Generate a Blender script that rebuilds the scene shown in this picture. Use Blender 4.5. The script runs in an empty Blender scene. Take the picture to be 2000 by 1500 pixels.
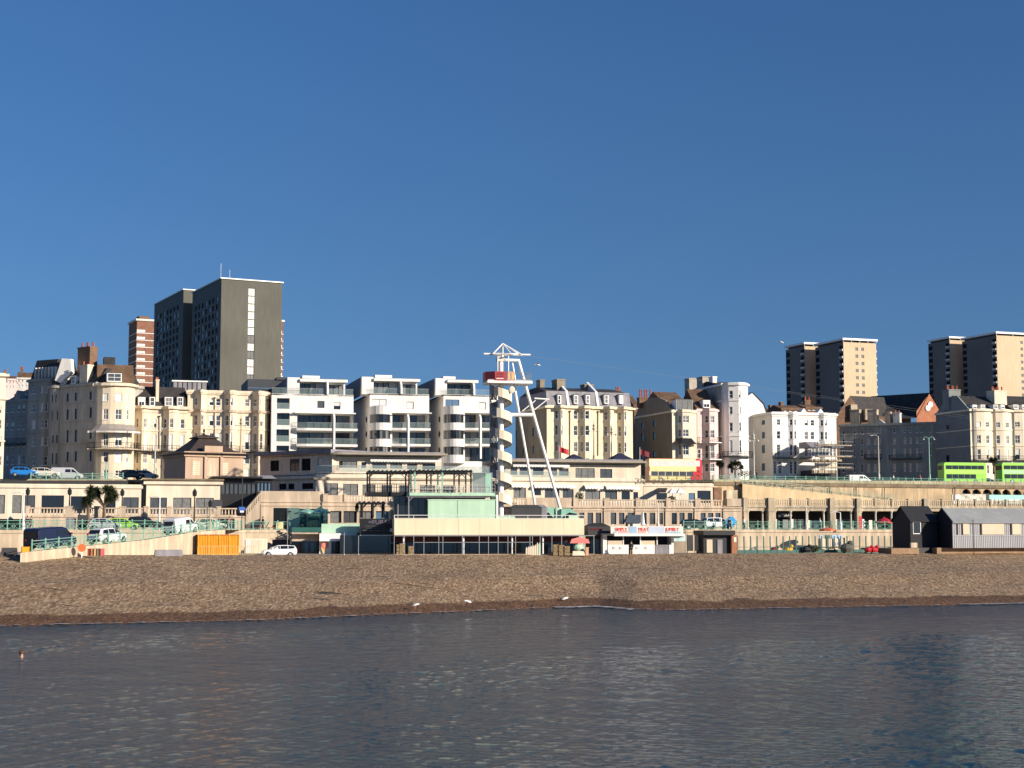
import bpy, math, random
from math import sin, cos, tan, atan, atan2, radians, pi, hypot
from mathutils import Vector, Matrix
random.seed(7)
S = bpy.context.scene
COL = S.collection
# ---------------------------------------------------------------- camera, light, exposure
FPX = 3000.0; CAMH = 8.0; PITCH = atan(280/FPX)
cam = bpy.data.cameras.new('camera'); cam.sensor_width = 36; cam.lens = 54; cam.clip_end = 9000; cam.clip_start = .5
co = bpy.data.objects.new('camera', cam); COL.objects.link(co); S.camera = co
co.location = (0, 0, CAMH); co.rotation_euler = (pi/2+PITCH, 0, 0)
SUN_AZ, SUN_EL = radians(60), radians(19)      # azimuth measured from straight behind the camera towards the right
w = bpy.data.worlds.new('World'); S.world = w; w.use_nodes = True
nt = w.node_tree; bg = nt.nodes['Background']
sky = nt.nodes.new('ShaderNodeTexSky'); sky.sky_type = 'NISHITA'; sky.sun_disc = False
sky.sun_elevation = SUN_EL; sky.sun_rotation = pi-SUN_AZ
sky.air_density = 1.0; sky.dust_density = 0.3; sky.ozone_density = 4.0
hs_ = nt.nodes.new('ShaderNodeHueSaturation'); hs_.inputs['Saturation'].default_value = 1.20; hs_.inputs['Hue'].default_value = .510
tc_ = nt.nodes.new('ShaderNodeTexCoord'); mp_ = nt.nodes.new('ShaderNodeMapping'); mp_.inputs['Scale'].default_value = (1, 1, .62); mp_.inputs['Location'].default_value = (0, 0, .115)
nt.links.new(tc_.outputs['Generated'], mp_.inputs[0]); nt.links.new(mp_.outputs[0], sky.inputs[0])
nt.links.new(sky.outputs[0], hs_.inputs['Color']); nt.links.new(hs_.outputs[0], bg.inputs[0]); bg.inputs[1].default_value = 0.067
sl = bpy.data.lights.new('sun', 'SUN'); sl.energy = 5.0; sl.angle = radians(.5); sl.color = (1, .88, .73)
so = bpy.data.objects.new('sun', sl); COL.objects.link(so)
sd = Vector((sin(SUN_AZ)*cos(SUN_EL), -cos(SUN_AZ)*cos(SUN_EL), sin(SUN_EL)))
so.rotation_euler = sd.to_track_quat('Z', 'Y').to_euler(); so.location = (60, -60, 90)
S.render.engine = 'CYCLES'
S.view_settings.view_transform = 'Standard'; S.view_settings.look = 'None'; S.view_settings.exposure = 0.5

# ---------------------------------------------------------------- measuring helpers
CP, SP = cos(PITCH), sin(PITCH)
def ray(px, py):
    dz = (750-py)/FPX
    return Vector(((px-1000)/FPX, CP-SP*dz, SP+CP*dz))
def at(px, py, Y):
    r = ray(px, py); t = Y/r.y
    return Vector((r.x*t, Y, CAMH+r.z*t))
def atz(px, py, z):
    r = ray(px, py); t = (z-CAMH)/r.z
    return Vector((r.x*t, r.y*t, z))
def roadz(x): return 15.3+.0076*(x+74)

# ---------------------------------------------------------------- materials
MATS = {}
def M(name, col, rough=.8, var=.12, scale=.6, metal=0, spec=.4, streak=0., bump=0., bscale=8, fine=.0, alpha=1., spots=None):
    if name in MATS: return MATS[name]
    m = bpy.data.materials.new(name); m.use_nodes = True; n = m.node_tree.nodes; L = m.node_tree.links
    b = n['Principled BSDF']; b.inputs['Roughness'].default_value = rough; b.inputs['Metallic'].default_value = metal
    b.inputs['Specular IOR Level'].default_value = spec
    c = (*col, 1)
    g = n.new('ShaderNodeNewGeometry')
    def noise(sc, stretch=None, det=4):
        mp = n.new('ShaderNodeMapping'); mp.inputs['Scale'].default_value = stretch or (1, 1, 1)
        L.new(g.outputs['Position'], mp.inputs[0])
        t = n.new('ShaderNodeTexNoise'); t.inputs['Scale'].default_value = sc; t.inputs['Detail'].default_value = det
        L.new(mp.outputs[0], t.inputs[0]); return t
    cur = None
    def mul(cur, tex, lo, a=.35, bb=.65):
        r = n.new('ShaderNodeMapRange'); r.inputs[1].default_value = a; r.inputs[2].default_value = bb
        r.inputs[3].default_value = lo; r.inputs[4].default_value = 1+(1-lo)*.35; L.new(tex.outputs[0], r.inputs[0])
        x = n.new('ShaderNodeVectorMath'); x.operation = 'SCALE'
        if cur is None: x.inputs[0].default_value = c[:3]
        else: L.new(cur, x.inputs[0])
        L.new(r.outputs[0], x.inputs['Scale']); return x.outputs[0]
    if var: cur = mul(cur, noise(scale), 1-var)
    if fine: cur = mul(cur, noise(scale*9, det=2), 1-fine)
    if streak: cur = mul(cur, noise(1.6, (1, 1, .12)), 1-streak, .45, .7)
    if spots:
        t = noise(spots[0]); r = n.new('ShaderNodeMapRange'); r.inputs[1].default_value = spots[1]; r.inputs[2].default_value = spots[1]+.12
        L.new(t.outputs[0], r.inputs[0]); x = n.new('ShaderNodeMix'); x.data_type = 'RGBA'
        L.new(r.outputs[0], x.inputs[0]); L.new(cur, x.inputs[6]) if cur else None
        x.inputs[7].default_value = (*spots[2], 1); cur = x.outputs[2]
    if cur is not None: L.new(cur, b.inputs['Base Color'])
    else: b.inputs['Base Color'].default_value = c
    if bump:
        t = noise(bscale); bp = n.new('ShaderNodeBump'); bp.inputs['Strength'].default_value = bump; bp.inputs['Distance'].default_value = .1
        L.new(t.outputs[0], bp.inputs['Height']); L.new(bp.outputs[0], b.inputs['Normal'])
    b.inputs['Alpha'].default_value = alpha
    MATS[name] = m; return m
cream = M('cream stucco', (.75, .64, .48), .85, .1, .35, streak=.14, bump=.08)
cream2 = M('pale cream stucco', (.78, .69, .53), .85, .1, .4, streak=.12)
cream3 = M('yellow cream stucco', (.80, .69, .49), .85, .08, .4, streak=.1)
stain = M('stained stucco', (.58, .47, .36), .9, .2, .5, streak=.2)
white = M('white render', (.80, .77, .72), .7, .09, .35, streak=.14)
white2 = M('bright white stucco', (.84, .81, .75), .75, .05, .4, streak=.07)
pink = M('pink stucco', (.78, .60, .56), .85, .08, .4, streak=.08)
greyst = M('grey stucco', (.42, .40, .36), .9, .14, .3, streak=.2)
whitep = M('white paint', (.8, .79, .76), .45, .04)
whitew = M('white weathered paint', (.66, .63, .57), .6, .15, 2, streak=.15)
slate = M('slate roof', (.046, .043, .043), .85, .3, .8, fine=.35)
slate2 = M('grey lead cladding', (.27, .26, .28), .7, .15, .8, streak=.2)
brown = M('brown tile roof', (.16, .095, .055), .85, .3, .7, fine=.4)
dark = M('black paint', (.012, .013, .016), .5, .1)
iron = M('black iron', (.02, .02, .022), .5, 0)
brick = M('red brick', (.27, .13, .085), .9, .2, .7, fine=.35)
brickb = M('brown brick', (.22, .13, .08), .9, .25, 1, fine=.4)
potm = M('clay pot', (.36, .10, .05), .8, .1)
conc = M('dark grey render', (.118, .116, .098), .85, .12, .08, streak=.1)
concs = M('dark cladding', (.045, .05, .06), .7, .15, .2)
stone = M('buff concrete', (.60, .48, .355), .9, .14, .35, streak=.22, bump=.1)
stone2 = M('old limestone', (.55, .46, .33), .9, .2, .6, streak=.3, bump=.15)
cliff = M('rough retaining render', (.56, .42, .26), .95, .25, .25, streak=.25, bump=.3, bscale=2, spots=(.16, .56, (.24, .17, .11)))
ccap = M('mossy coping', (.22, .17, .11), .95, .3, .6, streak=.2)
mint = M('mint green paint', (.24, .48, .37), .5, .15, 1.5)
mintl = M('pale mint panel', (.45, .66, .49), .6, .06, .5, streak=.07)
dmint = M('dark green paint', (.03, .12, .10), .5, .15, 1)
gp = [M('dark glass', (.012, .014, .018), .06, 0, spec=.8), M('dim glass', (.07, .075, .08), .08, .2, 1.2, spec=.8),
      M('curtained glass', (.19, .19, .18), .12, .25, 2.5, spec=.6), M('blind behind glass', (.70, .69, .65), .25, .12, 2, spec=.5)]
voidm = M('dark unlit opening', (.012, .013, .017), .85, .1, spec=.15)
gblue = M('blue tinted glass', (.10, .17, .26), .06, .1, 1, spec=.9)
clearg = M('balustrade glass', (.30, .40, .38), .12, .1, 1, spec=.8, alpha=.3)
beige = M('buff shutter', (.62, .52, .38), .8, .08)
redp = M('red paint', (.50, .025, .03), .4, .08)
yel = M('yellow paint', (.85, .37, .02), .45, .1, 1.5, streak=.1)
asph = M('asphalt', (.06, .06, .062), .9, .2, .5, fine=.2)
pave = M('promenade paving', (.30, .26, .21), .9, .15, .5, fine=.1)
metal = M('galvanised steel', (.42, .43, .43), .45, .1, metal=.6)
meshm = M('weathered steel plate', (.30, .28, .26), .7, .25, 3)
black = M('rubber', (.02, .02, .02), .8, 0)

# ---------------------------------------------------------------- mesh helpers
class MB:
    def __init__(s): s.v = []; s.f = []; s.m = []; s.mats = []
    def mi(s, mat):
        if mat not in s.mats: s.mats.append(mat)
        return s.mats.index(mat)
    def face(s, pts, mat):
        i = len(s.v); s.v += [tuple(p) for p in pts]; s.f.append(tuple(range(i, i+len(pts)))); s.m.append(s.mi(mat)); return s
    def box(s, x0, x1, y0, y1, z0, z1, mat):
        if x1 < x0: x0, x1 = x1, x0
        if y1 < y0: y0, y1 = y1, y0
        if z1 < z0: z0, z1 = z1, z0
        return s.frus([(x0, y0), (x1, y0), (x1, y1), (x0, y1)], z0, [(x0, y0), (x1, y0), (x1, y1), (x0, y1)], z1, mat)
    def frus(s, a, z0, b, z1, mat, top=None):
        i = len(s.v); n = len(a); k = s.mi(mat)
        s.v += [(p[0], p[1], z0) for p in a]+[(p[0], p[1], z1) for p in b]
        for j in range(n): s.f.append((i+j, i+(j+1) % n, i+n+(j+1) % n, i+n+j)); s.m.append(k)
        s.f.append(tuple(range(i+n-1, i-1, -1))); s.m.append(k)
        s.f.append(tuple(range(i+n, i+2*n))); s.m.append(s.mi(top) if top else k); return s
    def prism(s, a, z0, z1, mat, top=None): return s.frus(a, z0, a, z1, mat, top)
    def extr(s, poly, y0, y1, mat, poly2=None):          # polygon in xz, extruded along y
        i = len(s.v); n = len(poly); k = s.mi(mat); q = poly2 or poly
        s.v += [(p[0], y0, p[1]) for p in poly]+[(p[0], y1, p[1]) for p in q]
        for j in range(n): s.f.append((i+j, i+n+j, i+n+(j+1) % n, i+(j+1) % n)); s.m.append(k)
        s.f.append(tuple(range(i, i+n))); s.m.append(k); s.f.append(tuple(range(i+2*n-1, i+n-1, -1))); s.m.append(k); return s
    def extx(s, poly, x0, x1, mat, poly2=None):          # polygon in yz, extruded along x
        i = len(s.v); n = len(poly); k = s.mi(mat); q = poly2 or poly
        s.v += [(x0, p[0], p[1]) for p in poly]+[(x1, p[0], p[1]) for p in q]
        for j in range(n): s.f.append((i+j, i+n+j, i+n+(j+1) % n, i+(j+1) % n)); s.m.append(k)
        s.f.append(tuple(range(i, i+n))); s.m.append(k); s.f.append(tuple(range(i+2*n-1, i+n-1, -1))); s.m.append(k); return s
    def tube(s, p, q, r, mat, n=6, r2=None):
        p = Vector(p); q = Vector(q); d = (q-p)
        if d.length < 1e-6: return s
        a = d.orthogonal().normalized(); b = d.cross(a).normalized(); r2 = r if r2 is None else r2
        i = len(s.v); k = s.mi(mat)
        for (c, rr) in ((p, r), (q, r2)):
            for j in range(n):
                t = 2*pi*(j+.5)/n; s.v.append(tuple(c+a*(rr*cos(t))+b*(rr*sin(t))))
        for j in range(n): s.f.append((i+j, i+(j+1) % n, i+n+(j+1) % n, i+n+j)); s.m.append(k)
        s.f.append(tuple(range(i+n-1, i-1, -1))); s.m.append(k); s.f.append(tuple(range(i+n, i+2*n))); s.m.append(k); return s
    def poly(s, pts, r, mat, n=5):
        for a, b in zip(pts, pts[1:]): s.tube(a, b, r, mat, n)
        return s
    def lathe(s, prof, cx, cy, mat, n=12, z=0):
        i = len(s.v); k = s.mi(mat)
        for (r, h) in prof:
            for j in range(n): t = 2*pi*j/n; s.v.append((cx+r*cos(t), cy+r*sin(t), z+h))
        for a in range(len(prof)-1):
            for j in range(n): s.f.append((i+a*n+j, i+a*n+(j+1) % n, i+(a+1)*n+(j+1) % n, i+(a+1)*n+j)); s.m.append(k)
        s.f.append(tuple(range(i+n-1, i-1, -1))); s.m.append(k); s.f.append(tuple(range(i+(len(prof)-1)*n, i+len(prof)*n))); s.m.append(k); return s
    def ball(s, c, r, mat, n=8, sq=(1, 1, 1)):
        i = len(s.v); k = s.mi(mat); R = n//2
        for a in range(R+1):
            ph = pi*a/R
            for j in range(n):
                t = 2*pi*j/n; s.v.append((c[0]+r*sq[0]*sin(ph)*cos(t), c[1]+r*sq[1]*sin(ph)*sin(t), c[2]+r*sq[2]*cos(ph)))
        for a in range(R):
            for j in range(n): s.f.append((i+a*n+j, i+(a+1)*n+j, i+(a+1)*n+(j+1) % n, i+a*n+(j+1) % n)); s.m.append(k)
        return s
    def mesh(s, name, smooth=False):
        me = bpy.data.meshes.new(name); me.from_pydata(s.v, [], s.f)
        for m in s.mats: me.materials.append(m)
        me.polygons.foreach_set('material_index', s.m)
        if smooth: me.polygons.foreach_set('use_smooth', [True]*len(s.f))
        me.update(); return me
    def build(s, name, parent=None, loc=(0, 0, 0), rz=0, smooth=False):
        return link(name, s.mesh(name, smooth), parent, loc, rz)
def link(name, me, parent=None, loc=(0, 0, 0), rz=0):
    o = bpy.data.objects.new(name, me); COL.objects.link(o)
    o.location = loc; o.rotation_euler = (0, 0, rz)
    if parent: o.parent = parent
    return o
def tag(o, label, cat=None, group=None, kind=None):
    if label: o['label'] = label
    if cat: o['category'] = cat
    if group: o['group'] = group
    if kind: o['kind'] = kind
    return o
def thing(name, label, cat, loc=(0, 0, 0), rz=0, group=None):
    return tag(link(name, None, None, loc, rz), label, cat, group)
def dup(root, loc, rz=None, label=None, group=None):
    def cp(o, par):
        c = o.copy(); COL.objects.link(c); c.parent = par
        for k in KIDS.get(o.name, [x for x in o.children]): cp(k, c)
        return c
    r = cp(root, None); r.location = loc
    if rz is not None: r.rotation_euler = (0, 0, rz)
    if label: r['label'] = label
    if group: r['group'] = group
    return r
KIDS = {}
def struct(o): o['kind'] = 'structure'; return o
def text(parent, s, loc, size, mat, rz=0, name='lettering', ext=.01, align='LEFT', sx=1):
    c = bpy.data.curves.new(name, 'FONT'); c.body = s; c.size = size; c.extrude = ext; c.align_x = align; c.materials.append(mat)
    t = bpy.data.objects.new(name, c); COL.objects.link(t); bpy.context.view_layer.update()
    me = bpy.data.meshes.new_from_object(t.evaluated_get(bpy.context.evaluated_depsgraph_get())); bpy.data.objects.remove(t)
    me.transform(Matrix.Rotation(pi/2, 4, 'X') @ Matrix.Diagonal((sx, 1, 1, 1)))
    if not me.materials: me.materials.append(mat)
    o = bpy.data.objects.new(name, me); COL.objects.link(o); o.location = loc; o.rotation_euler = (0, 0, rz)
    o.parent = parent; return o

# ---------------------------------------------------------------- windows
WC = {}
def win_mesh(w_, h, st, var):
    k = (round(w_, 1), round(h, 1), st, var)
    if k in WC: return WC[k]
    w_, h = k[0], k[1]; a = MB(); p = MB(); fr = whitep if st in 'swft' else dark
    t = .09 if st in 'swft' else .06
    if st != 'n':
        a.box(0, t, 0, .07, 0, h, fr); a.box(w_-t, w_, 0, .07, 0, h, fr); a.box(t, w_-t, 0, .07, 0, t, fr); a.box(t, w_-t, 0, .07, h-t, h, fr)
        if st in 'swt': a.box(t, w_-t, .005, .06, h*.48, h*.48+.07, fr)
        if st in 'sf' and w_ > .8: a.box(w_/2-.03, w_/2+.03, .01, .055, t, h-t, fr)
        if st == 'f':
            for q in (.25, .5, .75): a.box(t, w_-t, .01, .05, h*q-.02, h*q+.02, fr)
        if st == 'm':
            nn = max(1, round(w_/1.1))
            for q in range(1, nn): a.box(w_*q/nn-.03, w_*q/nn+.03, .01, .06, t, h-t, fr)
        if st in 'swtf': a.box(-.06, w_+.06, -.2, .0, -.09, 0, fr)
    else: a.box(0, w_, 0, .04, 0, .05, fr)
    if var == 5:                                                        # half drawn blind
        p.box(.02, w_-.02, .035, .045, .02, h*.5, gp[0]); p.box(.02, w_-.02, .035, .046, h*.5, h-.02, gp[3])
    elif var == 6: p.box(.02, w_-.02, .035, .045, .02, h-.02, beige)
    elif var == 8: p.box(.02, w_-.02, .035, .045, .02, h-.02, voidm)
    elif var == 7: p.box(.02, w_-.02, .035, .045, .02, h-.02, gblue)
    else: p.box(.02, w_-.02, .035, .045, .02, h-.02, gp[var])
    WC[k] = (a.mesh('window'), p.mesh('pane')); return WC[k]
def put_window(parent, P, ang, w_, h, st, var=None, name='window'):
    if var is None: var = random.choice((0, 1, 1, 1, 2, 2, 5, 5, 3) if st != 'n' else (0, 0, 1))
    f, p = win_mesh(w_, h, st, var)
    o = link(name, f, parent, P, ang); link('pane', p, o)
    return o

# ---------------------------------------------------------------- frames: a vertical reference plane with its own base point
class Fr:
    def __init__(s, px, py, Y, th, zb=0., x1=None, y1=None):
        p = at(px, py, Y); s.o = Vector((p.x, p.y, zb)); s.th = radians(th); s.c, s.s = cos(s.th), sin(s.th); s.px, s.py = px, py
        s.W = s.u(x1, y1 or py) if x1 is not None else 0
    def hit(s, px, py, y=0.):                       # local (x, z) where the sight line meets local plane y
        r = ray(px, py); nx, ny = -s.s, s.c
        t = (s.o.x*nx+s.o.y*ny+y)/(r.x*nx+r.y*ny)
        P = Vector((r.x*t, r.y*t, CAMH+r.z*t)); d = P-s.o
        return d.x*s.c+d.y*s.s, d.z
    def u(s, px, py=900, y=0.): return s.hit(px, py, y)[0]
    def z(s, px, py, y=0.): return s.hit(px, py, y)[1]
    def shit(s, px, py, A, B):                      # on the segment A-B (local xy): distance along, height, ray length
        r = ray(px, py); lx, ly = r.x*s.c+r.y*s.s, -r.x*s.s+r.y*s.c
        ox, oy = -(s.o.x*s.c+s.o.y*s.s), s.o.x*s.s-s.o.y*s.c   # camera in local coords
        d = (B[0]-A[0], B[1]-A[1]); L = hypot(*d); d = (d[0]/L, d[1]/L)
        den = lx*d[1]-ly*d[0]
        if abs(den) < 1e-9: return None
        t = ((A[0]-ox)*d[1]-(A[1]-oy)*d[0])/den
        a = (ox+lx*t-A[0])*d[0]+(oy+ly*t-A[1])*d[1]
        return a, CAMH+r.z*t-s.o.z, t, L
    def bx(s, mb, x0, y0, x1, y1, ya, yb, mat):
        u0, z1 = s.hit(x0, y0, ya); u1, _ = s.hit(x1, y1, ya); z0 = s.z((x0+x1)/2, y1, ya); z1 = s.z((x0+x1)/2, y0, ya)
        mb.box(u0, u1, ya, yb, z0, z1, mat); return u0, u1, z0, z1
    def tb(s, mb, a, b, r, y, mat, n=6, y2=None, r2=None):
        y2 = y if y2 is None else y2
        p = s.hit(*a, y); q = s.hit(*b, y2); mb.tube((p[0], y, p[1]), (q[0], y2, q[1]), r, mat, n, r2)
    def P(s, px, py, y=0.): h = s.hit(px, py, y); return (h[0], y, h[1])
    def root(s, name, label, cat, group=None): s.r = thing(name, label, cat, s.o, s.th, group); return s.r

def arc(xa, xb, proj, n=8, y=0.):                    # bow: points left to right, bulging to -y
    w_ = (xb-xa)/2; cx = (xa+xb)/2
    return [(cx-w_*cos(pi*i/n), y-proj*sin(pi*i/n)) for i in range(n+1)]
def canted(xa, xb, proj, c=.9, y=0.): return [(xa, y), (xa+c, y-proj), (xb-c, y-proj), (xb, y)]
def wall_strip(mb, path, z0, z1, mat, holes=(), rev=.16, smat=None):
    fmat = mat
    for i, (A, B) in enumerate(zip(path, path[1:])):
        L = hypot(B[0]-A[0], B[1]-A[1])
        if L < 1e-5: continue
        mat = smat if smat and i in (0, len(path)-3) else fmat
        d = ((B[0]-A[0])/L, (B[1]-A[1])/L); n = (d[1], -d[0])
        hs = [h for h in holes if h[0] == i]
        P = lambda a, z, o=0: (A[0]+d[0]*a-n[0]*o, A[1]+d[1]*a-n[1]*o, z)
        xs = sorted({0, L}|{v for h in hs for v in h[1:3]}); zs = sorted({z0, z1}|{v for h in hs for v in h[3:5]})
        for a0, a1 in zip(xs, xs[1:]):
            for b0, b1 in zip(zs, zs[1:]):
                ca, cb = (a0+a1)/2, (b0+b1)/2
                if any(h[1] < ca < h[2] and h[3] < cb < h[4] for h in hs): continue
                mb.face([P(a0, b0), P(a1, b0), P(a1, b1), P(a0, b1)], mat)
        for h in hs:
            a0, a1, b0, b1 = h[1:5]
            for q in ([(a0, b0), (a0, b1)], [(a1, b0), (a1, b1)], [(a0, b0), (a1, b0)], [(a0, b1), (a1, b1)]):
                mb.face([P(*q[0]), P(*q[1]), P(*q[1], rev), P(*q[0], rev)], mat)
def offset(path, o):
    out = []
    for i, p in enumerate(path):
        ns = []
        for A, B in ((path[i-1], p) if i else (None, None), (p, path[i+1]) if i < len(path)-1 else (None, None)):
            if A is None: continue
            L = hypot(B[0]-A[0], B[1]-A[1]); ns.append(((B[1]-A[1])/L, -(B[0]-A[0])/L))
        nx = sum(a[0] for a in ns)/len(ns); ny = sum(a[1] for a in ns)/len(ns); q = max(.35, nx*nx+ny*ny)
        out.append((p[0]+nx/q*o, p[1]+ny/q*o))
    return out
def band(mb, path, z0, z1, out, mat):                # a string course or cornice following the wall
    a = offset(path, -.03); b = offset(path, out)
    for i in range(len(path)-1):
        for F in ([(b[i], z0), (b[i+1], z0), (b[i+1], z1), (b[i], z1)], [(b[i], z1), (b[i+1], z1), (a[i+1], z1), (a[i], z1)], [(b[i], z0), (b[i+1], z0), (a[i+1], z0), (a[i], z0)]):
            mb.face([(p[0], p[1], z) for p, z in F], mat)
    for i in (0, -1): mb.face([(*a[i], z0), (*b[i], z0), (*b[i], z1), (*a[i], z1)], mat)

class House(Fr):
    def __init__(s, name, label, cat, x0, x1, Y, th, top, depth=12, mat=cream, group=None, base=None, pyr=860, side=None):
        s.side = side
        p = at(x0, pyr, Y); super().__init__(x0, pyr, Y, th, roadz(p.x) if base is None else base, x1)
        s.root(name, label, cat, group); s.T = s.z(x0, top); s.D = depth; s.mat = mat; s.mb = MB(); s.holes = []; s.wl = []
        s.path = [(0, depth), (0, 0), (s.W, 0), (s.W, depth)]; s.nb = 0
    def bays(s, *bs):
        """each: (px0, px1, kind, projection)"""
        pts = [(0, s.D), (0, 0)]
        for (a, b, k, pr) in bs:
            ua, ub = max(s.u(a, s.py), 0), min(s.u(b, s.py), s.W)
            seg = [(q, -pr*math.sqrt(max(0, 1-((q-(ua+ub)/2)/((ub-ua)/2))**2))) for q in [ua]+[s.u(j, s.py) for j in k]+[ub]] if isinstance(k, (list, tuple)) else arc(ua, ub, pr, 10) if k == 'r' else canted(ua, ub, pr, k if not isinstance(k, str) else .9)
            for q in seg:
                if hypot(q[0]-pts[-1][0], q[1]-pts[-1][1]) > .01: pts.append(q)
        if hypot(s.W-pts[-1][0], pts[-1][1]) > .01: pts.append((s.W, 0))
        pts.append((s.W, s.D)); s.path = pts
    def seg_at(s, px, py):
        best = None
        for i, (A, B) in enumerate(zip(s.path, s.path[1:])):
            h = s.shit(px, py, A, B)
            if h and -.02 <= h[0] <= h[3]+.02 and h[2] > 0 and (best is None or h[2] < best[1]): best = (i, h[2])
        return best[0] if best else None
    def wins(s, cols, rows, st='s', var=None, ref=None, name='window'):
        ref = s.px if ref is None else ref
        for rr in rows:
            z1, z0 = s.z(ref, rr[0]), s.z(ref, rr[1])
            rst, rv = (rr[2] if len(rr) > 2 else st), (rr[3] if len(rr) > 3 else var)
            for cc in cols:
                pm = (rr[0]+rr[1])/2; i = s.seg_at((cc[0]+cc[1])/2, pm)
                if i is None: continue
                A, B = s.path[i], s.path[i+1]
                a0, a1 = s.shit(cc[0], pm, A, B)[0], s.shit(cc[1], pm, A, B)[0]
                if a0 > a1: a0, a1 = a1, a0
                L = hypot(B[0]-A[0], B[1]-A[1]); a0 = max(.03, a0); a1 = min(L-.03, a1)
                w_ = round(a1-a0, 1); h = round(z1-z0, 1)
                if w_ < .15 or h < .2: continue
                a1 = a0+w_; zz = z0+h
                d = ((B[0]-A[0])/L, (B[1]-A[1])/L); n = (d[1], -d[0])
                s.holes.append((i, a0, a1, z0, zz))
                cst = cc[2] if len(cc) > 2 else rst; cv = cc[3] if len(cc) > 3 else rv
                s.wl.append(((A[0]+d[0]*a0-n[0]*.1, A[1]+d[1]*a0-n[1]*.1, z0), atan2(d[1], d[0]), w_, h, cst, cv, name))
    def band(s, py, h=.25, out=.15, mat=None, ref=None):
        z = s.z(ref or s.px, py); band(s.mb, s.path, z-h/2, z+h/2, out, mat or s.mat)
    def finish(s, cornice=.35, cmat=None, flat=True):
        wall_strip(s.mb, s.path+[s.path[0]], -.3, s.T, s.mat, s.holes, smat=s.side)
        if cornice: band(s.mb, s.path, s.T-.55, s.T-.15, cornice, cmat or s.mat)
        s.wall = s.mb.build('wall', s.r)
        for wn in s.wl: put_window(s.r, *wn[:6], name=wn[6])
        if flat:
            r = MB(); r.prism(s.path, s.T-.35, s.T-.2, slate); s.roof = r.build('roof', s.r)
        return s
    def mansard(s, top, ins=1.2, mat=slate, cap=None, y0=.25, x0=None, x1=None, D=None):
        z1 = s.z(s.px, top); x0 = .15 if x0 is None else x0; x1 = s.W-.15 if x1 is None else x1; D = D or s.D-.2
        r = MB(); a = [(x0, y0), (x1, y0), (x1, D), (x0, D)]; b = [(x0+.1, y0+ins), (x1-.1, y0+ins), (x1-.1, D-ins), (x0+.1, D-ins)]
        r.frus(a, s.T-.3, b, z1, mat, cap or slate); s.roof = r.build('roof', s.r); return s.roof
    def pitched(s, top, mat=slate, x0=None, x1=None, y0=.25, over=0, D=None, hip=0):
        z1 = s.z(s.px, top); x0 = .1 if x0 is None else x0; x1 = s.W-.1 if x1 is None else x1; D = D or s.D-.1
        m = (y0+D)/2; r = MB(); z0 = s.T-.3
        A, B, C_, D_ = (x0, y0, z0), (x1, y0, z0), (x1, D, z0), (x0, D, z0); R1, R2 = (x0+hip, m, z1), (x1-hip, m, z1)
        for f in ([A, B, R2, R1], [C_, D_, R1, R2], [D_, A, R1], [B, C_, R2], [A, D_, C_, B]): r.face(f, mat)
        s.roof = r.build('roof', s.r); return s.roof
    def chimney(s, px0, px1, top, y=4, dd=1.6, pots=4, mat=None, pot=2.0, bot=None, ptop=None, pm=None):
        u0, u1 = s.u(px0, top, y), s.u(px1, top, y); z1 = s.z(px0, top, y); m = MB(); mt = mat or s.mat
        m.box(u0, u1, y, y+dd, s.T-1 if bot is None else s.z(px0, bot, y), z1-.25, mt); m.box(u0-.08, u1+.08, y-.08, y+dd+.08, z1-.25, z1, mt)
        c = m.build('chimney', s.roof if hasattr(s, 'roof') else s.r)
        ph = (s.z(px0, ptop, y)-z1) if ptop else .8
        for i in range(pots):
            t = (i+.5)/pots
            MB().lathe([(.17, 0), (.14, ph*.8), (.18, ph*.85), (.18, ph)], 0, 0, pm or potm, 8).build('chimney_pot', c, (u0+(u1-u0)*t, y+dd/2+(.25 if i % 2 else -.2), z1))
        return c
    def dormer(s, px0, px1, y0, y1, y=.35, dd=1.6, st='s', var=None, mat=None, gable=False, roofm=None):
        u0, z1 = s.hit(px0, y0, y); u1 = s.u(px1, y0, y); z0 = s.z(px0, y1, y); m = MB(); mt = mat or whitep
        m.box(u0, u1, y, y+dd, z0, z1, mt)
        if gable: m.extr([(u0-.15, z1), (u1+.15, z1), ((u0+u1)/2, z1+.7)], y-.15, y+dd, mt)
        else: m.box(u0-.1, u1+.1, y-.1, y+dd, z1, z1+.1, roofm or slate)
        o = m.build('dormer', s.roof); w_ = u1-u0
        put_window(o, (u0+.1, y-.06, z0+.12), 0, w_-.2, z1-z0-.22, st, var); return o
    def balcony(s, py, out=1.0, rail=.95, ref=None, px0=None, px1=None, mat=iron, slabm=None, bars=.28, thick=.16):
        z = s.z(ref or s.px, py); path = s.path[1:-1]
        if px0 is not None:
            a, b = s.u(px0), s.u(px1); path = [(a, 0)]+[p for p in path if a < p[0] < b]+[(b, 0)]
        o = offset(path, out); m = MB(); band(m, path, z-thick, z, out, slabm or mat); sb = m.build('balcony', s.r)
        r = MB(); rail_path(r, [(p[0], p[1], z) for p in ([path[0]]+o+[path[-1]])], rail, mat, bars); r.build('railing', sb); return sb
    def pipe(s, px, y0, y1, mat=iron, y=-.12, r=.07):
        m = MB(); s.tb(m, (px, y0), (px, y1), r, y, mat); m.box(s.u(px, y0)-.15, s.u(px, y0)+.15, y-.15, y+.15, s.z(px, y0)-.25, s.z(px, y0), mat); m.build('drainpipe', s.r)
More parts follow.
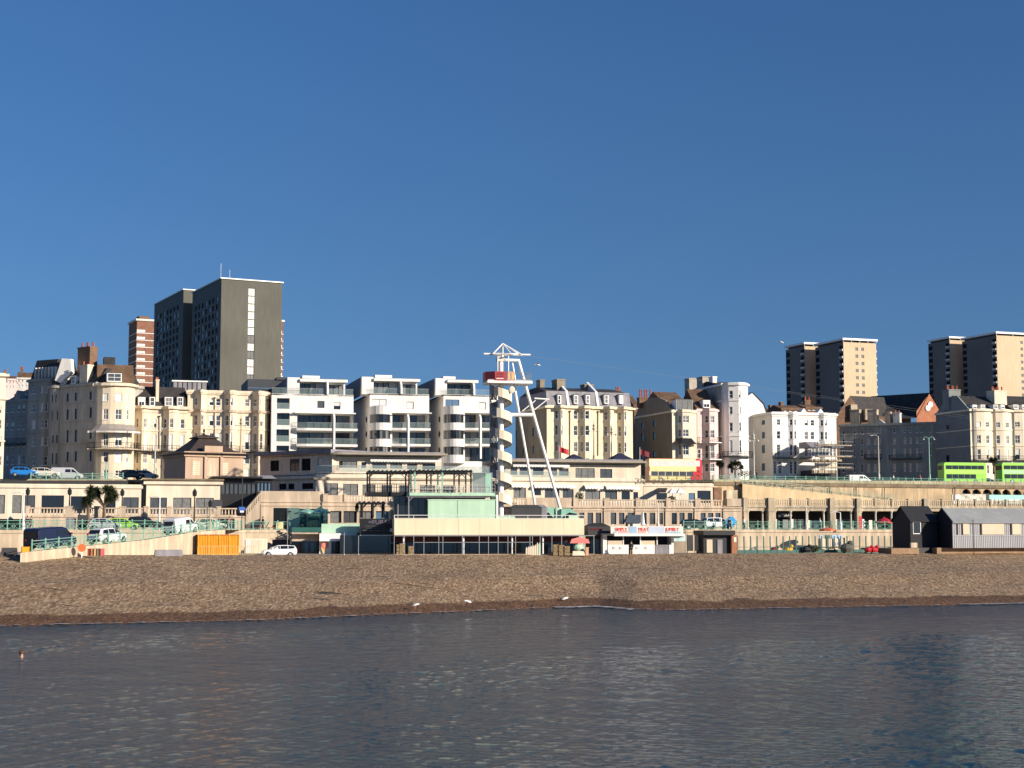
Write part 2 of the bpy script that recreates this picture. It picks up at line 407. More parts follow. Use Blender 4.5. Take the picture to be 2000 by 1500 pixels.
def rail_path(mb, pts, h, mat, bars=.28, r=.022, mid=None):
    for a, b in zip(pts, pts[1:]):
        a = Vector(a); b = Vector(b); L = (b-a).length
        if L < .05: continue
        up = Vector((0, 0, h)); mb.tube(a+up, b+up, r*1.5, mat, 4); mb.tube(a+up*.12, b+up*.12, r, mat, 4)
        if mid: mb.tube(a+up*mid, b+up*mid, r, mat, 4)
        n = max(1, int(L/bars))
        for i in range(n+1): p = a+(b-a)*(i/n); mb.tube(p, p+up, r if i % 6 else r*1.6, mat, 4)
# ================================================================ SETTING
from mathutils import noise
def lerp(tab, x):
    if x <= tab[0][0]: a, b = tab[0], tab[1]
    elif x >= tab[-1][0]: a, b = tab[-2], tab[-1]
    else:
        for a, b in zip(tab, tab[1:]):
            if a[0] <= x <= b[0]: break
    t = (x-a[0])/(b[0]-a[0]); return tuple(p+(q-p)*t for p, q in zip(a[1:], b[1:]))
WL = [(0, 1223), (250, 1218), (500, 1212), (800, 1199), (1000, 1191), (1080, 1187), (1170, 1185), (1240, 1191), (1330, 1192), (1600, 1187), (2000, 1179)]
CR = [(0, 1084, 160), (500, 1084, 178), (1000, 1083, 190), (1440, 1081, 200), (2000, 1076, 215)]
def crest(px):
    py, Y = lerp(CR, min(2500, max(-500, px))); return at(px, py, Y)
def gz(px): return crest(px).z-.12
sea = bpy.data.materials.new('sea water'); sea.use_nodes = True; n_ = sea.node_tree.nodes; L_ = sea.node_tree.links; b_ = n_['Principled BSDF']
b_.inputs['Base Color'].default_value = (.009, .040, .055, 1); b_.inputs['Roughness'].default_value = .06; b_.inputs['IOR'].default_value = 1.33
g_ = n_.new('ShaderNodeNewGeometry'); acc = None
for sc, st, dist, strn in ((4.0, (1, 1.3, 1), .12, 1.), (11, (1, 1.2, 1), .04, 1.)):
    mp = n_.new('ShaderNodeMapping'); mp.inputs['Scale'].default_value = st; mp.inputs['Rotation'].default_value = (0, 0, .18); L_.new(g_.outputs['Position'], mp.inputs[0])
    t = n_.new('ShaderNodeTexNoise'); t.inputs['Scale'].default_value = sc; t.inputs['Detail'].default_value = 4; t.inputs['Roughness'].default_value = .6; L_.new(mp.outputs[0], t.inputs[0])
    bp = n_.new('ShaderNodeBump'); bp.inputs['Strength'].default_value = strn; bp.inputs['Distance'].default_value = dist; L_.new(t.outputs[0], bp.inputs['Height'])
    if acc: L_.new(acc, bp.inputs['Normal'])
    acc = bp.outputs[0]
L_.new(acc, b_.inputs['Normal'])
import numpy as np
def build_sea():
    rg = np.random.default_rng(3); NY, NX = 700, 820
    Y = 34*np.exp(np.linspace(0, math.log(215/34.), NY)); T = np.linspace(-.62, .62, NX); X = T[None, :]*Y[:, None]; YY = np.repeat(Y[:, None], NX, 1)
    st = (Y*.004)[:, None]; Z = np.zeros_like(X); amp = .55+.45*np.sin(X*.043+YY*.021+1)*np.sin(YY*.06-X*.017)+.25*np.sin(X*.11-YY*.13)
    for i in range(64):
        lam = .42*(12/.42)**rg.random(); k = 2*pi/lam; a = -pi/2+rg.normal()*.75; ph = rg.random()*2*pi; sl_ = .042 if lam < 1.4 else .011 if lam < 4 else .003
        w_ = np.clip(lam/(st*2.6)-.3, 0, 1); p_ = k*(X*cos(a)+YY*sin(a))+ph; Z += w_*(sl_/k)*(np.sin(p_)+.25*np.sin(2*p_+.6))
    Z *= np.clip(amp, .35, 1.4); Z += .0
    co_ = np.stack([X, YY, Z], -1).reshape(-1, 3).astype('f'); i = np.arange(NY-1)[:, None]*NX+np.arange(NX-1)[None, :]; f = np.stack([i, i+1, i+1+NX, i+NX], -1).reshape(-1)
    me = bpy.data.meshes.new('sea'); me.vertices.add(len(co_)); me.vertices.foreach_set('co', co_.ravel()); me.loops.add(len(f)); me.loops.foreach_set('vertex_index', f.astype('i')); n = len(f)//4
    me.polygons.add(n); me.polygons.foreach_set('loop_start', np.arange(0, 4*n, 4).astype('i')); me.polygons.foreach_set('use_smooth', np.ones(n, bool)); me.materials.append(sea); me.update(); me.validate()
    struct(link('sea', me))
    m = MB(); m.face([(-1500, -600, -1.2), (1500, -600, -1.2), (1500, 260, -1.2), (-1500, 260, -1.2)], sea); o = m.build('sea_floor_water'); o['kind'] = 'structure'; o.name = 'water'
build_sea()
# shingle
sh = bpy.data.materials.new('shingle'); sh.use_nodes = True; n_ = sh.node_tree.nodes; L_ = sh.node_tree.links; b_ = n_['Principled BSDF']; b_.inputs['Roughness'].default_value = .9
g_ = n_.new('ShaderNodeNewGeometry')
def tex(ty, sc, **k):
    t = n_.new(ty); t.inputs['Scale'].default_value = sc; mq = n_.new('ShaderNodeMapping'); mq.inputs['Scale'].default_value = (1, .3, 1); L_.new(g_.outputs['Position'], mq.inputs[0]); L_.new(mq.outputs[0], t.inputs['Vector'])
    for a, v in k.items(): t.inputs[a].default_value = v
    return t
def ramp(src, pts):
    r = n_.new('ShaderNodeValToRGB'); e = r.color_ramp.elements
    while len(e) < len(pts): e.new(.5)
    for q, (p, c) in zip(e, pts): q.position = p; q.color = (*c, 1)
    L_.new(src, r.inputs[0]); return r.outputs[0]
peb = ramp(tex('ShaderNodeTexVoronoi', 6.).outputs['Color'], [(.05, (.09, .055, .028)), (.35, (.245, .155, .083)), (.65, (.32, .215, .122)), (.95, (.53, .40, .27))])
big = ramp(tex('ShaderNodeTexNoise', .22, Detail=5.).outputs[0], [(.35, (.90, .89, .88)), (.65, (1.06, 1.05, 1.0))])
mx = n_.new('ShaderNodeMix'); mx.data_type = 'RGBA'; mx.blend_type = 'MULTIPLY'; mx.inputs[0].default_value = 1; L_.new(peb, mx.inputs[6]); L_.new(big, mx.inputs[7])
sp = n_.new('ShaderNodeSeparateXYZ'); L_.new(g_.outputs['Position'], sp.inputs[0])
wn = tex('ShaderNodeTexNoise', .35, Detail=6.); ad = n_.new('ShaderNodeMath'); ad.operation = 'MULTIPLY_ADD'; ad.inputs[1].default_value = .5; L_.new(wn.outputs[0], ad.inputs[0]); L_.new(sp.outputs[2], ad.inputs[2])
wet = n_.new('ShaderNodeMapRange'); wet.inputs[1].default_value = .88; wet.inputs[2].default_value = .98; L_.new(ad.outputs[0], wet.inputs[0])
weed = n_.new('ShaderNodeMapRange'); weed.inputs[1].default_value = .635; weed.inputs[2].default_value = .68
mw = n_.new('ShaderNodeMapping'); mw.inputs['Scale'].default_value = (.25, 1.4, 1); L_.new(g_.outputs['Position'], mw.inputs[0]); wt = n_.new('ShaderNodeTexNoise'); wt.inputs['Scale'].default_value = 1.; wt.inputs['Detail'].default_value = 6; L_.new(mw.outputs[0], wt.inputs[0]); L_.new(wt.outputs[0], weed.inputs[0])
m2 = n_.new('ShaderNodeMix'); m2.data_type = 'RGBA'; L_.new(wet.outputs[0], m2.inputs[0]); L_.new(mx.outputs[2], m2.inputs[7])
wc = n_.new('ShaderNodeMix'); wc.data_type = 'RGBA'; wc.blend_type = 'MULTIPLY'; wc.inputs[0].default_value = 1; L_.new(mx.outputs[2], wc.inputs[6]); wc.inputs[7].default_value = (.40, .29, .21, 1); L_.new(wc.outputs[2], m2.inputs[6])
m3 = n_.new('ShaderNodeMix'); m3.data_type = 'RGBA'; L_.new(weed.outputs[0], m3.inputs[0]); L_.new(m2.outputs[2], m3.inputs[6]); m3.inputs[7].default_value = (.05, .035, .025, 1)
L_.new(m3.outputs[2], b_.inputs['Base Color'])
bn = tex('ShaderNodeTexNoise', 4.5, Detail=6., Roughness=.8); bp = n_.new('ShaderNodeBump'); bp.inputs['Strength'].default_value = .9; bp.inputs['Distance'].default_value = .16; L_.new(bn.outputs[0], bp.inputs['Height']); L_.new(bp.outputs[0], b_.inputs['Normal'])
m = MB(); NX, NY = 420, 90; px0, px1 = -900, 2900; k = m.mi(sh)
for i in range(NX+1):
    px = px0+(px1-px0)*i/NX; cpx = min(2400, max(-400, px)); a = atz(px, lerp(WL, cpx)[0], 0); c = crest(px)
    for j in range(NY+1):
        t = -.25+1.25*j/NY; p = a.lerp(c, t); q = max(0, t)
        z = c.z*(q**.85) if t > 0 else t*4
        if 0 < t < 1:
            z += .35*math.exp(-((t-.42)/.1)**2)*min(1, (1-t)*4)-.1*sin(t*9)*t*(1-t)
            z += (noise.noise(Vector((p.x*.25, p.y*.4, 0)))*.13+noise.noise(Vector((p.x*.9, p.y*1.1, 3)))*.06)*min(1, t*9)*min(1, (1-t)*12)
        m.v.append((p.x, p.y, z))
for i in range(NX):
    for j in range(NY):
        s_ = i*(NY+1)+j; m.f.append((s_, s_+NY+1, s_+NY+2, s_+1)); m.m.append(k)
struct(m.build('beach', smooth=True))
fm = MB(); foam = M('sea foam', (.75, .78, .80), .6, .1); rf_ = random.Random(4)
for (xa, xb, n, sp_) in ((1085, 1235, 260, .9), (1890, 2010, 120, .5), (-20, 2020, 420, .18)):
    for i in range(n):
        px = rf_.uniform(xa, xb); p = atz(px, lerp(WL, px)[0], 0); d = Vector((.0, -1, 0))*abs(rf_.gauss(0, sp_))+Vector((0, .12, 0)); s_ = rf_.uniform(.04, .16); z = .07+rf_.random()*.05; a = [(p.x+d.x+s_*rf_.uniform(1, 3.5)*cos(t), p.y+d.y+s_*sin(t)*.8, z) for t in (0, 1, 2, 3.1, 4, 5.2)]; fm.face(a, foam)
tag(fm.build('foam'), None, kind='stuff')
m = MB()
cols_ = [px0+(px1-px0)*i/60 for i in range(61)]
for a, b in zip(cols_, cols_[1:]):
    A, B = crest(a), crest(b); m.face([(A.x, A.y-.05, A.z-.12), (B.x, B.y-.05, B.z-.12), (B.x*1.3, B.y+75, B.z-.12), (A.x*1.3, A.y+75, A.z-.12)], pave)
struct(m.build('promenade'))
# seafront road shelf, its wall, and the ramp down to the beach
DZ = 7.65
DE = [(-900, 150), (-300, 176), (0, 187), (300, 194), (430, 198), (570, 206), (1150, 213), (1340, 212), (1740, 224), (2300, 245), (2900, 262)]
def dedge(px, z=DZ):
    Y = lerp(DE, px)[0]; p = at(px, 1030, Y); return Vector((p.x, p.y, z))
wallm = M('painted sea wall', (.58, .47, .34), .9, .12, .4, streak=.25, bump=.1)
m = MB(); e = [dedge(p) for p, _ in DE]
for A, B in zip(e, e[1:]): m.face([A, B, (B.x*1.1, B.y+85, DZ), (A.x*1.1, A.y+85, DZ)], asph)
struct(m.build('road'))
m = MB(); path = [(p.x, p.y) for p in e]; wall_strip(m, path, 3.5, DZ+.02, wallm); band(m, path, DZ-.35, DZ+.05, .12, wallm)
tag(m.build('sea_wall'), 'long cream painted wall holding up the seafront road above the beach', 'wall')
RP = [(40, 1081, 156.5), (62, 1078, 158), (280, 1056, 174), (373, 1041, 183), (440, 1035, 190)]
rp = [at(*q) for q in RP]; rd = Vector((-.30, .954, 0))*6.2
m = MB()
for A, B in zip(rp, rp[1:]): m.face([A, B, B+rd, A+rd], asph)
m.face([rp[-1], dedge(470), dedge(470)+rd, rp[-1]+rd], asph)
struct(m.build('ramp'))
m = MB(); path = [(p.x, p.y) for p in rp[1:]]
for A, B in zip(rp, rp[1:]):
    m.face([(A.x, A.y, 3.5), (B.x, B.y, 3.5), (B.x, B.y, B.z+.05), (A.x, A.y, A.z+.05)], wallm)
    m.face([(A.x, A.y, A.z+.05), (B.x, B.y, B.z+.05), (B.x-.12, B.y+.38, B.z+.05), (A.x-.12, A.y+.38, A.z+.05)], wallm)
    m.face([(A.x-.12, A.y+.38, A.z+.05), (B.x-.12, B.y+.38, B.z+.05), (B.x-.12, B.y+.38, 3.5), (A.x-.12, A.y+.38, 3.5)], wallm)
tag(m.build('ramp_wall'), 'sloping cream wall carrying the vehicle ramp down to the beach', 'wall')
# upper town ground
UE = [(-900, 190), (-400, 222), (0, 232), (240, 238), (500, 264), (1250, 268), (1395, 262), (2000, 292), (2900, 330)]
m = MB(); ue = []
for px, Y in UE: p = at(px, 940, Y); ue.append(Vector((p.x, p.y, roadz(p.x))))
asph2 = M('upper road', (.09, .088, .085), .9, .2, .3, fine=.1)
for A, B in zip(ue, ue[1:]):
    m.face([A, B, (B.x*1.05, B.y+60, B.z), (A.x*1.05, A.y+60, A.z)], asph2)
    m.face([(A.x*1.05, A.y+60, A.z), (B.x*1.05, B.y+60, B.z), (B.x*6, B.y+2200, B.z+55), (A.x*6, A.y+2200, A.z+55)], ccap)
    m.face([(A.x, A.y, 3), (B.x, B.y, 3), B, A], cliff)
struct(m.build('hill'))
def wall_along(pts, z0, z1, mat, th=.4):
    m = MB(); p = [(q.x, q.y) for q in pts]; wall_strip(m, p, z0, z1, mat); return m

# ================================================================ TOWERS ON THE SKYLINE
def tower_part(F, mb, path, z0, z1, mat, holes=()): wall_strip(mb, path+[path[0]], z0, z1, mat, holes, .3)
def dark_tower():
    H = House('tower_block', 'tall dark tower block with olive grey end wall and one full height strip window', 'tower', 430, 549, 480, 27, 544, 34, conc, base=18, pyr=700)
    r = H.r
    z = lambda py: H.z(430, py)
    fl = [(566+15.2*i, 577+15.2*i) for i in range(14)]
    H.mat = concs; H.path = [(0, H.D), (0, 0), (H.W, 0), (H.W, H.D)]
    cols = [(372+4+7.6*i, 372+8.6+7.6*i) for i in range(7)]
    top, bot = H.shit(400, 566, (0, H.D), (0, 0))[1], z(770)
    hs = []
    for i in range(13):
        zz = z(585+15.6*i)
        for c in range(7):
            a = 3.5+c*4.1
            if a+2 < H.D: hs.append((0, a, a+2.2, zz, zz+1.7))
    u0, u1 = H.u(484, 650), H.u(497, 650)
    strip = [(1, u0, u1, z(760), z(558))]
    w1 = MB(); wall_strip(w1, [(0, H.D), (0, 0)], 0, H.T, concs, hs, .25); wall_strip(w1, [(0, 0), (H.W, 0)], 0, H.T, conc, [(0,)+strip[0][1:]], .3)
    wall_strip(w1, [(H.W, 0), (H.W, H.D), (0, H.D)], 0, H.T, conc); w1.build('wall', r)
    for h in hs: put_window(r, (.12, H.D-h[1], h[3]), -pi/2, 2.2, 1.7, 'm', random.choice((8, 8, 1)))
    n = 13; zh = (z(558)-z(760))/n
    for i in range(n): put_window(r, (u0, .15, z(760)+i*zh), 0, u1-u0, zh-.12, 'm', random.choice((2, 3, 3)))
    m = MB(); m.prism([(-.4, -.4), (H.W+.4, -.4), (H.W+.4, H.D+.4), (-.4, H.D+.4)], H.T, H.T+.35, metal, slate); rf = m.build('roof', r)
    MB().tube((0, 0, 0), (0, 0, 5), .06, metal).build('aerial', rf, (.6, 3, H.T+.35)); MB().tube((0, 0, 0), (0, 0, 3.2), .06, metal).build('aerial', rf, (3.5, 3, H.T+.35))
    # second slab behind
    G = House('tower_block', 'dark tower block slab standing close behind the olive grey end wall, partly hidden', 'tower', 356, 380, 516, 27, 566, 40, conc, base=18, pyr=700)
    hs = []
    for i in range(13):
        zz = G.z(356, 600+14.8*i)
        for c in range(7):
            a = 4+c*4.6; hs.append((0, a, a+2.4, zz, zz+1.7))
    w1 = MB(); wall_strip(w1, [(0, G.D), (0, 0)], 0, G.T, concs, hs, .25); wall_strip(w1, [(0, 0), (G.W, 0), (G.W, G.D), (0, G.D)], 0, G.T, conc); w1.build('wall', G.r)
    for h in hs: put_window(G.r, (.12, G.D-h[1], h[3]), -pi/2, 2.4, 1.7, 'm', random.choice((8, 8, 1)))
    m = MB(); m.prism([(-.3, -.3), (G.W+.3, -.3), (G.W+.3, G.D+.3), (-.3, G.D+.3)], G.T, G.T+.35, metal, slate); m.build('roof', G.r)
dark_tower()
def brick_tower(x0, x1, Y, top, label, depth):
    H = House('brick_tower', label, 'tower', x0, x1, Y, 27, top, depth, brick, base=18, pyr=700)
    H.path = [(0, depth), (0, 0), (H.W, 0), (H.W, depth)]
    rows = [(top+17+13.8*i, top+22.5+13.8*i) for i in range(9)]
    H.wins([(x0+1, x0+18)] if x1-x0 > 20 else [(x0+1, x1-1)], rows, 'm', 3)
    for rr in rows: H.band(rr[1]+1.4, .35, .12, whitew)
    H.finish(0, flat=False); m = MB(); m.prism([(-.5, -.5), (H.W+.5, -.5), (H.W+.5, depth+.5), (-.5, depth+.5)], H.T, H.T+.8, whitew, slate); H.roof = m.build('roof', H.r)
    b = MB(); b.box(H.W*.25, H.W*.8, depth*.3, depth*.7, H.T+.8, H.T+2.6, brickb); b.build('plant_room', H.roof)
brick_tower(266, 302, 620, 626, 'red brick tower with white window bands left of the dark tower block', 14)
brick_tower(538, 552.5, 640, 628, 'sliver of red brick tower showing at the right edge of the olive grey end wall', 10)
bt = M('buff tower panels', (.60, .46, .31), .85, .08, .06, streak=.08)
btg = M('tower side panels darkened for shade', (.18, .17, .155), .85, .12, .1, streak=.1)  # side panels greyed and darkened, their shade put into the colour
def buff_tower(xc, xr, Y, top, xb, Yb, topb, label, dA, dB, base):
    r = None
    for (x0, x1, Y_, tp, d, isA) in ((xc, xr, Y, top, dA, 1), (xb, xc-8, Yb, topb, dB, 0)):
        if isA:
            H = House('buff_tower', label, 'tower', x0, x1, Y_, 20, tp, d, bt, base=base, pyr=720); r = H.r
        else:
            H = House('tower_wing', label, 'tower', x0, x1, Y_, 20, tp, d, bt, base=base, pyr=720)
            for k_ in ('label', 'category'): del H.r[k_]
            H.r.parent = r; H.r.matrix_parent_inverse = Matrix.LocRotScale(r.location, r.rotation_euler, None).inverted()
        fh = 2.85; holes = []; wl = []
        nf = int(H.T/fh)-1
        for i in range(nf):
            z = H.T-2.2-i*fh
            if z < 2: break
            if isA:
                for q in (.36, .54): a = H.W*q; holes.append((1, a, a+1.3, z-1.0, z+.3)); wl.append(((a, .1, z-1.0), 0, 1.3, 1.3, 'n', 2))
            a = d-2.9; holes.append((0, a, a+2.6, z-1.0, z+.9)); wl.append(((.12, d-a, z-1.0), -pi/2, 2.6, 1.9, 'm', 8))
            holes.append((0, .3, 3.2, z-1., z+.9)); wl.append(((.12, d-.3, z-1.0), -pi/2, 2.9, 1.9, 'm', 8))
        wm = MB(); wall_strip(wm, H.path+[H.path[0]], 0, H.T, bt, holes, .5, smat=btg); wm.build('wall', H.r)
        for x in wl[:99]: put_window(H.r, *x)
        for i in range(nf):
            z = H.T-3.2-i*fh
            if z < 2: break
            b = MB(); b.box(-.5, .0, .15, 2.7, z-.3, z+.5, whitew); b.build('balcony', H.r)
            if isA and H.W < 30: b = MB(); b.box(H.W, H.W+.5, .3, 2.7, z-.3, z+.5, whitew); b.build('balcony', H.r)
        m = MB(); m.prism([(-.5, -.5), (H.W+.5, -.5), (H.W+.5, d+.3), (-.5, d+.3)], H.T+.8, H.T+1.6, whitep, slate)
        m.box(.8, H.W-.8, .8, d-.8, H.T, H.T+.9, dark)
        for q in range(5): m.box(H.W*q/4-.1, H.W*q/4+.1, -.1, .3, H.T, H.T+.9, whitew)
        m.build('roof', H.r)
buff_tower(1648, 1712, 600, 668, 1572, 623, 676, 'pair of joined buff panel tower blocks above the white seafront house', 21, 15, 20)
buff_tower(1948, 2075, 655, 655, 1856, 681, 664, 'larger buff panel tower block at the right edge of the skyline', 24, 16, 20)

# ================================================================ SEAFRONT HOUSES
sgrey = M('grey brown render darkened for shade', (.30, .26, .19), .9, .12, .3, streak=.15)  # greyish render toned down so side walls carry their shade in the colour
# far left
H = House('cream_hotel', 'cream hotel corner cut off by the left edge of the photo', 'building', -70, 8, 244, 22, 726, 14, cream2)
H.bays((-60, -12, 'r', 1.2)); H.band(776, .4, .3); H.band(860, .25, .15)
H.wins([(-50, -40), (-30, -20), (-5, 3)], [(790, 806), (818, 836), (850, 872), (890, 908)]); H.finish(.5)
def skyline_house(x0, x1, Y, top, mat, rmat, label, rtop, chim=(), rows=((6, 13),), cols=3, th=15, depth=9, name='terraced_house', pots=3):
    H = House(name, label, 'house', x0, x1, Y, th, top, depth, mat, base=18, pyr=770)
    w_ = (x1-x0)/(cols*2+1)
    H.wins([(x0+w_*(1+2*i), x0+w_*(2+2*i)) for i in range(cols)], [(top+a, top+b) for a, b in rows]); H.finish(.2, flat=False); H.pitched(rtop, rmat)
    for c in chim: H.chimney(c[0], c[1], c[2], mat=brickb, y=depth/2-.6, dd=1.2, pots=pots, bot=top+4)
    return H
skyline_house(2, 30, 420, 739, pink, brown, 'small pinkish house with brown roof on the far hillside, left of the two', 731, ((8, 12, 727),), ((4, 9), (14, 18)), 4)
skyline_house(31, 63, 440, 737, whitew, brown, 'small pale house with tall brown roof on the far hillside, right of the two', 724, ((40, 45, 721),), ((4, 9), (14, 18)), 4)
# shaded side street terrace
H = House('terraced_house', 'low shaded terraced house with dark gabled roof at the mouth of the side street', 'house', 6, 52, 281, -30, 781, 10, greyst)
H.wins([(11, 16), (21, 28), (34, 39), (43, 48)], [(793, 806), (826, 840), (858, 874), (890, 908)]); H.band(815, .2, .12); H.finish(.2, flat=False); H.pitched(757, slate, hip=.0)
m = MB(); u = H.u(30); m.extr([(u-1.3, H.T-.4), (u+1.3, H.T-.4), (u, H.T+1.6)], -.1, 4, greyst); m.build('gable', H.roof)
m = MB()
for q in (.2, .5, .8): m.box(H.W*q, H.W*q+1.6, 1.2, 1.4, H.T+.6, H.T+1.1, whitew)
m.build('rooflight', H.roof); H.balcony(868, 1, px0=8, px1=50)
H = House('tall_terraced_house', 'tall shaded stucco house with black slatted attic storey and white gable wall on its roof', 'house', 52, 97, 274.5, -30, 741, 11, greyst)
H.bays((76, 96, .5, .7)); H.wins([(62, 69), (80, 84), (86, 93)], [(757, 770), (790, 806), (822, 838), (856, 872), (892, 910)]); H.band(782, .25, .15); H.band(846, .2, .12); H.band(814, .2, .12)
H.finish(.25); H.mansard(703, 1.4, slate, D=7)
m = MB()
for i in range(7): u = H.u(66+i*6.6, 730); m.box(u, u+.28, .1, .5, H.T, H.z(70, 718), whitew)
m.build('attic_slats', H.roof)
m = MB(); G = Fr(108, 741, 268, -8, H.o.z); G.tb  # white party gable
a = [G.hit(107, 743), G.hit(121, 700), G.hit(138, 701), G.hit(140, 728), G.hit(118, 748)]
m = MB(); m.extr(a, 0, 1.2, white2); g = m.build('party_wall', None, G.o, G.th); g.parent = H.r; g.matrix_parent_inverse = Matrix.LocRotScale(H.r.location, H.r.rotation_euler, None).inverted()
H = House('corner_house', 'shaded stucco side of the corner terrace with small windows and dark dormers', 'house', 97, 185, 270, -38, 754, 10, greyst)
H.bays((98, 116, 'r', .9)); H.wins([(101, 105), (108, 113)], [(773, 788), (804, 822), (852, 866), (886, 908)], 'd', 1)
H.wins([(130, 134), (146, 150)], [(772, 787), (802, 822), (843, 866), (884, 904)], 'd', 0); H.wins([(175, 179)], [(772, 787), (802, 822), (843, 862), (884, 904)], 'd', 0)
for y in (792, 826, 868): H.band(y, .2, .12)
H.finish(.4, flat=False); H.mansard(726, 2.2, slate, D=9.8)
H.dormer(118, 126, 738, 752, var=1); H.dormer(139, 148, 734, 751, var=1)
H.chimney(152, 176, 679, 2.2, 1.6, 4, brickb, bot=745, ptop=670)
H.chimney(156, 171, 713, .4, 1.2, 2, M('shaded stack stucco', (.62, .55, .44), .9), bot=750, ptop=706)
# round corner hotel
H = House('bow_fronted_hotel', 'cream bow fronted hotel with iron canopy balcony at the street corner', 'building', 185, 262, 262, 18, 748, 13, cream)
H.bays((187, 259, (189, 197.5, 213, 222, 240, 245, 253), 1.9))
H.wins([(201, 211), (224.5, 238), (247, 251)], [(769, 784), (800, 820), (847, 871, 's'), (882, 903), (918, 930)])
H.finish(.55, flat=False); H.band; H.mansard(708, 2.6, brown, slate, D=12.5)
H.dormer(209, 238, 728, 746, y=-1.2, dd=5, st='s', var=1)
m = MB(); m.box(H.u(203, 705, 4), H.u(225, 705, 4), 4, 7, H.T, H.z(203, 697, 4), slate); m.build('chimney', H.roof)
p_ = [q for q in offset(H.path[1:-1], .1) if True]; z1, z2 = H.z(185, 829), H.z(185, 843)
cn = MB(); o1, o2, o3 = offset(H.path[1:-1], .1), offset(H.path[1:-1], .9), offset(H.path[1:-1], 1.9)
lead = M('grey lead canopy', (.30, .27, .24), .7, .15, 1)
for i in range(len(o1)-1):
    cn.face([(*o1[i], z1), (*o1[i+1], z1), (*o2[i+1], z1-.9), (*o2[i], z1-.9)], lead); cn.face([(*o2[i], z1-.9), (*o2[i+1], z1-.9), (*o3[i+1], z2), (*o3[i], z2)], lead)
    cn.face([(*o3[i], z2), (*o3[i+1], z2), (*o3[i+1], z2-.3), (*o3[i], z2-.3)], whitew)
for i in range(0, len(o3), 3): cn.tube((*o3[i], z2), (*o3[i], H.z(185, 876)), .06, iron)
cn.build('canopy', H.r); H.balcony(877, 1.9, 1.0, slabm=stone2)
# cream terrace with dormers
H = House('cream_terrace', 'cream bay fronted terrace with slate roof, white dormers and a thin tall chimney', 'building', 262, 365, 267, 17, 792, 12, cream)
H.bays((264, 291, 1.0, 1.3), (317, 348, 1.0, 1.3))
H.wins([(266, 270, 's', 0), (276, 288), (300, 306), (319.5, 325, 's', 0), (330, 341), (352, 360)], [(817, 835), (848, 878, 't', 3), (884, 905), (914, 930)])
H.band(804, .2, .12); H.band(841, .2, .12); H.finish(.45, flat=False); H.mansard(751, 3.2, slate)
for a in ((270, 284), (292, 303), (322, 338), (346, 358)): H.dormer(a[0], a[1], 775, 794, y=.4)
H.chimney(305, 311, 741, 1.2, 3.5, 2, cream, bot=796, ptop=735); H.balcony(881, 1.1); H.pipe(311, 812, 876)
# four storey cream hotel
H = House('cream_hotel', 'four storey cream hotel with three canted bays below the olive grey tower', 'building', 365, 523, 271, 16, 761, 13, cream)
H.bays((379, 402, 1.0, 1.4), (436, 463, 1.0, 1.4), (492, 517, 1.0, 1.4))
cc = [(380, 385, 's', 0), (388, 399), (408.5, 417.5), (421.5, 430), (440, 446, 's', 0), (449, 458), (478, 487), (495, 501, 's', 0), (503.5, 514)]
H.wins(cc, [(776.5, 791), (810, 831), (845, 877, 't', None), (886, 905), (914, 930)])
H.band(768, .3, .2); H.band(802, .45, .25, stain); H.band(837, .2, .12); H.finish(.3); H.balcony(881, 1.1); H.pipe(419, 776, 862); H.pipe(522, 780, 880)
m = MB(); u0, u1, z0, z1 = H.bx(m, 338, 746, 403, 764, 7, 10, slate2); m.box(u0-.2, u1+.2, 6.8, 10.2, z1, z1+.25, whitep)
for i in range(7): m.box(u0+(u1-u0)*i/7, u0+(u1-u0)*i/7+.1, 6.9, 7, z0, z1, dark)
m.build('rooftop_penthouse', H.roof)
pside = M('slate grey cladding', (.13, .14, .16), .7, .12, .5)
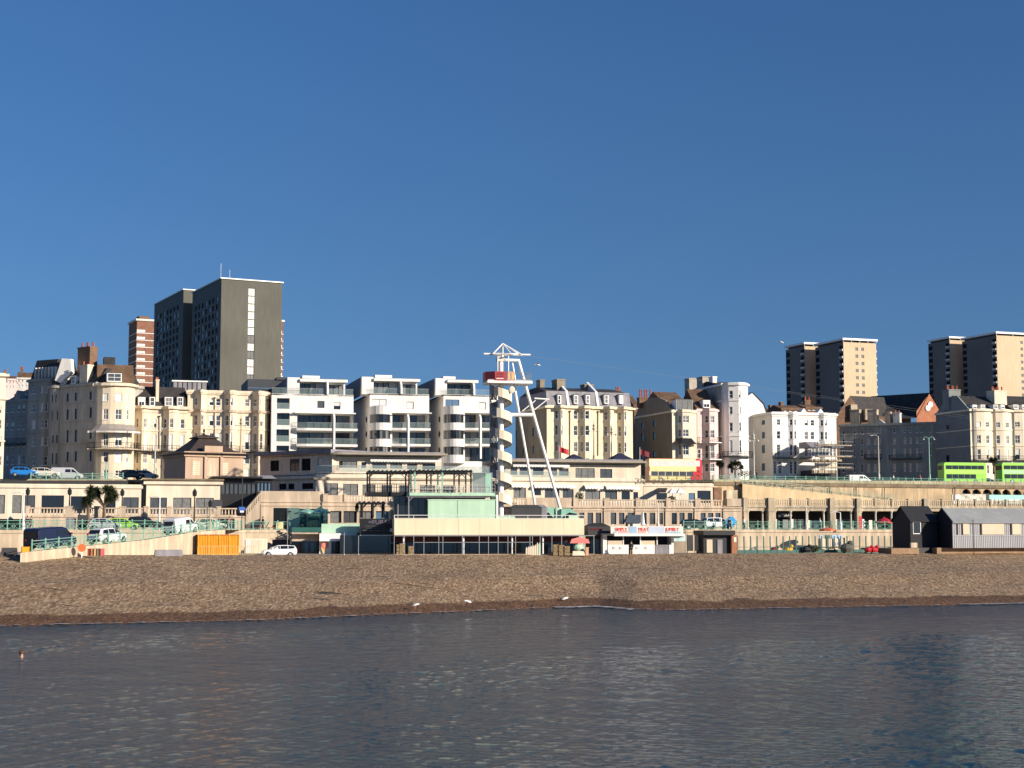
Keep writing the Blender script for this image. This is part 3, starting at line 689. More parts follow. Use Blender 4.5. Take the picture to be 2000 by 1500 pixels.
# ---------------------------------------------------------------- modern white apartment blocks
def modern(x0, x1, Y, top, ptop, loggia, bow, fin1, fin2, bal, wins4, label, px_side, awn):
    H = House('apartment_block', label, 'building', x0, x1, Y, 15, top, 22, white, group='white modern apartment blocks on the seafront', pyr=830)
    r = H.r; z = lambda py, q=None: H.z(q or x0, py)
    dy = (H.z(x0, 800)-H.z(x0, 900))/100      # metres per pixel
    xb = bal[0]; zr = [z(t) for t in (804, 838, 869, 900)]      # slab levels measured at the corner
    ur = H.u(xb, 850); rec = 2.2
    # wall: upper storey flush, lower storeys set back behind the balconies
    w_ = MB(); hol = []; wl = []
    def hole(seg, a0, a1, b0, b1, st, var, y, P=None): hol.append((seg, a0, a1, b0, b1)); wl.append((a0, y, b0, a1-a0, b1-b0, st, var))
    for q in wins4: hole(1, H.u(q[0], 785), H.u(q[1], 785), z(q[3]), z(q[2]), 'm', q[4] if len(q) > 4 else None, .1)
    for q in loggia: hole(1, H.u(q[0], q[2]), H.u(q[1], q[2]), z(q[3]), z(q[2]), 'm', random.choice((0, 1)), 1.3)
    front_end = ur
    wall_strip(w_, [(0, H.D), (0, 0), (ur, 0)], -.3, H.T, white, [h for h in hol if h[0] == 0 or h[2] <= ur], 1.3 if loggia else .16)
    up = [(0, h[1]-ur, h[2]-ur, h[3], h[4]) for h in hol if h[1] > ur]
    wall_strip(w_, [(ur, 0), (H.W, 0)], zr[0], H.T, white, up); wall_strip(w_, [(H.W, 0), (H.W, H.D), (0, H.D)], -.3, H.T, white)
    w_.face([(ur, 0, zr[0]), (H.W, 0, zr[0]), (H.W, rec, zr[0]), (ur, rec, zr[0])], white); w_.face([(ur, 0, -.3), (ur, rec, -.3), (ur, rec, zr[0]), (ur, 0, zr[0])], white)
    lo = [(0, .15, H.W-ur-.3, b+.05, t-.35) for t, b in zip(zr, zr[1:])]
    wall_strip(w_, [(ur, rec), (H.W, rec)], -.3, zr[0], white, lo); w_.build('wall', r)
    for (a0, y, b0, ww, hh, st, var) in wl: put_window(r, (a0, y, b0), 0, ww, hh, st, var)
    for h in lo:
        n = 4; ww = (h[2]-h[1])/n
        for i in range(n): put_window(r, (ur+h[1]+ww*i, rec+.1, h[3]), 0, ww-.05, h[4]-h[3], 'm', random.choice((0, 0, 1, 1, 2)))
    for q in loggia:
        a0, a1 = H.u(q[0], q[2]), H.u(q[1], q[2]); m = MB(); m.box(a0, a1, .03, .07, z(q[3]), z(q[3])+1.0, clearg); m.box(a0, a1, .02, .08, z(q[3])+1, z(q[3])+1.05, metal); m.build('glass_balustrade', r)
    for i, zz in enumerate(zr[1:3]):
        u1 = H.u(bal[1], 850); m = MB(); P = [(ur-.9, 0), (ur-.2, -1.0), (ur+1.5, -1.5), (u1-.1, -1.5), (u1-.1, rec)]
        m.prism(P+[(ur, rec)], zz-.22, zz+.22, white); sb = m.build('balcony', r)
        g = MB()
        for A, B in zip(P[:-1], P[1:-1]):
            n = max(1, int(hypot(B[0]-A[0], B[1]-A[1])/1.3))
            for k in range(n):
                p = [A[0]+(B[0]-A[0])*k/n, A[1]+(B[1]-A[1])*k/n]; q = [A[0]+(B[0]-A[0])*(k+.94)/n, A[1]+(B[1]-A[1])*(k+.94)/n]
                g.face([(*p, zz+.25), (*q, zz+.25), (*q, zz+1.15), (*p, zz+1.15)], clearg)
            g.tube((*A, zz+1.2), (*B, zz+1.2), .035, metal)
        g.build('glass_balustrade', sb)
    # curved fins: plates standing square to the front, rounded at the top outer corner, on a slim post
    for k_, (fx, ft, fb, lx) in enumerate((fin1, fin2)):
        low = fb > 800; y0, y1 = (-1.75, 1.9) if low else (-.35, 2.4); u, zt = H.hit(fx, ft, y0); zf_ = zr[1] if low else H.T; rr = 1.5
        P = [(y0, zf_), (y0, zt-rr)]+[(y0+rr-rr*cos(t), zt-rr+rr*sin(t)) for t in (pi/8, pi/4, 3*pi/8, pi/2)]+[(y1, zt), (y1, zf_)]
        m = MB(); m.extx(P, u-.2, u+.12, whitep); m.build('curved_fin', r)
        if low: m = MB(); m.box(u-.2, u+.12, y0, y0+.35, H.z(fx, fb, y0), zf_, whitep); m.build('post', r)
    m = MB(); m.box(ur-.6, H.W+.3, -1.0, .0, zr[0]-.22, zr[0]-.02, white); m.build('canopy', r)
    # recessed penthouse
    zp = z(ptop); zf = H.T; m = MB(); us, ue_ = H.u(px_side, 750, 1.2), H.u(bal[2], 750, 2.2)
    h5 = [(0, H.u(awn[0], 750, 2.2)-us, H.u(awn[1], 750, 2.2)-us, zf+.1, zp-.9)]
    h5.append((0, min(ue_-us-3.2, h5[0][2]+1.6), ue_-us-.3, zf+.1, zp-1.1))
    wall_strip(m, [(us, 2.2), (ue_, 2.2)], zf-.4, zp-.3, white, h5); wall_strip(m, [(us, 20), (us, 2.2)], zf-.4, zp-.3, pside); wall_strip(m, [(ue_, 2.2), (ue_, 20)], zf-.4, zp-.3, pside); pw = m.build('penthouse', r)
    for h in h5:
        n = 4; ww = (h[2]-h[1])/n
        for i in range(n): put_window(pw, (us+h[1]+ww*i, 2.3, h[3]), 0, ww-.04, h[4]-h[3], 'm', random.choice((0, 1, 2)))
    m = MB(); m.box(us-.02, ue_, 2.2, 20, zp-.3, zp, pside); m.box(us, us+2.2, .9, 2.2, zf-.1, zp, white)
    m.box(us+2.2, ue_+.2, .4, 2.2, zp-.75, zp-.25, white); m.box(us+(ue_-us)*.3, us+(ue_-us)*.6, 5, 9, zp, zp+.8, whitep); m.build('roof', pw)
    g = MB(); n = int(H.W/1.6)
    for k in range(n): g.face([(H.W*k/n+.04, .25, H.T), (H.W*(k+1)/n-.04, .25, H.T), (H.W*(k+1)/n-.04, .25, H.T+1), (H.W*k/n+.04, .25, H.T+1)], clearg)
    g.tube((0, .25, H.T+1.03), (H.W, .25, H.T+1.03), .035, metal); g.build('glass_balustrade', r)
    m = MB(); m.prism([(0, 0), (H.W, 0), (H.W, H.D), (0, H.D)], H.T-.3, H.T-.05, slate); m.build('roof', r)
    if bow:
        ua, ub = H.u(bow[0], 830), H.u(bow[1], 830); P = arc(ua, ub, 2.4, 10, 0); m = MB(); zb = [(z(794), z(810)), (z(826.5), z(841)), (z(858), z(873)), (z(889), z(905))]
        for a, b in zb: m.prism(P, b, a, white)
        bw = m.build('bow_bay', r); zz = [z(792)]
        for (a, b), (c, d) in zip(zb, zb[1:]):
            Q = offset(P, -.25)
            for A, B in zip(Q, Q[1:]):
                put_window(bw, (A[0], A[1], c), atan2(B[1]-A[1], B[0]-A[0]), hypot(B[0]-A[0], B[1]-A[1]), b-c, 'd' if random.random() < .5 else 'n', random.choice((0, 0, 1, 2)))
    for q in (817, 846, 878):       # porthole windows on the side wall
        if bow: m = MB(); m.tube((-.05, 3.2, z(q)), (-.12, 3.2, z(q)), .55, dark, 12); m.build('porthole', r)
    return H
modern(530, 690, 274, 768, 735, [(541, 566, 777, 798), (541, 566, 806, 830), (540, 565, 838, 862), (540, 565, 870, 892)], None,
       (641, 741, 768, 628), (654, 806, 885, 636), (580, 697, 674), [(580, 604, 779, 799), (620, 634, 781, 795), (652, 665, 783, 797)],
       'left white modern apartment block with a column of square loggias', 561, (573, 617))
modern(722, 838, 281, 768, 735, [], (722, 765), (785, 743, 770, 765), (799, 807, 890, 785), (766, 839, 815), [(727, 755, 779, 792), (765, 778, 781, 797), (794, 808, 783, 797)],
       'middle white modern apartment block between the loggia block and the helter skelter tower', 706, (716, 760))
modern(866, 969, 287, 770, 738, [], (866, 907), (927, 745, 771, 912), (940, 808, 896, 928), (908, 970, 928), [(870, 897, 780, 793, 7), (907, 920, 783, 797), (936, 949, 784, 798)],
       'right white modern apartment block with rounded bay beside the helter skelter tower', 850, (862, 916))
# dark plant storey behind the left block
m = MB(); F_ = Fr(484, 750, 292, 15, roadz(-40), 562); F_.root('roof_storey', 'long dark blue glazed roof storey rising behind the cream hotel', 'building')
F_.bx(m, 484, 741, 562, 775, 0, 14, concs); F_.bx(m, 540, 737, 565, 742, -.3, 14, concs); F_.bx(m, 484, 757, 530, 759, -.1, 0, gblue); m.box(0, F_.W, .5, 14, 0, F_.z(500, 770), concs); m.build('wall', F_.r)
# yellow cream hotel
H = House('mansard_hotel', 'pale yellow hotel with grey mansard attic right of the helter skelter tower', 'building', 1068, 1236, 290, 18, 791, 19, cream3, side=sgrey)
H.bays((1083, 1104, .9, 1.1), (1131, 1155, .8, 1.1), (1179, 1199, .9, 1.1), (1206.5, 1228, .9, 1.1))
H.wins([(1084, 1089.5, 's', 0), (1095, 1102), (1120, 1128), (1134, 1139, 's', 1), (1142.5, 1153), (1180, 1186, 's', 0), (1189, 1197), (1207.5, 1213, 's', 0), (1216, 1226)], [(802, 818), (830, 850), (862, 882), (894, 912)], ref=1090)
H.wins([(1006, 1010), (1021, 1025), (1040, 1044)], [(830, 848), (866, 882)], 'd', 1)
H.finish(.5, flat=False); H.mansard(762, .9, slate2, slate, D=18); m = MB()
uu = [H.u(q, 760) for q in (1110, 1168)]
rf = H.roof; z1 = H.z(1068, 762); zt = H.z(1068, 748)
r2 = MB(); W = H.W
for a, b in ((.2, uu[0]), (uu[0], uu[1]), (uu[1], W-.4)): r2.frus([(a, 1.4), (b, 1.4), (b, 17), (a, 17)], z1-.05, [(a+.3, 7), (b-1.2, 7), (b-1.2, 11), (a+.3, 11)], zt-.2, slate)
r2.build('ridge', rf)
for u in uu: m = MB(); m.extx([(.1, H.T), (1.15, z1+.1), (6, zt+1), (6, z1-.4), (.9, H.T-.1)], u-.15, u+.3, whitep); m.build('party_wall', rf)
for a in ((1089, 1096), (1121, 1129), (1144, 1152), (1180, 1189), (1209, 1217)): H.dormer(a[0], a[1], 771, 789, y=.15, dd=1.2)
H.chimney(1055, 1064, 741, 11, 2.4, 0, sgrey, bot=770, ptop=736); H.chimney(1088, 1104, 740, 3.5, 3, 0, sgrey, bot=775, ptop=739); H.chimney(1142, 1159, 750, 5, 2.5, 0, sgrey, bot=775, ptop=750)
H.pipe(1113, 802, 890); H.pipe(1168, 803, 890)
# gabled side house
H = House('gabled_house', 'narrow cream house with a black canopy over its bay window and a shaded grey side wall', 'house', 1313, 1361, 297, 18, 800, 19, cream2, side=sgrey)
H.bays((1323, 1350, .6, 1.2)); H.wins([(1325, 1330, 's', 0), (1333, 1345)], [(812, 826), (839, 853), (868, 889)], ref=1313)
H.wins([(1252, 1257), (1275, 1280)], [(814, 826), (838, 852), (876, 888)], 'd', 0, ref=1236)
H.finish(.2, flat=False); H.pitched(757, brown, hip=0)
m = MB(); m.extx([(-.02, H.T-.4), (19, H.T-.4), (16, H.T+2.2), (10.5, H.z(1313, 768)), (6, H.z(1313, 772)), (3, H.T+2)], 0, .35, sgrey); m.build('gable_wall', H.roof)
H.dormer(1321, 1353, 780, 801, y=-.2, dd=2.4, st='m', var=2)
H.chimney(1249, 1275, 776, 14, 1.4, 5, brickb, bot=796, ptop=760); H.chimney(1282, 1297, 777, 9, 1.2, 4, brickb, bot=795, ptop=765)
m = MB(); za, zb = H.z(1313, 856), H.z(1313, 866); pa, pb, pc = [offset(canted(H.u(1322), H.u(1351), 1.2, .6), q) for q in (.05, .6, 1.2)]
for i in range(3):
    m.face([(*pa[i], za), (*pa[i+1], za), (*pb[i+1], za-.7), (*pb[i], za-.7)], dark); m.face([(*pb[i], za-.7), (*pb[i+1], za-.7), (*pc[i+1], zb-.2), (*pc[i], zb-.2)], dark)
m.build('canopy', H.r)
# pink house
H = House('pink_house', 'narrow pink house with two iron balconies under a brown roof', 'house', 1362, 1403, 302, 17, 798, 10, pink)
H.bays((1373, 1400, .9, 1.2)); H.wins([(1377, 1383, 's', 0), (1387, 1395)], [(812, 826), (840, 855), (869, 895, 't'), (905, 921)], ref=1362); H.wins([(1362.8, 1368)], [(877, 895), (905, 921)], ref=1362)
H.finish(.2, flat=False); H.pitched(756, brown); H.dormer(1373, 1387, 781, 797, y=.3); H.balcony(864, 1.1, slabm=whitep); H.balcony(897, 1.1, slabm=whitep)
# white round tower house
H = House('round_tower_house', 'tall white house with a full height round bow and black balcony', 'house', 1411, 1462, 304, 16, 748, 16, white2, side=M('flank render darkened for shade', (.40, .37, .32), .9, .12, .3))  # flank colour darkened to hold the shade of the side wall
H.bays((1414, 1459, (1415.5, 1418.5, 1434, 1438, 1451.5, 1456.5), 2.4)); H.wins([(1421, 1431), (1440, 1449)], [(764, 779), (795, 810), (826, 843), (860, 885, 't')], ref=1420); H.wins([(1424, 1432), (1441, 1449)], [(902, 925)], ref=1420)
for y in (783, 852, 890): H.band(y, .22, .12)
H.finish(.3, flat=False); H.pitched(738, slate); H.balcony(892, 1.0)
H.chimney(1372, 1391, 735, 9, 3, 0, M('grey stack stucco', (.45, .40, .33), .9, .15, 1), bot=800); H.chimney(1392, 1400, 735, 5, 2, 0, white2, bot=790); H.chimney(1346, 1361, 738, 15, 2.5, 0, M('grey stack stucco', (.45, .40, .33)), bot=770)
# white gable behind
F_ = Fr(1460, 812, 318, 16, roadz(50)); F_.root('gable_house', 'plain white gable end with a kinked roofline behind the round bow house', 'house')
m = MB(); m.extr([F_.hit(*q) for q in ((1459, 930), (1501, 930), (1501, 812), (1496, 805), (1491, 789), (1470, 767), (1459, 775))], 0, 12, white2); m.build('wall', F_.r)
m = MB(); z_ = lambda q: F_.hit(*q); m.extr([z_((1502, 813)), z_((1492, 788)), z_((1470, 766)), z_((1470, 768)), z_((1491, 790)), z_((1499, 813))], -.1, 12, slate); m.build('roof', F_.r)
# white house
H = House('white_house', 'bright white house with long black iron balcony and two tiny gables on its roof', 'house', 1509, 1634, 310, 17, 804, 17, white2)
H.bays((1540, 1560, .8, .6), (1600, 1620, .8, .6))
H.wins([(1517, 1524), (1542, 1548, 's', 0), (1551, 1557), (1571, 1578), (1583, 1590), (1602, 1607.5, 's', 0), (1611, 1617)], [(818, 830), (842, 857), (868, 890, 'f', 1)], ref=1509)
H.wins([(1511, 1517, 'f', 1), (1520, 1527, 'f', 1), (1542, 1548, 'f', 0), (1551, 1557, 'f', 1)], [(901, 925)], ref=1509)
H.wins([(1488, 1494)], [(818, 827), (841, 854), (868, 883), (903, 918)], 'd', 1); H.wins([(1466, 1471)], [(868, 884)], 'd', 1); H.wins([(1465, 1470)], [(908, 925)], 'd', 0, name='door')
H.band(812, .2, .15); H.finish(.3, flat=True)
H.balcony(894, 1.3, px0=1509, px1=1580)
m = MB()
for q in (1570, 1603): u = H.u(q, 800, .6); m.extr([(u-.9, H.T-.2), (u+.9, H.T-.2), (u, H.T+.9)], .6, 2.5, white2 if q < 1600 else whitep)
m.build('small_gable', H.r)
# brown roofed houses behind the white house
skyline_house(1526, 1572, 345, 796, brickb, brown, 'brown roofed house peeping over the white house, left part', 788, ((1525, 1530, 785),), ((3, 7),), 4, 15, 9, pots=0)
skyline_house(1574, 1604, 352, 794, brickb, brown, 'brown roofed house with black chimney stack peeping over the white house', 787, ((1572, 1583, 781),), ((3, 7),), 3, 15, 9)
skyline_house(1238, 1250, 330, 790, brickb, brown, 'brown roofed house squeezed between the yellow hotel and the shaded grey side wall', 770, (), ((3, 7),), 1, 15, 9)
skyline_house(1196, 1236, 345, 780, brickb, brown, 'reddish roofed house just showing over the yellow hotel', 766, ((1203, 1213, 762),), ((3, 7),), 3, 15, 9, pots=4)
skyline_house(1500, 1530, 380, 802, brickb, brown, 'low brown house far behind the white gable end', 795, ((1504, 1508, 791),), ((3, 7),), 3, 15, 9, pots=0)
# shaded terrace in the side street
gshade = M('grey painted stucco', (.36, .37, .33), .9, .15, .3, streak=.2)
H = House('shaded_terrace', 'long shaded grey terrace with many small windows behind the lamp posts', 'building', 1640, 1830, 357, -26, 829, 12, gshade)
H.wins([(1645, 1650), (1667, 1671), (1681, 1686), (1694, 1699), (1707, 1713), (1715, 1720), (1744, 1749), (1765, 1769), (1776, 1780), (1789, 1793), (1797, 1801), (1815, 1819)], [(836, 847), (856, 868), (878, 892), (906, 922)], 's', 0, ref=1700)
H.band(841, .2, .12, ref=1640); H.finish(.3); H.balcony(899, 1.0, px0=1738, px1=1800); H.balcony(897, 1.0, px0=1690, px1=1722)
for (a, b, c) in ((1728, 1738, 804), (1744, 1757, 806), (1660, 1678, 800), (1694, 1712, 800)): H.chimney(a, b, c, 5, 2, 2 if a > 1740 else 0, stone2 if a < 1740 else whitew, bot=836, ptop=c-5)
m = MB(); u = H.u(1720, 810, 2); m.extr([(u-1.4, H.T-.2), (u+1.4, H.T-.2), (u, H.T+1)], .1, 3, gshade); m.build('small_gable', H.roof)
H.roof = H.roof
# big dark roofed hall behind with brick gable
F_ = Fr(1640, 800, 385, 10, 18); F_.root('steep_roofed_house', 'steep dark slate roofed house below the right of the buff tower', 'house')
m = MB(); P_ = lambda x, y, d: F_.P(x, y, d)
m.face([P_(1632, 815, 0), P_(1660, 773, 0), P_(1690, 815, 0)], brickb); m.face([P_(1660, 773, 0), P_(1727, 776, 14), P_(1735, 815, 14), P_(1690, 815, 0)], slate); m.face([P_(1632, 815, 0), P_(1660, 773, 0), P_(1727, 776, 14), P_(1700, 815, 14)], slate)
m.build('roof', F_.r); m = MB(); F_.bx(m, 1632, 813, 1735, 900, .1, 12, brickb); m.build('wall', F_.r)
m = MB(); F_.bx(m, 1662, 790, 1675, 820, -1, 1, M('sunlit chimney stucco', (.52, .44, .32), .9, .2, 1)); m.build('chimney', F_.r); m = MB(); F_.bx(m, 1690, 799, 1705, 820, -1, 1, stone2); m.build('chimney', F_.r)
F_ = Fr(1700, 800, 400, 22, 18, 1832); F_.root('brick_hall', 'long black roofed hall with a red brick gable end and round white windows', 'building')
m = MB(); ga = [F_.P(1790, 803, -8), F_.P(1816, 767, -8), F_.P(1836, 803, -8)]; m.face([ga[0], ga[1], ga[2], (ga[2][0], -8, 0), (ga[0][0], -8, 0)], M('sunlit red brick', (.42, .17, .09), .9, .15, .8, fine=.2)); m.build('gable_wall', F_.r)  # gable brick brightened; the sunlight is put into its colour
m = MB(); a, b = F_.P(1701, 774, 8), F_.P(1816, 767, -8.2); c, d = F_.P(1790, 816, -8.2), F_.P(1690, 822, -2); m.face([a, b, c, d], slate); m.box(d[0], c[0]+3.2, -1.5, 12, 0, F_.z(1740, 812, -1.5), brickb); m.face([a, b, F_.P(1838, 803, -8.2), F_.P(1730, 815, 14)], slate); m.build('roof', F_.r)
for (x, y) in ((1812, 797), (1817, 790)): m = MB(); p = F_.P(x, y, -8.1); m.tube(p, (p[0], p[1]-.15, p[2]), .75, whitep, 12); m.build('round_window', F_.r)
# right hotel terrace
def bowhouse(x0, x1, Y, top, lab, side, cols, bays, dorm, ch, ref):
    H = House('bow_terrace', lab, 'building', x0, x1, Y, 18, top, 13, cream2, pyr=870, side=M('side stucco darkened for shade', (.22, .24, .23), .9, .12, .5)); H.bays(*bays)  # side stucco tone lowered, shade of the side built into it
    H.wins(cols, [(824, 834), (850, 866), (877, 898, 't'), (908, 925)], ref=ref)
    if side: H.wins([(1848, 1854)], [(824, 832), (884, 898)], 'd', 0, ref=1830)
    H.band(839, .2, .14); H.band(871, .2, .14); H.finish(.4, flat=False); H.pitched(768, slate)
    for a in dorm: H.dormer(*a, 790, 799, y=.35, dd=2)
    for c in ch: H.chimney(*c[:3], **c[3])
    H.balcony(899, 1.0); return H
H = bowhouse(1896, 1977, 333, 798, 'cream bow fronted hotel with slate roof behind the green double decker buses', True,
    [(1907, 1916), (1924, 1932), (1945, 1953), (1963, 1971)], [(1900, 1937, (1901.5, 1905, 1919, 1922, 1934), .9), (1941, 1974, (1943.5, 1955.5, 1961, 1972.5), .9)], [(1899, 1908), (1915, 1924), (1940, 1949), (1954, 1962)],
    [(1853, 1876, 760, dict(y=7, dd=2.5, pots=5, ptop=752, bot=800, mat=M('side stucco darkened for shade', (.22, .24, .23), .9, .12, .5))), (1942, 1966, 762, dict(y=3, dd=3, pots=5, ptop=754, bot=790))], 1905)
m = MB(); m.extx([(-.02, H.T-.4), (13, H.T-.4), (8.5, H.z(1896, 770)), (4.5, H.z(1896, 770))], -.06, .3, M('side stucco darkened for shade', (.36, .37, .34))); m.build('gable_wall', H.roof)
bowhouse(1977.5, 2060, 339, 800, 'cream bow fronted terrace house cut off by the right edge of the photo', False,
    [(1982, 1992), (2004, 2012), (2025, 2034)], [(1979, 2014, (1980.5, 1994, 2002, 2013), .9)], [(1979, 1989), (1996, 2004), (2020, 2030)], [], 1977.5)
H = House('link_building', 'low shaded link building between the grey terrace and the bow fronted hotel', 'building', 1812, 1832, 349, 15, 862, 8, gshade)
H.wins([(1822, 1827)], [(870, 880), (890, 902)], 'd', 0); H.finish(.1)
# ================================================================ TERRACES BELOW THE UPPER ROAD
def simple_house(name, label, cat, x0, x1, Y, th, top, ybase, depth, mat, wins=(), cornice=.2, group=None, pyr=960, st='m'):
    p = at(x0, ybase, Y)
    H = House(name, label, cat, x0, x1, Y, th, top, depth, mat, group, base=p.z, pyr=pyr)
    for w_ in wins: H.wins([w_[:2]], [(w_[2], w_[3])], w_[4] if len(w_) > 4 else st, w_[5] if len(w_) > 5 else None)
    H.finish(cornice); return H
warm = M('warm cream terrace paint', (.75, .65, .51), .85, .1, .4, streak=.12)
# far left low building (two blocks)
H = simple_house('seafront_cafe', 'long low cream building with wide dark openings at the left edge', 'building', -60, 276, 205, 16, 944, 1009, 14, warm,
    [(-12, 10, 966, 1003, 'm', 2), (24, 42, 966, 1002, 'm', 2), (47, 68, 966, 1002, 'm', 1), (81, 125, 967, 1002, 'm', 0), (138, 178, 968, 1002, 'm', 0), (205, 225, 970, 1002, 'm', 0), (240, 271, 969, 1002, 'm', 1)])
H = simple_house('seafront_cafe', 'cream low building with curtained windows below the brown pavilion', 'building', 286, 430, 215, 15, 938, 1009, 14, warm,
    [(293, 326, 972, 1004, 'm', 1), (338, 373, 972, 1004, 'm', 2), (382, 417, 972, 1004, 'm', 2)], .4)
m = MB(); m.box(-.5, H.W+.5, -.5, 14, H.T, H.T+.25, ccap); m.build('roof_edge', H.r)
p1 = at(-60, 960, 198)
# dark glazed verandah
H = simple_house('glazed_verandah', 'black framed glazed verandah with a flat dark roof beside the beige wall', 'building', 430, 500, 221, 15, 934, 985, 8, dark,
    [(432+i*8.5, 439.6+i*8.5, 944, 965, 'm', 1) for i in range(8)], .1)
m = MB(); m.box(-1.2, H.W+.8, -1.3, 8, H.T, H.T+.25, dark); m.build('canopy', H.r)
H = simple_house('glazed_corner', 'turquoise glazed corner bay under a curved grey roof', 'building', 501, 531, 224, 15, 935, 985, 6, dark,
    [(503+i*7, 509+i*7, 940, 962, 'm', 7) for i in range(4)], .1)
m = MB(); m.frus([(-.5, -.8), (H.W+.6, -.8), (H.W+.6, 6), (-.5, 6)], H.T, [(.2, .3), (H.W, .3), (H.W, 6), (.2, 6)], H.T+.5, slate2); m.build('roof', H.r)
# balustraded walls
def balustrade(F, xs0, xs1, ytop, ybot, y=0, mat=stone, piers=(), name='balustrade', parent=None, pitch=.38, ref=None):
    ref = ref or xs0; u0, u1 = F.u(xs0, ytop, y), F.u(xs1, ytop, y); zt, zb = F.z(ref, ytop, y), F.z(ref, ybot, y); m = MB()
    m.box(u0, u1, y-.12, y+.18, zt-.16, zt, mat); m.box(u0, u1, y-.1, y+.16, zb, zb+.14, mat)
    n = max(1, int((u1-u0)/pitch))
    for i in range(n):
        u = u0+(i+.5)*(u1-u0)/n; m.frus([(u-.07, y-.05), (u+.07, y-.05), (u+.07, y+.09), (u-.07, y+.09)], zb+.14, [(u-.1, y-.08), (u+.1, y-.08), (u+.1, y+.12), (u-.1, y+.12)], zb+.14+(zt-zb-.3)*.35, mat)
        m.frus([(u-.1, y-.08), (u+.1, y-.08), (u+.1, y+.12), (u-.1, y+.12)], zb+.14+(zt-zb-.3)*.35, [(u-.05, y-.03), (u+.05, y-.03), (u+.05, y+.07), (u-.05, y+.07)], zt-.16, mat)
    b = m.build(name, parent or F.r)
    for (a, c) in piers:
        q = MB(); ua, uc = F.u(a, ytop, y), F.u(c, ytop, y); q.box(ua, uc, y-.2, y+.28, zb, zt+.08, mat); q.box(ua-.06, uc+.06, y-.26, y+.34, zt+.08, zt+.2, mat); q.build('pier', parent or F.r)
    return b
F_ = Fr(48, 1000, 197, 15, DZ); F_.root('balustrade_wall', 'cream balustraded wall in front of the low cream cafe buildings', 'wall')
m = MB(); z9 = F_.z(48, 1007); m.box(0, F_.u(478, 1010), 0, .5, 0, z9, stone); m.box(0, F_.u(478, 1010), -.12, 0, z9-.2, z9, stone); m.box(0, F_.u(478, 1010), .5, 9, z9-.3, z9-.05, pave); m.build('wall', F_.r)
pr = [(50, 58), (127, 146), (184, 197), (233, 246), (281, 290), (326, 335), (375, 381), (423, 431), (463, 470)]
for (a, b), (c, d) in zip(pr, pr[1:]): balustrade(F_, b, c, 991, 1007, .1, piers=[(a, b)], ref=48)
m = MB()
for (a, b) in ((426, 436), (440, 447), (450, 458)): F_.bx(m, a, 1013, b, 1033, -.05, .3, dark)
m.build('garage_door', F_.r)
# brown pavilion with pagoda roof
pbm = M('pinkish brown render', (.50, .36, .26), .9, .08, .4, streak=.08)
H = House('pavilion', 'pinkish brown pavilion with blind windows and a dark pagoda roof with finial', 'building', 362, 475, 234, 31, 884, 10, pbm, base=13.2, pyr=910)
z = H.z
m = MB()
for (a, b, c, d) in ((376, 390, 901, 928), (431, 445, 903, 928)): H.bx(m, a, c, b, d, -.06, .1, cream); 
for i in range(7):
    for (a, b) in ((376, 390), (431, 445)): H.bx(m, a, 903+i*3.5, b, 903.8+i*3.5, -.09, -.06, pbm)
m.build('shuttered_window', H.r)
m = MB(); u0, u1, z0, z1 = H.bx(m, 400, 871, 435, 884, -.3, .6, pbm); H.bx(m, 400, 884, 404, 935, -.3, .0, pbm); H.bx(m, 431, 884, 435, 935, -.3, 0, pbm)
c_, zz = H.hit(413, 905, -.08); m.extr([(c_-.75, zz-2), (c_+.75, zz-2)]+[(c_+.75*cos(t), zz+.75*sin(t)) for t in [pi*i/8 for i in range(9)]], -.1, .05, stone); m.build('arched_panel', H.r)
H.band(884, .4, .3); H.finish(.3, flat=False)
m = MB(); W = H.W; D = H.D; c1, c2, c3 = H.T, z(400, 868, 5), z(400, 857, 5)
def rc(i, x=0): return [(i-x, i), (W-i+x, i), (W-i+x, D-i), (i-x, D-i)]
pg = M('dark pagoda tiles', (.05, .035, .03), .7, .2, 2)
m.frus(rc(-.9), c1-.1, rc(.9), c1+.35, pg); m.frus(rc(.9), c1+.35, rc(2.6), c2+.2, pg); m.frus(rc(2.6), c2+.2, rc(3.3), c3, pg); m.frus(rc(2.9), c3, rc(3.0), c3+.2, pg); m.frus(rc(3.0), c3+.2, rc(4.6), z(400, 849, 5), pg)
H.roof = m.build('roof', H.r); m = MB(); m.lathe([(.25, 0), (.08, .3), (.22, .6), (.05, .9), (.02, 1.6)], W/2, D/2, iron, 8, z(400, 849, 5)); m.build('finial', H.roof)
# centre left two tier verandah building
H = simple_house('terrace_bar', 'lower storey of the stepped cream terrace with dark framed arched windows', 'building', 617, 992, 232, 15, 921, 985, 20, warm,
    [(633, 660, 944, 967, 'm', 2), (670, 699, 944, 968, 'm', 2), (708, 732, 945, 969, 'm', 2), (745, 765, 946, 970, 'm', 1), (780, 805, 946, 970, 'm', 1), (820, 850, 947, 970, 'm', 1), (865, 890, 947, 970, 'm', 0)], .0)
low_r = H.r
m = MB(); band(m, H.path, H.z(617, 936), H.z(617, 931), .35, warm); band(m, H.path, H.z(617, 934), H.z(617, 932.5), .5, stone); m.build('cornice', H.r)
m = MB(); m.box(0, H.W, .3, .36, H.T, H.T+.95, clearg); m.box(0, H.W, .28, .38, H.T+.95, H.T+1, metal); m.build('glass_balustrade', H.r)
m = MB()
for (a, b) in ((6, 9), (10, 13.5), (14.5, 18)):
    m.box(-.05, .1, a, b, H.T-3.6, H.T-1.7, gp[0])
m.build('side_window', H.r)
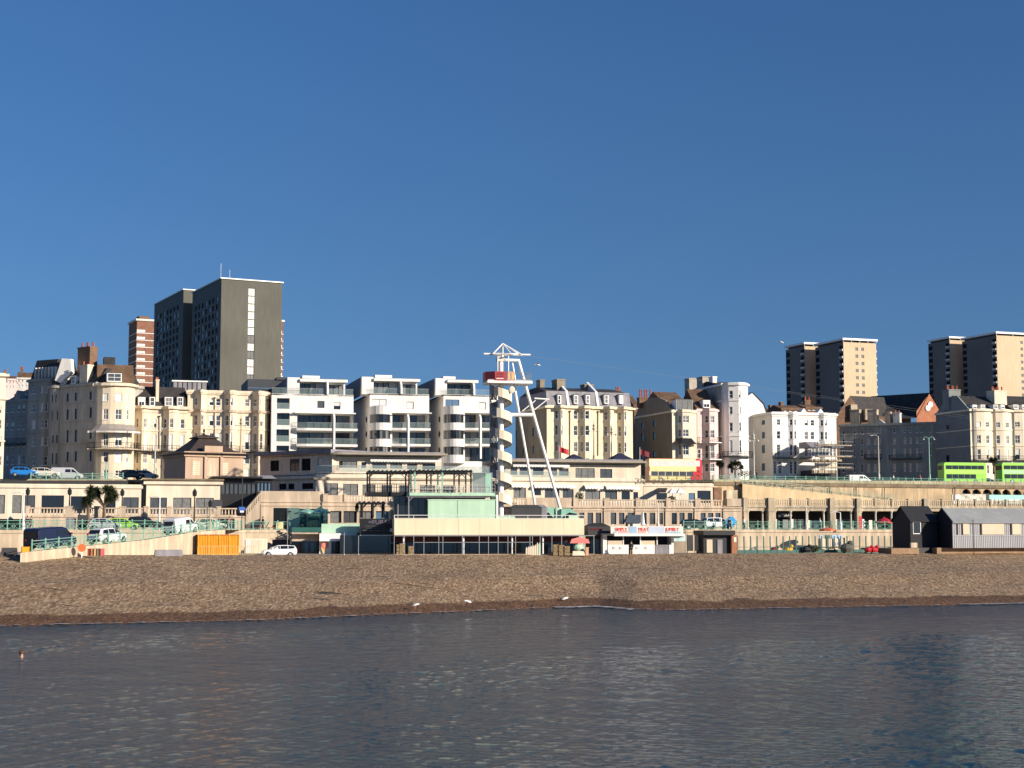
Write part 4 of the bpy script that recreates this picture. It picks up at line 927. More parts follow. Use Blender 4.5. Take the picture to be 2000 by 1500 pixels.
H = simple_house('terrace_bar', 'upper storey of the stepped cream terrace with a curved overhanging roof', 'building', 648, 862, 240, 14, 887, 925, 20, warm,
    [(662, 669, 901, 912, 'm', 0), (663, 698, 901, 913, 'm', 2), (706, 715, 902, 913, 'm', 0), (727, 755, 903, 914, 'm', 1), (762, 785, 903, 914, 'm', 2), (795, 815, 904, 915, 'm', 1), (825, 850, 904, 915, 'm', 0)], .0)
P = [(-.9, 20)]+[(-.9+1.0*(1-cos(t))*3, -.4-1.6*sin(t)) for t in [pi/2*i/6 for i in range(7)]]+[(H.W+.6, -2.0), (H.W+.6, 20)]
m = MB(); m.prism(P, H.T-.1, H.T+.18, M('grey roof edge', (.33, .29, .23), .8, .1)); P2 = offset(P, -.4); m.prism(P2, H.T+.18, H.T+.42, slate2); m.build('roof_canopy', H.r)
m = MB()
for (a, b) in ((2, 6), (7.5, 10), (12, 15)): m.box(-.05, .1, a, b, .6, 2.4, gp[0])
m.build('side_window', H.r)
def awning(H, x0, x1, py, y=-.02, n=None, parent=None, drop=.35, out=.8, mat=None):
    u0, u1 = H.u(x0, py), H.u(x1, py); z1 = H.z(x0, py); n = n or max(3, int((u1-u0)/.5)); m = MB(); w1 = mat or whitep
    m.face([(u0, y, z1+.3), (u1, y, z1+.3), (u1, y-out, z1), (u0, y-out, z1)], w1)
    for i in range(n):
        a = u0+(u1-u0)*i/n; b = u0+(u1-u0)*(i+1)/n
        m.face([(a, y-out, z1), (b, y-out, z1), (b, y-out, z1-drop*.6), ((a+b)/2+(b-a)*.2, y-out, z1-drop), ((a+b)/2-(b-a)*.2, y-out, z1-drop), (a, y-out, z1-drop*.6)], w1)
    return m.build('awning', parent or H.r)
awning(H, 722, 860, 898)
def adopt(k, par):
    for q in ('label', 'category', 'group'):
        if q in k: del k[q]
    k.parent = par; k.matrix_parent_inverse = Matrix.LocRotScale(par.location, par.rotation_euler, None).inverted()
up_r = H.r
H = simple_house('upper_wing', 'x', 'x', 507, 648, 249.5, -38, 890, 925, 12, warm, [(528, 545, 900, 921, 'm', 8), (566, 585, 899, 922, 'm', 1), (589, 606, 899, 922, 'm', 8), (620, 628, 899, 912, 'm', 3)], .0)
m = MB(); m.box(-.8, H.W+.6, -.9, 12, H.T-.05, H.T+.5, slate2); m.build('roof_canopy', H.r); adopt(H.r, up_r)
H = simple_house('lower_wing', 'x', 'x', 520, 617, 239.5, -38, 927, 985, 12, warm, [(545, 559, 946, 957, 'm', 8), (563, 575, 946, 957, 'm', 8), (590, 612, 946, 957, 'm', 8)], .0)
m = MB(); m.box(-.3, H.W+.1, -.3, 9, H.T-.9, H.T-.75, stone); m.build('cornice', H.r); adopt(H.r, low_r)
# centre right two tier
H = simple_house('terrace_restaurant', 'lower storey of the cream terrace with scalloped white awnings right of the tower', 'building', 992, 1256, 241, 15, 932, 990, 14, warm,
    [(1003, 1027, 953, 975, 'm', 2), (1041, 1056, 954, 967, 'm', 0), (1064, 1092, 955, 977, 'm', 1), (1099, 1120, 955, 977, 'm', 1), (1143, 1172, 957, 977, 'm', 2), (1182, 1205, 957, 977, 'm', 1), (1214, 1230, 958, 977, 'm', 0), (1237, 1246, 959, 977, 'm', 0)], .3)
awning(H, 997, 1030, 948); awning(H, 1041, 1122, 949); awning(H, 1140, 1176, 951); awning(H, 1181, 1246, 952)
m = MB(); m.box(0, H.u(1115, 930), .2, .26, H.T, H.T+.9, clearg); m.box(0, H.u(1115, 930), .18, .28, H.T+.9, H.T+.95, metal); m.build('glass_balustrade', H.r)
H = simple_house('terrace_restaurant', 'upper storey of the cream terrace with white awning strip and large grey window', 'building', 985, 1252, 250, 14, 902, 936, 12, warm,
    [(997, 1010, 912, 927, 'm', 1), (1015, 1035, 912, 927, 'm', 1), (1041, 1062, 912, 927, 'm', 0), (1074, 1088, 913, 928, 'm', 1), (1092, 1110, 913, 928, 'm', 1), (1124, 1161, 913, 932, 'm', 2), (1172, 1196, 914, 932, 'm', 1)], .0)
m = MB(); m.box(-.8, H.W+.5, -1.5, 12, H.T, H.T+.3, M('grey roof edge', (.33, .29, .23))); m.box(-.4, H.W, -1.1, 12, H.T+.3, H.T+.55, slate2); m.build('roof_canopy', H.r)
awning(H, 1000, 1110, 908)
for (a, b, c, d) in ((1109, 1145, 887, 899), (1195, 1240, 885, 899)):
    F2 = Fr(a, 900, 254, 14, H.o.z+H.T+.4); F2.root('marquee', 'small navy pitched marquee roof on the terrace, %s' % ('nearer the helter skelter tower' if a < 1150 else 'nearer the red bus'), 'tent')
    W = F2.u(b, 900); zt = F2.z(a, c, 2); q = MB(); q.frus([(0, 0), (W, 0), (W, 4), (0, 4)], .15, [(W*.45, 1.8), (W*.55, 1.8), (W*.55, 2.2), (W*.45, 2.2)], zt, M('navy canvas', (.02, .025, .06), .8)); q.build('canopy', F2.r)
    for (x, y) in ((0.1, .1), (W-.1, .1), (W-.1, 3.9), (.1, 3.9)): q = MB(); q.tube((x, y, -.1), (x, y, .2), .05, iron); q.build('leg', F2.r)
H = simple_house('beach_club', 'plain cream wall with a black sloping awning and two white pyramid canopies', 'building', 1257, 1392, 247, 14, 943, 990, 12, warm,
    [(1282, 1303, 962, 982, 'm', 0), (1345, 1358, 963, 982, 'm', 7), (1362, 1388, 958, 982, 'm', 0)], .15)
m = MB(); a, b = H.hit(1285, 953), H.hit(1304, 953); q = H.hit(1276, 962, -2.5); r_ = H.hit(1300, 962, -2.5); m.face([(a[0], -.05, a[1]), (b[0], -.05, b[1]), (r_[0], -2.5, r_[1]), (q[0], -2.5, q[1])], dark); m.build('awning', H.r)
for x in (1308, 1323):
    F2 = Fr(x, 975, 240, 14, 11.4); F2.root('canopy', 'white pyramid canopy on the terrace, %s of the pair' % ('left' if x < 1320 else 'right'), 'canopy'); W = 1.5; zt = F2.z(x, 953, .7); q = MB()
    q.frus([(0, 0), (W, 0), (W, W), (0, W)], F2.z(x, 963), [(W/2-.03, W/2-.03), (W/2+.03, W/2-.03), (W/2+.03, W/2+.03), (W/2-.03, W/2+.03)], zt, whitep); q.build('roof', F2.r); q = MB(); q.tube((W/2, W/2, 0), (W/2, W/2, F2.z(x, 960)), .05, whitep); q.build('pole', F2.r)
# beige wall with balustrade
F1 = Fr(508, 1000, 217, 15, DZ, 1010); F1.root('beige_wall', 'tall beige concrete wall with banded parapet beside the mint green buildings', 'wall')
m = MB(); ztop = F1.z(508, 959); z2 = F1.z(630, 980); ua = F1.u(630, 990)
wall_strip(m, [(0, 10), (0, 0), (ua, 0), (ua, 10)], 0, ztop, stone, [(1, F1.u(534, 1000), F1.u(564, 1000), 0, F1.z(540, 992))], .6); wall_strip(m, [(ua, 0), (F1.W, 0)], 0, z2, stone, [(0, F1.u(a)-ua, F1.u(b)-ua, 1., F1.z(640, 998)) for a, b in ((646, 668), (672, 698), (702, 730), (735, 760), (765, 800))], .4)
for (a, b) in ((979, 981), (986, 988)): band(m, [(0, 0), (ua, 0), (F1.W, 0)], F1.z(508, b), F1.z(508, a), .12, stone)
m.box(0, ua, .05, 9, ztop-.4, ztop-.2, pave); m.box(ua, F1.W, .3, 9, z2-.3, z2-.05, pave); m.build('wall', F1.r)
for a, b in ((646, 668), (672, 698), (702, 730), (735, 760), (765, 800)): put_window(F1.r, (F1.u(a), .3, 1.), 0, F1.u(b)-F1.u(a), F1.z(640, 998)-1, 'm', random.choice((1, 2, 7)))
put_window(F1.r, (F1.u(534, 1000), .4, 0), 0, F1.u(564, 1000)-F1.u(534, 1000), F1.z(540, 992), 'm', 0, 'door')
balustrade(F1, 676, 727, 967, 980, 0, piers=[(631, 640), (671, 676), (727, 735)], ref=640); balustrade(F1, 735, 1000, 967, 980, 0, ref=640, piers=[(800, 806), (870, 876)])
m = MB(); F1.bx(m, 640, 967, 672, 980, -.05, .2, stone)
m.build('parapet', F1.r); m = MB(); F1.tb(m, (628.5, 966), (628.5, 1000), .07, -.15, iron); F1.tb(m, (508.5, 985), (508.5, 1030), .06, -.15, iron); m.build('drainpipe', F1.r)
F2 = Fr(1000, 1000, 222, 15.5, DZ, 1449); F2.root('beige_wall', 'long beige arcade wall with tall grey windows in threes under a balustrade', 'wall')
m = MB(); zt = F2.z(1130, 990); trip = [(1131, 1141), (1147, 1158), (1163, 1174), (1192, 1203), (1208, 1219), (1225, 1237), (1252, 1262), (1268, 1279), (1287, 1294), (1311, 1321), (1326, 1336), (1342, 1351), (1367, 1377), (1381.5, 1392), (1396, 1406)]
w0, w1 = F2.z(1130, 1024), F2.z(1130, 1001); hs = [(1, F2.u(a), F2.u(b), w0, w1) for a, b in trip]
wall_strip(m, [(0, 8), (0, 0), (F2.W, 0), (F2.W, 8)], 0, zt, stone, hs, .3); band(m, [(0, 0), (F2.W, 0)], zt-.15, zt+.05, .18, stone); band(m, [(0, 0), (F2.W, 0)], F2.z(1130, 997.5), F2.z(1130, 996), .12, stone); m.box(0, F2.W, .3, 8, zt-.3, zt-.05, pave)
m.build('wall', F2.r)
for h in hs: put_window(F2.r, (h[1], .15, h[3]), 0, h[2]-h[1], h[4]-h[3], 'n', random.choice((1, 1, 1, 0)))
pr = [(1119, 1128), (1179.5, 1189), (1241, 1248), (1300, 1308), (1357, 1366), (1411, 1420)]
balustrade(F2, 996, 1028, 973, 989, 0, ref=1130); m = MB(); F2.bx(m, 1028, 972, 1119, 989, -.05, .25, stone); F2.bx(m, 1420, 974, 1448, 989, -.05, .25, stone); m.build('parapet', F2.r)
for (a, b), (c, d) in zip(pr, pr[1:]): balustrade(F2, b, c, 975, 989, 0, piers=[(a, b)], ref=1130)
m = MB()
for q in (1118, 1179, 1240, 1299, 1356, 1412): F2.tb(m, (q, 978), (q, 1030), .06, -.1, iron)
m.build('drainpipe', F2.r)
# colonnade
F3 = Fr(1449, 1000, 235, 15.5, DZ, 2080); F3.root('colonnade', 'old stone seafront colonnade with balustrade and shops recessed behind its columns', 'colonnade')
m = MB(); zt, zb = F3.z(1455, 988), F3.z(1455, 997.5); W = F3.W
m.box(0, W, 0, .5, zb, zt, stone2); m.box(-.1, W, -.18, 0, zt-.25, zt, stone2); m.box(0, W, .5, 26, zt-.4, zt-.05, pave); m.box(0, W, 5, 5.3, 0, zb, M('shop back wall', (.10, .08, .065), .9, .3, .6)); m.build('wall', F3.r)
for (a, b) in ((1449, 1457), (1497, 1510), (1617, 1626), (1669, 1677), (1800, 1810)):
    q = MB(); u0, u1 = F3.u(a), F3.u(b); q.box(u0, u1, -.5, .6, 0, zt-.02, stone2); q.box(u0-.08, u1+.08, -.58, .6, zb-.1, zb+.25, stone2); q.box(u0, u1, -.5, .3, zt-.02, zt+1.25, stone2); q.build('pier', F3.r)
for c in (1460, 1489, 1513, 1543.5, 1576, 1608, 1630, 1661, 1680, 1709, 1740, 1772, 1815, 1850, 1885, 1920, 1955, 1990):
    u = F3.u(c); q = MB(); q.lathe([(.26, 0), (.26, .3), (.17, .4), (.15, zb-.35), (.26, zb-.15), (.28, zb)], u, .25, M('column stone', (.60, .56, .46), .8, .1, 2, streak=.2), 10); q.build('column', F3.r)
bp_ = [1457, 1497, 1510, 1545, 1580, 1617, 1626, 1669, 1677, 1709, 1742, 1774, 1807, 1840, 1872, 1905, 1935, 1965, 2000, 2030, 2060]
for a, b in zip(bp_, bp_[1:]):
    if (a, b) not in ((1497, 1510), (1617, 1626), (1669, 1677)): balustrade(F3, a, b, 975, 988, 0, mat=stone2, piers=[(b-2, b)], ref=1455, pitch=.34)
wsh = M('white shop shutter', (.78, .75, .66), .7, .06)
for i, (a, b, y0, y1, mt) in enumerate(((1509, 1520, 1014, 1031, wsh), (1529, 1540, 1015, 1033, slate2), (1545, 1555, 1014, 1031, wsh), (1578, 1587, 1016, 1031, wsh), (1589, 1602, 1016, 1034, wsh), (1633, 1641, 1014, 1035, wsh), (1645, 1659, 1014, 1032, slate2), (1697, 1704, 1016, 1034, wsh), (1463, 1487, 1015, 1031, brick), (1558, 1570, 1014, 1035, dark))):
    q = MB(); F3.bx(q, a, y0, b, y1, 1.7, 1.9, mt); q.build('shutter' if mt in (wsh, slate2) else 'shopfront', F3.r)
q = MB(); F3.bx(q, 1520, 999, 1543, 1010, 1.2, 1.3, dark); sg = q.build('sign', F3.r); h = F3.hit(1525.5, 1008, 1.14)
text(sg, 'VOLKS', (h[0], 1.14, h[1]), .62, whitep, 0)
# retaining wall with arches
def alongpts(tab, n=0):
    out = []
    for px, Y in tab: p = at(px, 940, Y); out.append(Vector((p.x, p.y, roadz(p.x))))
    return out
RW = Fr(1393, 940, 257, 22, 10.9, 2120); RW.root('retaining_wall', 'weathered buff retaining wall under the upper road railing with dark arches at its right end', 'wall')
m = MB(); z1, z2 = RW.z(1393, 948), RW.z(1393, 940.5); holes = []
ar = [(1879, 1896), (1898.5, 1916), (1919, 1937), (1938.5, 1955), (1957, 1974), (1978, 1995), (1998, 2016)]
zA, zB = RW.z(1880, 955), RW.z(1880, 967)
d = .0; W = RW.W
wall_strip(m, [(0, 6), (0, 0), (W, 0)], 0, z1, cliff, [(1, RW.u(a, 960), RW.u(b, 960), zB, zA) for a, b in ar], 1.2); m.box(-.1, W, -.2, 5.5, z1, z2, ccap); m.build('wall', RW.r)
for a, b in ar:      # arch spandrels and dark recess
    ua, ub = RW.u(a, 960), RW.u(b, 960); c = (ua+ub)/2; r = (ub-ua)/2; q = MB(); N = 8; H_ = zA-zB
    for sgn in (-1, 1):
        P = [(c+sgn*r, zA+.01)]+[(c+sgn*r*cos(t), zB+.15+(H_-.15)*sin(t)) for t in [pi/2*i/N for i in range(N+1)]]; q.extr(P, .02, .5, cliff)
    q.build('arch', RW.r); q = MB(); q.box(ua, ub, .9, 1.1, zB, zA, dark); q.build('recess', RW.r)
tq = M('turquoise shopfront', (.30, .60, .55), .6, .12, 1.2)
mural = M('pale mural', (.62, .58, .48), .8, .25, 1.8, spots=(1.2, .55, (.25, .28, .22)))
m = MB()
for (a, b, y0, mt) in ((1860, 1877, 966, wsh), (1877, 1926, 965, mural), (1926, 1932, 964, dark), (1932, 2080, 967, tq)): RW.bx(m, a, y0, b, 985, -.12, .0, mt)
for q in range(1934, 2060, 12): RW.bx(m, q, 975, q+8, 984, -.18, -.12, wsh)
m.build('shopfront', RW.r)
m = MB()   # buttress blocks and blind arches at the left end
for (a, b, y0, mt) in ((1395, 1410, 952, brickb), (1419, 1441, 957, stone2), (1449, 1497, 952, stone2), (1497, 1502, 950, ccap)): RW.bx(m, a, y0, b, 985, -.5, .0, mt)
m.build('buttress', RW.r)
m = MB()
for c in (1620, 1672, 1727, 1865): RW.tb(m, (c, 952), (c, 978), .09, -.3, iron)
m.build('pipe', RW.r)
# ================================================================ MINT RAILINGS
def mint_rail(pts, h, label, bay=1.9, mat=mint, ornate=True, posts=True, name='railing', group=None, z_of=None):
    r = thing(name, label, 'railing', pts[0], 0, group); o = Vector(pts[0]); m = MB(); pb = MB(); pb.box(-.06, .06, -.06, .06, 0, h+.08, mat); pb.ball((0, 0, h+.12), .09, mat, 6); pm = pb.mesh('post'); k = 0
    for A, B in zip(pts, pts[1:]):
        A = Vector(A)-o; B = Vector(B)-o; L = (B-A).length; n = max(1, round(L/bay)); up = Vector((0, 0, h))
        for i in range(n):
            a = A+(B-A)*(i/n); b = A+(B-A)*((i+1)/n)
            for q, rr in ((1, .035), (.72, .02), (.12, .028)): m.tube(a+up*q, b+up*q, rr, mat, 4)
            if ornate:
                m.tube(a+up*.12, b+up*.72, .02, mat, 4); m.tube(a+up*.72, b+up*.12, .02, mat, 4); c = (a+b)/2; w = (b-a)*.16
                pt = [c+up*.2, c+w+up*.42, c+up*.64, c-w+up*.42, c+up*.2]; m.poly(pt, .022, mat, 4)
            if posts and k < 98: link('post', pm, r, a); k += 1
    if posts: link('post', pm, r, Vector(pts[-1])-o)
    m.build('rail_panel', r); return r
def dline(x0, x1, n=14, z=DZ, back=0.25):
    out = []
    for i in range(n+1): p = dedge(x0+(x1-x0)*i/n, z); out.append((p.x-.02, p.y+back, z+.02))
    return out
mint_rail(dline(-60, 428, 10), 1.15, 'mint green ornate railing along the seafront road edge above the parked vehicles')
rr_ = [Vector(p)+Vector((-.06, .2, .05)) for p in rp[1:]]
mint_rail(rr_, 1.05, 'mint green railing sloping down beside the vehicle ramp to the beach')
mint_rail([tuple(rr_[-1])]+dline(470, 566, 4), 1.05, 'mint green railing along the cafe terrace above the orange container', ornate=False)
mint_rail([tuple(at(1252+i*35, 942, 246+i*.9)) for i in range(5)], .95, 'ornate railing on the terrace roof in front of the red tour bus', mat=M('brown green railing', (.16, .17, .11), .7, .2, 3))
mint_rail(dline(1336, 1750, 10), 1.1, 'mint green ornate railing behind the crazy golf garden')
up = [at(1394, 941, 256.4)]; e_ = RW.o
def rwp(px, py, off): h = RW.hit(px, py, off); return RW.o+Vector((h[0]*RW.c-off*RW.s, h[0]*RW.s+off*RW.c, 0))
zr_ = RW.o.z+z2
mint_rail([(*rwp(px, 935, .1).to_2d(), zr_) for px in range(1394, 2090, 60)], 1.0, 'long mint green railing along the edge of the upper road on the right', bay=1.8)
A = [rwp(1450, 940, -1.2), rwp(1750, 975, -1.2)]
a = RW.hit(1450, 945, -1.2)[1]+RW.o.z; b = RW.hit(1750, 979, -1.2)[1]+RW.o.z
pale = M('faded mint paint', (.42, .50, .38), .8, .15, 1)
mint_rail([(A[0].x, A[0].y, a), (A[1].x, A[1].y, b)], .95, 'faded green railing sloping down across the retaining wall', mat=pale)
m = MB(); q0, q1 = A[0], A[1]; n_3 = Vector((RW.s, -RW.c, 0))
m.face([(q0.x, q0.y, a), (q1.x, q1.y, b), (q1.x-n_3.x*1.2, q1.y-n_3.y*1.2, b), (q0.x-n_3.x*1.2, q0.y-n_3.y*1.2, a)], ccap); m.face([(q0.x, q0.y, a), (q1.x, q1.y, b), (q1.x, q1.y, 11), (q0.x, q0.y, 11)], M('ramp side buff', (.62, .47, .28), .9, .12, .4, streak=.15))
tag(m.build('sloping_path'), None, kind='structure')
uL = [at(x, 938, 230+x*.02) for x in range(60, 250, 30)]
mint_rail([(p.x, p.y, p.z) for p in uL], 1.0, 'mint green railing on the upper road in front of the parked cars at upper left')
m = MB(); P = [at(x, 941, 222+x*.03) for x in (-80, 60, 160, 250)]
for p_, q_ in zip(P, P[1:]): m.face([(p_.x, p_.y, 10), (q_.x, q_.y, 10), (q_.x, q_.y, q_.z+.2), (p_.x, p_.y, p_.z+.2)], dark); m.face([(p_.x, p_.y, p_.z+.2), (q_.x, q_.y, q_.z+.2), (q_.x, q_.y+25, q_.z+.2), (p_.x, p_.y+25, p_.z+.2)], asph2)
struct(m.build('road_deck'))

# ================================================================ HELTER SKELTER / ZIP TOWER
TY = 214.; F_ = Fr(978, 985, TY, 12, DZ+2.2); F_.root('helter_skelter_tower', 'white spiral stair tower with a red box platform and open pyramid frame on top', 'tower')
r = F_.r; zz = lambda py: F_.z(978, py); m = MB()
m.tube((0, 0, -2), (0, 0, zz(690)), .42, whitep, 12); m.build('column', r)
m = MB(); n = 14; R1, R2 = .45, 1.55; T0 = zz(985); T1 = zz(762)
steps = MB(); panel = MB(); turns = 5.5; N = 90; mesh_ = MB()
for i in range(N):
    a0 = 2*pi*turns*i/N+.4; a1 = 2*pi*turns*(i+1)/N+.4; z0 = T0+(T1-T0)*i/N; z1 = T0+(T1-T0)*(i+1)/N
    p = lambda R, a, z: (R*cos(a), -R*sin(a), z)
    steps.face([p(R1, a0, z0), p(R2, a0, z0), p(R2, a1, z0), p(R1, a1, z0)], whitew); steps.face([p(R1, a1, z0), p(R2, a1, z0), p(R2, a1, z1), p(R1, a1, z1)], whitew)
    panel.face([p(R2+.02, a0, z0-.25), p(R2+.02, a1, z1-.25), p(R2+.02, a1, z1+1.0), p(R2+.02, a0, z0+1.0)], cream2 if math.sin(a0) > -.9 and cos(a0) > -.2 else meshm)
steps.build('stair_tread', r); panel.build('stair_side_panel', r)
pl = MB(); zp = zz(750); u0, u1 = F_.u(952, 750, -1.5), F_.u(1040, 750, -1.5); pl.box(u0, u1, -1.6, 2.2, zp, zp+.35, whitep); pl.box(u0+.1, u1-.1, -1.5, 2.1, zp+.35, zp+.5, metal); pf = pl.build('platform', r)
rb = MB(); a, b = F_.u(950, 740, -1.5), F_.u(990, 740, -1.5); z0, z1 = zz(746), zz(727.5)
rb.prism([(a, 1.2), (a, -.6), (a+1.2, -1.6), (b, -1.6), (b, -1.45), (a+1.25, -1.45), (a+.15, -.5), (a+.15, 1.2)], z0, z1, M('dull crimson paint', (.36, .05, .06), .5)); rbx = rb.build('red_box', pf)
h = MB(); 
for i, k in enumerate((.25, .45, .65, .82)): h.box(a+1.4, b-.5, -1.64, -1.6, z0+(z1-z0)*k-.05, z0+(z1-z0)*k+.05, M('dark lettering red', (.2, .01, .015), .5) if i else whitep)
h.build('lettering', rbx)
yp = M('buff yellow post', (.75, .45, .18), .5)
for (x0, x1) in ((992, 997), (999, 1004)): g = MB(); F_.bx(g, x0, 727, x1, 746, -1.5, -1.35, yp); g.build('gate_post', pf)
g = MB(); F_.bx(g, 993, 726, 1005, 728, -1.5, -1.4, yp); rail_path(g, [(F_.u(1005, 740, -1.4), -1.4, zp+.4), (u1-.2, -1.4, zp+.4), (u1-.2, 2, zp+.4)], 1.1, metal, .5); g.build('railing', pf)
t = MB(); P = lambda x, y, d=0: F_.P(x, y, d); W2 = .09
ap = P(982, 671, 0); base = [P(963, 691, -1), P(998, 691, -1.6), P(1012, 691, 1.2), P(975, 690, 1.8)]
for q in base: t.tube(ap, q, W2, whitep)
t.tube(ap, P(982, 692, 0), W2, whitep); t.tube(ap, P(1018, 692, -.5), W2, whitep)
for a_, b_2 in zip(base, base[1:]+base[:1]): t.tube(a_, b_2, W2, whitep)
t.tube(P(945, 691, -.3), P(1036, 693, -.3), .14, whitep); t.tube(P(960, 693, .4), P(1020, 694, .4), .1, whitep); t.build('pyramid_frame', r)
t = MB(); t.tube(P(982, 703, 0), P(1013, 704, 0), .22, whitep, 8); 
for x in (972, 993): t.tube(P(x, 692, -.8), P(x, 745, -.8), .09, whitep)
t.tube(P(1000, 704, .3), P(1007, 745, .3), .13, whitep); t.box(-.55, .55, -.5, .5, zz(706), zz(697), whitew); t.build('post', r)
t = MB(); t.tube(P(1012, 702, 0), P(1101, 1018, 0), .22, whitep, 8); t.build('leg', r); t = MB(); t.tube(P(1003, 745, .3), P(1046, 992, .3), .18, whitep, 8); t.build('leg', r)
t = MB(); t.tube(P(984, 810, 0), P(1043, 810, 0), .26, whitep, 10); t.tube(P(1020, 803, 0), P(1046, 782, 0), .07, whitep); t.tube(P(1044, 800, 0), P(1068, 781, 0), .08, whitep); t.tube(P(1044, 778, 0), P(1073, 780, 0), .12, whitep); t.build('cross_beam', r)
t = MB()
for i in range(9):
    for d in (0, 1): t.tube(P(958+d*13, 757+i*25, 1.2), P(958+(1-d)*13, 782+i*25, 1.2), .06, metal, 4)
    t.box(F_.u(959, 800, 1.3), F_.u(970, 800, 1.3), 1.3, 1.36, zz(780+i*25), zz(764+i*25), meshm)
for x in (957, 971): t.tube(P(x, 753, 1.2), P(x+1, 985, 1.2), .1, metal, 6)
t.build('lattice_mast', r)
t = MB(); t.ball(P(1000, 761, -1.4), .42, cream2, 12, (1, .2, 1.2)); t.build('round_plate', r)
t = MB()
for d in (-.5, .5): t.tube(P(1010, 692, d), (95, 40+d*3, zz(760)), .008, metal, 4); 
tag(t.build('zip_wire', None, F_.o, F_.th), 'pair of thin zip wires stretching right from the top of the white stair tower', 'cable')
# ================================================================ CENTRAL BEACH BUILDING
beam = M('pale peach fascia', (.80, .67, .47), .75, .05, .3, streak=.06)
G = gz(950)
F_ = Fr(770, 1040, 191, 9, G, 1141); F_.root('beach_bar', 'long beach bar with deep peach fascia over dark glazed ground floor', 'building'); r = F_.r
m = MB(); zt, zb = F_.z(770, 1013), F_.z(770, 1045.5); W = F_.W; m.box(0, W, 0, .35, zb, zt, beam); m.box(0, .35, .35, 13, zb, zt, beam); m.box(W-.35, W, .35, 13, zb, zt, beam); m.box(0, W, .35, 13, zb, zb+.4, stone); m.box(.35, W-.35, .36, 13, zt-.7, zt-.5, pave); [m.box(q*W/9, q*W/9+.035, -.006, 0, zb, zt, stone) for q in range(1, 9)]; m.box(0, W, -.02, .0, zb, zb+.06, metal); m.build('fascia', r)
m = MB(); m.box(-6.5, W, 4, 4.2, 0, zb, gp[0]); m.box(0, W, 3.2, 3.3, zb-.9, zb, M('maroon soffit', (.08, .02, .02), .7))
m.build('wall', r)
for q in (788, 905, 1000, 1060, 1136): c = MB(); u = F_.u(q, 1060, .8); c.tube((u, .8, 0), (u, .8, zb), .12, whitep, 8); c.build('column', r)
m = MB()
for q in (770, 790, 808, 828, 857, 865, 903, 936, 954, 973, 992, 1007, 1035, 1040, 1055, 1078, 1097, 1138, 1160): u = F_.u(q, 1065, -.8); m.box(u-.035, u+.035, -.83, -.77, 0, zb-.02, metal)
m.box(0, F_.u(1162, 1065, -.8), -.85, -.75, zb-.1, zb-.02, metal); m.box(F_.u(808, 1065, -.8), F_.u(1040, 1065, -.8), -.83, -.77, zb-.9, zb-.84, metal); m.box(0, F_.u(1162, 1065, -.8), -1.1, -.6, -.3, .12, stone); m.build('glass_screen_frame', r)
rl = MB(); rail_path(rl, [(0, .1, zt), (W, .1, zt)], .42, whitep, 2.3, .03); rl.build('railing', r)
# mint upper pavilion
M_ = Fr(836, 1000, 196, 9, G, 969); M_.root('mint_kiosk', 'pale mint green box pavilion standing on the roof of the peach fascia bar', 'building')
m = MB(); z0 = zt-.6; h = M_.z(836, 977); m.box(0, M_.W, 0, 5, z0, h, mintl); m.box(M_.W*.43, M_.W*.43+.08, -.03, 0, z0, h, mint); m.box(-.03, M_.W+.03, -.05, 5.05, h, h+.12, mintl); m.box(M_.W, M_.W+.25, -.1, 4, z0, h+.7, whitep); M_.bx(m, 969, 1008, 1006, 1014, 0, .5, mintl); m.build('wall', M_.r)
m = MB(); u0, u1 = M_.u(768, 1000, 1.5), 0; m.box(u0, u1, 1.5, 1.7, z0, M_.z(836, 969), gp[0]); m.box(u0, M_.W-1, 3, 6.8, h+.2, M_.z(836, 968.5), gp[0])
for i in range(6): m.box(u0+i*.8, u0+i*.8+.05, 1.45, 1.5, z0, M_.z(836, 969), iron)
m.build('dark_glazing', M_.r)
m = MB(); ua, ub = M_.u(800, 965, -.6), M_.u(967, 965, -.6); sa, sb_ = M_.z(800, 968, -.6), M_.z(800, 962, -.6); m.box(ua, ub, -.6, 6.8, sa, sb_, mintl); m.box(ua-.3, ub-.6, -.4, 6.6, sa-.2, sa, slate2); m.build('roof_slab', M_.r)
m = MB(); M_.tb(m, (798, 970), (798, 1012), .09, -.4, slate2); M_.tb(m, (798, 979), (806, 971), .06, -.4, slate2); M_.tb(m, (777, 985), (777, 1012), .08, 0, slate2); m.build('post', M_.r)
rl = MB(); rail_path(rl, [(ua, -.5, sb_), (ub, -.5, sb_)], 1.0, whitew, .55, .02, mid=.5); rl.build('railing', M_.r)
m = MB(); M_.bx(m, 923, 924, 947, 963, 0, .1, clearg); M_.bx(m, 948, 924, 960, 962, 0, .1, M('greenish glass', (.4, .7, .55), .1, .1, 1, alpha=.6)); M_.bx(m, 921, 923, 962, 924, -.05, 3, metal); M_.bx(m, 961, 924, 962, 963, 0, .1, metal)
m.box(M_.u(923, 940, 2.6), M_.u(960, 940, 2.6), 2.6, 2.7, sb_, M_.z(923, 924), slate2); m.build('glass_booth', M_.r)
